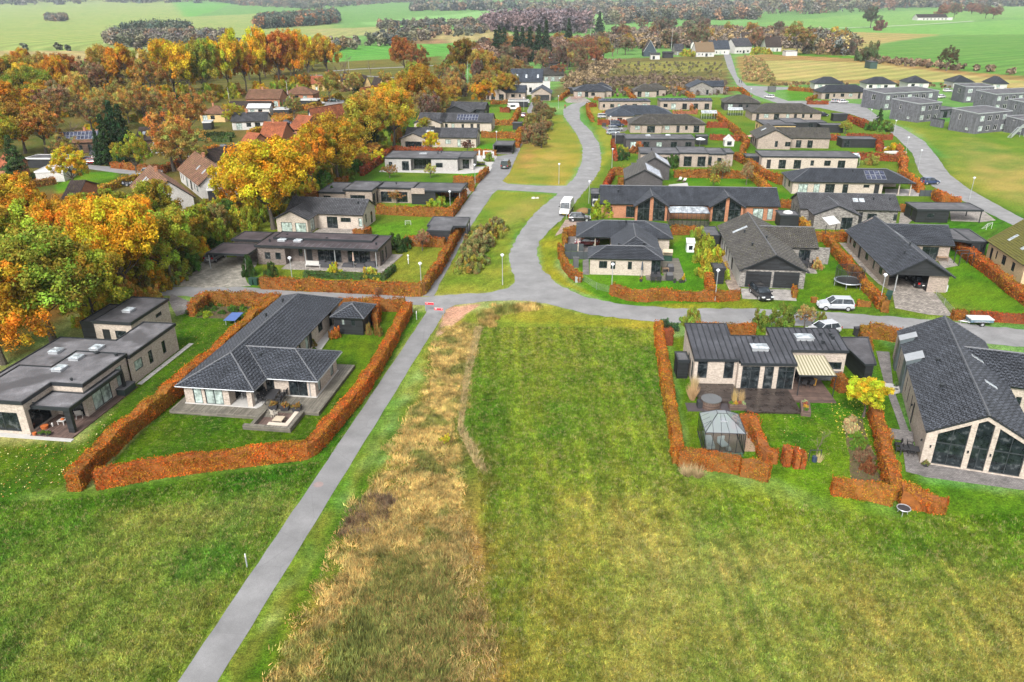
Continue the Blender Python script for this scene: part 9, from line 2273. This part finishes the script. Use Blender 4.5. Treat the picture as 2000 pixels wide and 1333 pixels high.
m=MB();m.hl_([(-1.45,-1.3,1.55),(0,-1.3,2.9),(0,1.3,2.9),(-1.45,1.3,1.55)],[(-1.45,-1.3,1.62),(0,-1.3,2.98),(0,1.3,2.98),(-1.45,1.3,1.62)]);m.hl_([(0,-1.3,2.9),(1.45,-1.3,1.55),(1.45,1.3,1.55),(0,1.3,2.9)],[(0,-1.3,2.98),(1.45,-1.3,1.62),(1.45,1.3,1.62),(0,1.3,2.98)]);m.face([(-1.3,-1.21,1.6),(1.3,-1.21,1.6),(0,-1.21,2.85)]);m.bd('roof',plain("pale_playhouse_roof",(.5,.5,.48),.6),t)
m=MB();m.box(-.6,-1.25,.3,.6,-1.21,1.4);m.bd('window',GLASS,t)
def greenhouse(loc,ang,L,D,h,ht,label):
 t=empty('greenhouse',loc,ang,label,'greenhouse');m=MB();n=max(4,int(L/.75))
 for k in range(n+1):x=L*k/n;m.tube([(x,0,0),(x,0,h),(x,D/2,ht),(x,D,h)],.03,4)
 m.tube([(0,0,h),(L,0,h)],.04,4);m.tube([(0,D/2,ht),(L,D/2,ht)],.04,4);m.bd('frame',WHITE,t,uv=False)
 m=MB();m.face([(0,0,0),(L,0,0),(L,0,h),(0,0,h)]);m.face([(0,D,0),(0,0,0),(0,0,h),(0,D,h)]);m.face([(L,0,0),(L,D,0),(L,D,h),(L,0,h)]);m.bd('pane',CLEAR,t,uv=False)
 m=MB();m.face([(0,0,h),(L,0,h),(L,D/2,ht),(0,D/2,ht)]);m.face([(L,D,h),(0,D,h),(0,D/2,ht),(L,D/2,ht)]);m.bd('roof_glass',MATS["frosted_roof_glass"],t,uv=False)
 m=MB();m.box(.1,.1,0,L-.1,D-.1,.5);m.bd('plant_table',plain("green_seedlings",(.08,.13,.05),.9,.5,6),t)
greenhouse(gx(b2,1238,372),R(-3),5.2,3,1.9,2.7,'greenhouse with white roof bars behind the brown hip bungalow');greenhouse(gx(b2,1448,345),R(-3),5.0,3,1.9,2.6,'glass greenhouse before the two linked brown roofs');greenhouse(gx(b3,510,780),R(-5),6.0,3,2.2,2.9,'striped glass greenhouse at the end of the pale flat house')
for k,(x,y)in enumerate(((1062,860),(1098,868))):
 t=empty('sun_lounger',gx(b2,x,y),R(-35),('left','right')[k]+' wooden sun lounger on the pale terrace','sun lounger');m=MB();m.box(-.32,-.6,.3,.32,.6,.36);m.bd('seat',TEAK,t,uv=False);m=MB();m.hl_([(-.32,.6,.3),(.32,.6,.3),(.32,.66,.3),(-.32,.66,.3)],[(-.32,1.1,.85),(.32,1.1,.85),(.32,1.15,.85),(-.32,1.15,.85)]);m.bd('backrest',SILL,t,uv=False)
 for q_ in ((-.28,-.55),(.28,-.55),(-.28,.6),(.28,.6)):m=MB();m.box(q_[0]-.03,q_[1]-.03,0,q_[0]+.03,q_[1]+.03,.3);m.bd('leg',TEAK,t,uv=False)
pv('terrace_slab',[(985,885),(1130,870),(1145,922),(975,918)],SILL,b2,.03)
table(gx(c7,120,790),0,1.6,1.6,.74,BPOT,'round dark garden table on the paved corner of the grey brick wing',round_=True)
for k in range(8):a=k*math.pi/4;w=gx(c7,120,790);chair((w[0]+math.cos(a)*1.15,w[1]+math.sin(a)*1.15,.08),a-math.pi/2,RAT,'dark chair round the garden table of the grey brick wing','dark chairs of the grey brick wing')
pv('terrace_slab',[(30,760),(190,720),(245,848),(60,840)],PAVE,c7,.04);pv('terrace_slab',[(1260,720),(1340,680),(1440,780),(1310,805)],PAVE,c7,.04)
table(gx(c7,1300,745),0,1.5,.9,.74,TEAK,'wooden garden table at the carport house wing')
t=empty('fenced_enclosure',gx(c7,1478,770),0,'dark square steel frame play stand at the long hedge','play stand');m=MB()
for x in (-1,1):
 for y in (-.7,.7):m.box(x-.05,y-.05,0,x+.05,y+.05,2.0)
m.box(-1,-.75,1.95,1,-.65,2.05);m.box(-1,.65,1.95,1,.75,2.05);m.bd('frame',BPOT,t,uv=False)
t=empty('sail_frame',gx(c7,300,580),R(20),'dark framed shelter with a white slatted sail roof at the hedge','shelter');m=MB()
for x,y in ((0,0),(2.6,.6)):m.box(x-.05,y-.05,0,x+.05,y+.05,2.9)
m.bd('frame',BPOT,t,uv=False);me=MB().box(0,0,0,.28,1.9,.03).mesh('slat',WHITE,uv=False)
for k in range(7):o=link('slat',me,t,(.4+k*.34,-.2,2.9+k*.02));o.rotation_euler=(.5,0,.15)
for k,(x,y,w_,d_,h_,lab)in enumerate(((890,620,1.1,.9,1.0,'dark covered furniture heap on the brown veranda, tallest'),(945,620,2.0,1.2,.8,'dark covered dining set in the middle of the brown veranda'),(1080,618,1.9,1.0,.5,'dark covered lounger under the pinkish parasol'),(1175,620,1.6,1.0,.5,'second dark covered lounger on the brown veranda'),(1250,618,1.8,1.0,.75,'dark garden sofa at the right end of the brown veranda'))):
 t=empty('covered_furniture',gx(c5,x,y,.1),R(-9),lab,'garden furniture');m=MB();m.hl_([(-w_/2,-d_/2,0),(w_/2,-d_/2,0),(w_/2,d_/2,0),(-w_/2,d_/2,0)],[(-w_*.4,-d_*.35,h_),(w_*.4,-d_*.38,h_*.9),(w_*.38,d_*.36,h_),(-w_*.4,d_*.4,h_*.92)]);m.bd('cover',plain("charcoal_cover",(.045,.045,.05),.8),t,uv=False)
 m=MB();m.box(-w_/2-.02,-d_/2-.02,0,w_/2+.02,d_/2+.02,.06);m.bd('hem',BPOT,t,uv=False)
t=empty('garden_bench',gx(c5,815,625,.1),R(-9),'pale grey slatted bench screen at the left of the veranda','bench');m=MB();m.box(-1.2,-.25,.35,1.2,.25,.45);m.bd('seat',SILL,t,uv=False);m=MB();m.box(-1.2,.2,.45,1.2,.27,.95);m.bd('backrest',SILL,t,uv=False);m=MB();m.box(-1.15,-.2,0,-1.05,.2,.35);m.box(1.05,-.2,0,1.15,.2,.35);m.bd('leg',SILL,t,uv=False)
t=empty('bird_bath',gx(c5,1530,600),0,'thin white garden figure on the rough lawn','garden figure');m=MB();m.cyl(0,0,0,1.3,.06,6);m.bd('stem',WHITE,t,uv=False);m=MB();m.dome(0,0,1.3,.16,.16,.25,8,3);m.dome(0,0,.7,.14,.14,.2,8,2);m.bd('top',WHITE,t,uv=False)
table(gx(b1,665,1125),0,1.8,.9,.74,plain("pinkish_table",(.4,.25,.22),.7),'pinkish garden table on the terrace of the stepped flat house')
for k in range(6):w=gx(b1,640+(k%3)*28,1100+(k//3)*45);chair(w,R(180*(1-k//3)),RAT,'dark chair on the terrace of the stepped flat house','dark chairs of the stepped flat house')
t=empty('garden_igloo',gx(c5,340,178),0,'translucent white dome greenhouse among the undergrowth','greenhouse');m=MB();m.dome(0,0,0,1.9,1.9,1.6,16,5);m.bd('dome',plain("milky_plastic",(.45,.47,.48),.4),t,uv=False,smooth=True);m=MB();m.tube([(-1.92,0,0),(-1.3,0,1.2),(0,0,1.65),(1.3,0,1.2),(1.92,0,0)],.05,5);m.bd('rib',ZINC,t,uv=False)
t=empty('paddling_pool',gx(c5,318,108),0,'bright blue paddling pool among the orange trees','pool');m=MB();m.cyl(0,0,0,.7,1.5,18);m.bd('wall',plain("pool_blue",(.08,.3,.5),.4),t,uv=False);m=MB();m.cyl(0,0,.7,.72,1.35,18);m.bd('cover',plain("pool_pale",(.3,.45,.55),.4),t,uv=False)
w=G(*c6(310,290));m=MB();m.dome(0,0,0,1.6,1.2,.9,14,4);o=m.bd('soil_heap',plain("heap_brown",(.2,.12,.05),.95,.4,3,bmp=.6),None,(w.x,w.y,0),smooth=True);tag(o,'brown soil and leaf heap in the yard behind the black hatchback','soil heap')
t=empty('boulder_pair',gx(full,1046,388),0,'two pale boulders on the lower green island','boulder');m=MB();m.dome(-.4,0,0,.5,.35,.35,7,3);m.bd('stone',SILL,t);m=MB();m.dome(.4,.1,0,.35,.3,.28,7,3);m.bd('stone',SILL,t)
t=empty('notice_cabinet',gx(b2,1787,160),0,'dark grey utility cabinet on the small green by the junction','utility cabinet');m=MB();m.box(-1.6,-.8,0,1.6,.8,2.2);m.bd('cabinet',GREYC,t);m=MB();m.box(-1.7,-.9,2.2,1.7,.9,2.3);m.bd('roof',GREYC,t)
for k,(px,py)in enumerate(((240,215),(268,212),(296,208),(250,224),(285,220))):w=G(*b2(px,py));table((w.x,w.y,0),R(-5),2.0,.8,.75,plain("picnic_red_brown",(.3,.11,.07),.8),('first','second','third','fourth','fifth')[k]+' red brown picnic table in front of the topmost bungalow','picnic_table')
pv('paved_square',[(170,225),(210,195),(330,205),(380,235),(300,245),(190,245)],PAVE,b2,.03)
def person(px,py,h,top,legs,hair,label,f=full,ang=0,stride=.12):
 w=G(*f(px,py));t=empty('person',(w.x,w.y,.02),R(ang),label,'person')
 me=bpy.data.meshes.new('body');s=h/1.75
 V=[(0,0,.95),(0,0,1.2),(0,0,1.42),(0,0,1.52),(0,.01,1.63),(-.19,0,1.40),(-.25,.02,1.13),(-.24,.12,.88),(.19,0,1.40),(.25,-.02,1.13),(.24,.08,.88),(-.1,0,.9),(-.11,stride,.48),(-.11,stride*.6,.08),(-.11,stride*.6+.14,.03),(.1,0,.9),(.11,-stride*.4,.48),(.11,-stride*1.5,.10),(.11,-stride*1.5+.14,.04)]
 E_=[(0,1),(1,2),(2,3),(3,4),(2,5),(5,6),(6,7),(2,8),(8,9),(9,10),(0,11),(11,12),(12,13),(13,14),(0,15),(15,16),(16,17),(17,18)]
 me.from_pydata([tuple(c*s for c in v)for v in V],E_,[]);o=link('body',me,t,color=top);me.materials.append(OBJC)
 sk=o.modifiers.new('skin','SKIN');rr=[.15,.14,.16,.055,.10,.06,.045,.035,.06,.045,.035,.085,.06,.04,.035,.085,.06,.04,.035]
 for i,q in enumerate(me.skin_vertices[0].data):q.radius=(rr[i]*s,rr[i]*s*.85);q.use_root=i==0
 o.modifiers.new('sub','SUBSURF').levels=1;o.modifiers['sub'].render_levels=1
 m=MB();m.dome(0,0,1.66*s,.11*s,.12*s,.13*s,10,3);m.bd('hair',plain('hair_%d'%int(hair[0]*1000),hair,.8),t,uv=False,smooth=True)
 m=MB();m.tube([(-.1*s,.0,.95*s),(-.11*s,stride*s,.48*s),(-.11*s,stride*.6*s,.12*s)],[.1*s,.075*s,.055*s],8);m.tube([(.1*s,0,.95*s),(.11*s,-stride*.4*s,.48*s),(.11*s,-stride*1.5*s,.13*s)],[.1*s,.075*s,.055*s],8);m.bd('trousers',plain('trousers_%d'%int(legs[0]*1000),legs,.9),t,uv=False,smooth=True)
person(1444,163,1.75,(.02,.03,.035),(.02,.022,.03),(.03,.02,.015),'left walker in dark clothes on the narrow road beside the tan field',ang=10);person(1448,163.5,1.7,(.03,.03,.045),(.03,.03,.04),(.05,.03,.02),'right walker in dark clothes on the narrow road beside the tan field',ang=-10)
person(1103.5,213,1.7,(.3,.03,.03),(.03,.03,.05),(.05,.03,.02),'person in a red jacket at the top of the curved street',ang=180)
pv('driveway',[(318,556),(380,515),(420,505),(500,500),(500,520),(478,540),(490,559),(400,563)],PAVEL,full,.03,rag=.3)
pv('driveway',[(1487,862),(1885,872),(1908,955),(1500,938)],slabs("large_pale_slabs",(.33,.31,.29),.6,.6,.2),c6,.03);pv('driveway',[(1360,790),(1440,770),(1488,860),(1480,945),(1400,870)],slabs("brown_stone_slabs",(.28,.22,.18),.4,.4,.3),c6,.035);pv('driveway',[(1290,560),(1350,560),(1470,780),(1450,860),(1375,810),(1290,640)],MATS["brown_stone_slabs"],c6,.032)
pv('driveway',[(430,585),(520,590),(640,740),(760,860),(900,870),(1100,930),(1250,1020),(1395,1210),(1180,1195),(905,1140),(880,1000),(760,930),(620,800)],slabs("mixed_brown_paving",(.27,.24,.21),.3,.2,.4),c7,.03)
pv('driveway',[(820,130),(1060,130),(1130,150),(1105,190),(820,185)],slabs("pale_carport_paving",(.33,.31,.3),.6,.6,.15),c7,.03);pv('driveway',[(1370,310),(1660,320),(1760,395),(1640,410),(1380,400)],PAVE,c7,.03);pv('driveway',[(950,330),(1020,330),(1060,385),(1000,440),(930,470)],PAVE,c7,.03)
pv('driveway',[(170,345),(260,345),(345,350),(250,385),(160,440),(90,470),(130,410)],slabs("pinkish_pavers",(.36,.27,.22),.2,.1,.3),c6,.03,rag=.1);pv('driveway',[(165,470),(250,465),(345,520),(340,600),(160,560)],PAVEG,c6,.03);pv('driveway',[(300,650),(345,640),(350,760),(300,755)],PAVEG,c6,.03)
pv('driveway',[(1160,0+500),(1000,560)][:0]or [(455,430),(680,440),(640,470),(540,475),(500,460)],PAVEG,b2,.03);pv('driveway',[(1580,745),(1740,750),(1770,690),(1760,665),(1575,665)],PAVEG,b1,.05)
pv('driveway',[(1240,1040),(1360,1035),(1415,1045),(1340,1130)],PAVE,b1,.05);pv('yard_path',[(1130,545),(1075,500),(1150,420),(1200,330),(1235,345),(1225,385),(1190,460)],SILL,c2,.04)
pv('driveway',[(330,587),(335,575),(372,590),(365,612),(345,618),(335,600)],PAVEG,full,.03)
pv('village_road',[(680,800),(690,770),(930,790),(1140,830),(1450,740),(1700,660),(1850,600),(1850,625),(1560,740),(1140,850),(930,835)],ASPH,b4,.03)
pv('village_road',[(1340,560),(1480,510),(1490,560),(1380,620),(1100,700),(1090,685),(1330,610)],ASPH,b5,.03);pv('parking_area',[(480,270),(640,290),(700,310),(480,290)],ASPH,b3,.03)
def blades(name,P,n,h,w,lean,colf,seed,hvar=.5,clumps=0,cr=.3):
 r=np.random.default_rng(seed);a=np.array(P);lo,hi=a.min(0),a.max(0)
 if clumps:
  cx=r.uniform(lo[0],hi[0],clumps);cy=r.uniform(lo[1],hi[1],clumps);k=np.nonzero(sdf(cx,cy,P)+(fbm(cx,cy,2.5,seed)-.5)*3+r.normal(size=clumps)*.5<0)[0];cx,cy=cx[k],cy[k]
  idx=r.integers(len(cx),size=n);cs=.5+r.random(len(cx))*.9
  x=cx[idx]+r.normal(size=n)*cr;y=cy[idx]+r.normal(size=n)*cr;hs=cs[idx];tv=(.7+.6*r.random(len(cx)))[idx];la=(r.random(len(cx))*6.28)[idx]+r.normal(size=n)*.8
 else:
  x=r.uniform(lo[0],hi[0],n*2);y=r.uniform(lo[1],hi[1],n*2);k=np.nonzero(sdf(x,y,P)<0)[0][:n];x,y=x[k],y[k];n=len(x);hs=np.ones(n);tv=np.ones(n);la=r.random(n)*6.28
 hh_=h*hs*(1-hvar/2+hvar*r.random(n));th=r.random(n)*6.283
 dx,dy=np.cos(th)*w/2,np.sin(th)*w/2;L=lean*hh_*r.random(n)
 p0=np.stack([x-dx,y-dy,np.zeros(n)],1);p1=np.stack([x+dx,y+dy,np.zeros(n)],1);p2=np.stack([x+np.cos(la)*L,y+np.sin(la)*L,hh_],1)
 c=colf(x,y)*(tv*r.uniform(.7,1.35,n)*(.5+1.05*vnoise(x,y,.24,5)))[:,None]
 if h<.25:q=np.clip(vnoise(x,y,.22,9)*2.6-1.5,0,.5)[:,None];c=c*(1-q)+np.array([[.30,.27,.11]])*q
 c[:,0]*=r.uniform(.8,1.25,n)
 me=np_mesh(name,np.stack([p0,p1,p2],1).reshape(-1,3),3,BLADE,np.clip(c,0.003,.9),'col')
 tag(link(name,me),kind='stuff')
gc=lambda x,y:ground_color(x,y)
blades('meadow_grass',W([(880,640),(1270,640),(1350,945),(1700,1010),(2300,1000),(2300,1600),(1000,1600),(930,900)]),300000,.17,.065,1.0,gc,1)
blades('meadow_grass',W([(-300,990),(150,975),(600,905),(640,900),(735,748),(340,1333),(215,1530),(-700,1600)]),125000,.16,.065,1.0,gc,2)
blades('verge_grass',W([(600,900),(805,612),(828,616),(765,702),(336,1333),(290,1333)]),26000,.12,.045,.9,gc,3)
blades('lawn_grass',W([(-300,870),(150,860),(330,680),(345,600),(540,575),(520,600),(350,760),(130,960),(-100,1010),(-300,1020)]),60000,.07,.05,.9,gc,4)
blades('lawn_grass',W([(180,935),(340,790),(590,800),(700,760),(620,880)]),40000,.06,.05,.9,gc,5)
blades('lawn_grass',W([(1330,700),(1640,700),(1770,990),(1640,975),(1500,915),(1350,910)]),60000,.06,.05,.9,gc,6)
def tallc(x,y):
 g=np.clip((fbm(x,y,2.2,66)-.44)*6+np.clip((x+5.5)/5,-1,1)*.55,0,1)[:,None]
 return (np.array([[.42,.30,.10]])*(1-g)+np.array([[.16,.17,.04]])*g)*(.3+1.4*fbm(x,y,1.0,61))[:,None]
STRIP=[(884,640),(925,634),(902,740),(885,850),(905,930),(890,1050),(860,1200),(800,1150),(700,1180),(640,1333),(600,1600),(440,1600),(530,1320),(705,1010),(835,765),(866,668)]
blades('tall_dry_grass',W(STRIP),130000,.24,.065,1.5,tallc,7,clumps=4200,cr=.3)
blades('tall_dry_grass',W([(800,1100),(900,1000),(930,1100),(960,1333),(1000,1600),(820,1600),(700,1333)]),36000,.26,.06,1.2,lambda x,y:np.array([.32,.24,.09])[None]*(.55+.8*fbm(x,y,2.2,43))[:,None],8,clumps=1700,cr=.28)
blades('rough_grass_ridge',W([(928,640),(942,640),(918,740),(904,830),(945,905),(952,925),(930,915),(893,840),(905,740)]),9000,.34,.05,1.6,lambda x,y:np.tile(np.array([.34,.27,.13]),(len(x),1)),9)
blades('weeds',W([(620,1333),(700,1150),(780,1080),(850,1100),(900,1250),(860,1400),(650,1450)]),40000,.3,.06,.9,lambda x,y:np.array([.17,.19,.05])[None]*(.6+.8*fbm(x,y,1.5,47))[:,None],10,clumps=900,cr=.4)
blades('tall_dry_grass',W([(935,622),(960,604),(1040,596),(1060,600),(1030,610),(975,612),(945,640)]),9000,.5,.05,.9,tallc,11,clumps=300,cr=.3)
blades('dark_weed_stalks',W([(672,1020),(715,965),(770,975),(750,1010),(710,1030),(675,1045)]),5000,.4,.04,.8,lambda x,y:np.tile(np.array([.16,.11,.07]),(len(x),1)),12,clumps=160,cr=.25)
w=G(622,947);m=MB();m.cyl(w.x,w.y,.017,.022,.42,14);tag(m.bd('manhole_patch',plain('patch_pink',(.26,.2,.19),.8)),kind='structure')
T(870,862,.9,.6,(.5,.4,.04),'bush','small bright yellow shrub in the dry grass strip')
r=np.random.default_rng(3);P=W([(925,1060),(935,1060),(975,1333),(962,1333)]);a=np.array(P)
m=MB();c=0
while c<130:
 x,y=r.uniform(a[:,0].min(),a[:,0].max()),r.uniform(a[:,1].min(),a[:,1].max())
 if sdf(np.array([x]),np.array([y]),P)[0]>.25:continue
 s=r.uniform(.02,.07);m.dome(x,y,0,s,s*.8,s*.8,5,2);c+=1
tag(m.bd('pebbles',GRAV,None,uv=False),kind='stuff')
def litter(P,n,cs,seed,size=.07):
 r=np.random.default_rng(seed);a=np.array(P);x=r.uniform(a[:,0].min(),a[:,0].max(),n*3);y=r.uniform(a[:,1].min(),a[:,1].max(),n*3);k=np.nonzero(sdf(x,y,P)<0)[0][:n];x,y=x[k],y[k];n=len(x)
 t=r.random(n)*6.28;s=size*r.uniform(.6,1.4,n);z=.06+r.random(n)*.04;A=np.stack([np.cos(t)*s,np.sin(t)*s,r.normal(size=n)*.02],1);B=np.stack([-np.sin(t)*s*.7,np.cos(t)*s*.7,r.normal(size=n)*.02],1);p=np.stack([x,y,z],1)
 cc=np.array(cs)[r.integers(len(cs),size=n)]
 tag(link('fallen_leaves',np_mesh('fallen_leaves',np.stack([p-A,p-B,p+A,p+B],1).reshape(-1,3),4,BLADE,cc,'col')),kind='stuff')
LC=[(.5,.42,.12),(.42,.22,.05),(.3,.12,.04),(.55,.5,.25)]
litter(W([(-300,880),(150,865),(260,760),(120,950),(-100,1000),(-300,1010)]),900,LC,1,.06);litter(W([(1620,790),(1700,780),(1720,850),(1640,860)]),220,[(.6,.5,.08),(.5,.4,.06)],2);litter(W([(1350,760),(1700,830),(1740,960),(1500,900)]),160,LC,3,.05)
litter(W([(345,640),(500,620),(330,790),(200,900)]),220,LC,4,.05)
def haze():
 m=bpy.data.materials.new("haze");m.use_nodes=True;nt=m.node_tree;nt.nodes.clear()
 o=nt.nodes.new("ShaderNodeOutputMaterial");v=nt.nodes.new("ShaderNodeVolumePrincipled");v.inputs['Density'].default_value=HAZE;v.inputs['Color'].default_value=(.80,.89,1,1);v.inputs['Anisotropy'].default_value=.0
 nt.links.new(v.outputs[0],o.inputs['Volume'])
 b=MB().box(-9500,-1600,-1.6,9500,12500,95);tag(b.bd('haze',m,None,uv=False),kind='stuff')
HAZE=0.75e-4
haze()
sc.cycles.volume_bounces=0
sc.cycles.max_bounces=5;sc.cycles.diffuse_bounces=2;sc.cycles.glossy_bounces=2;sc.cycles.transparent_max_bounces=12
sc.cycles.use_adaptive_sampling=True
sc.cycles.use_denoising=True
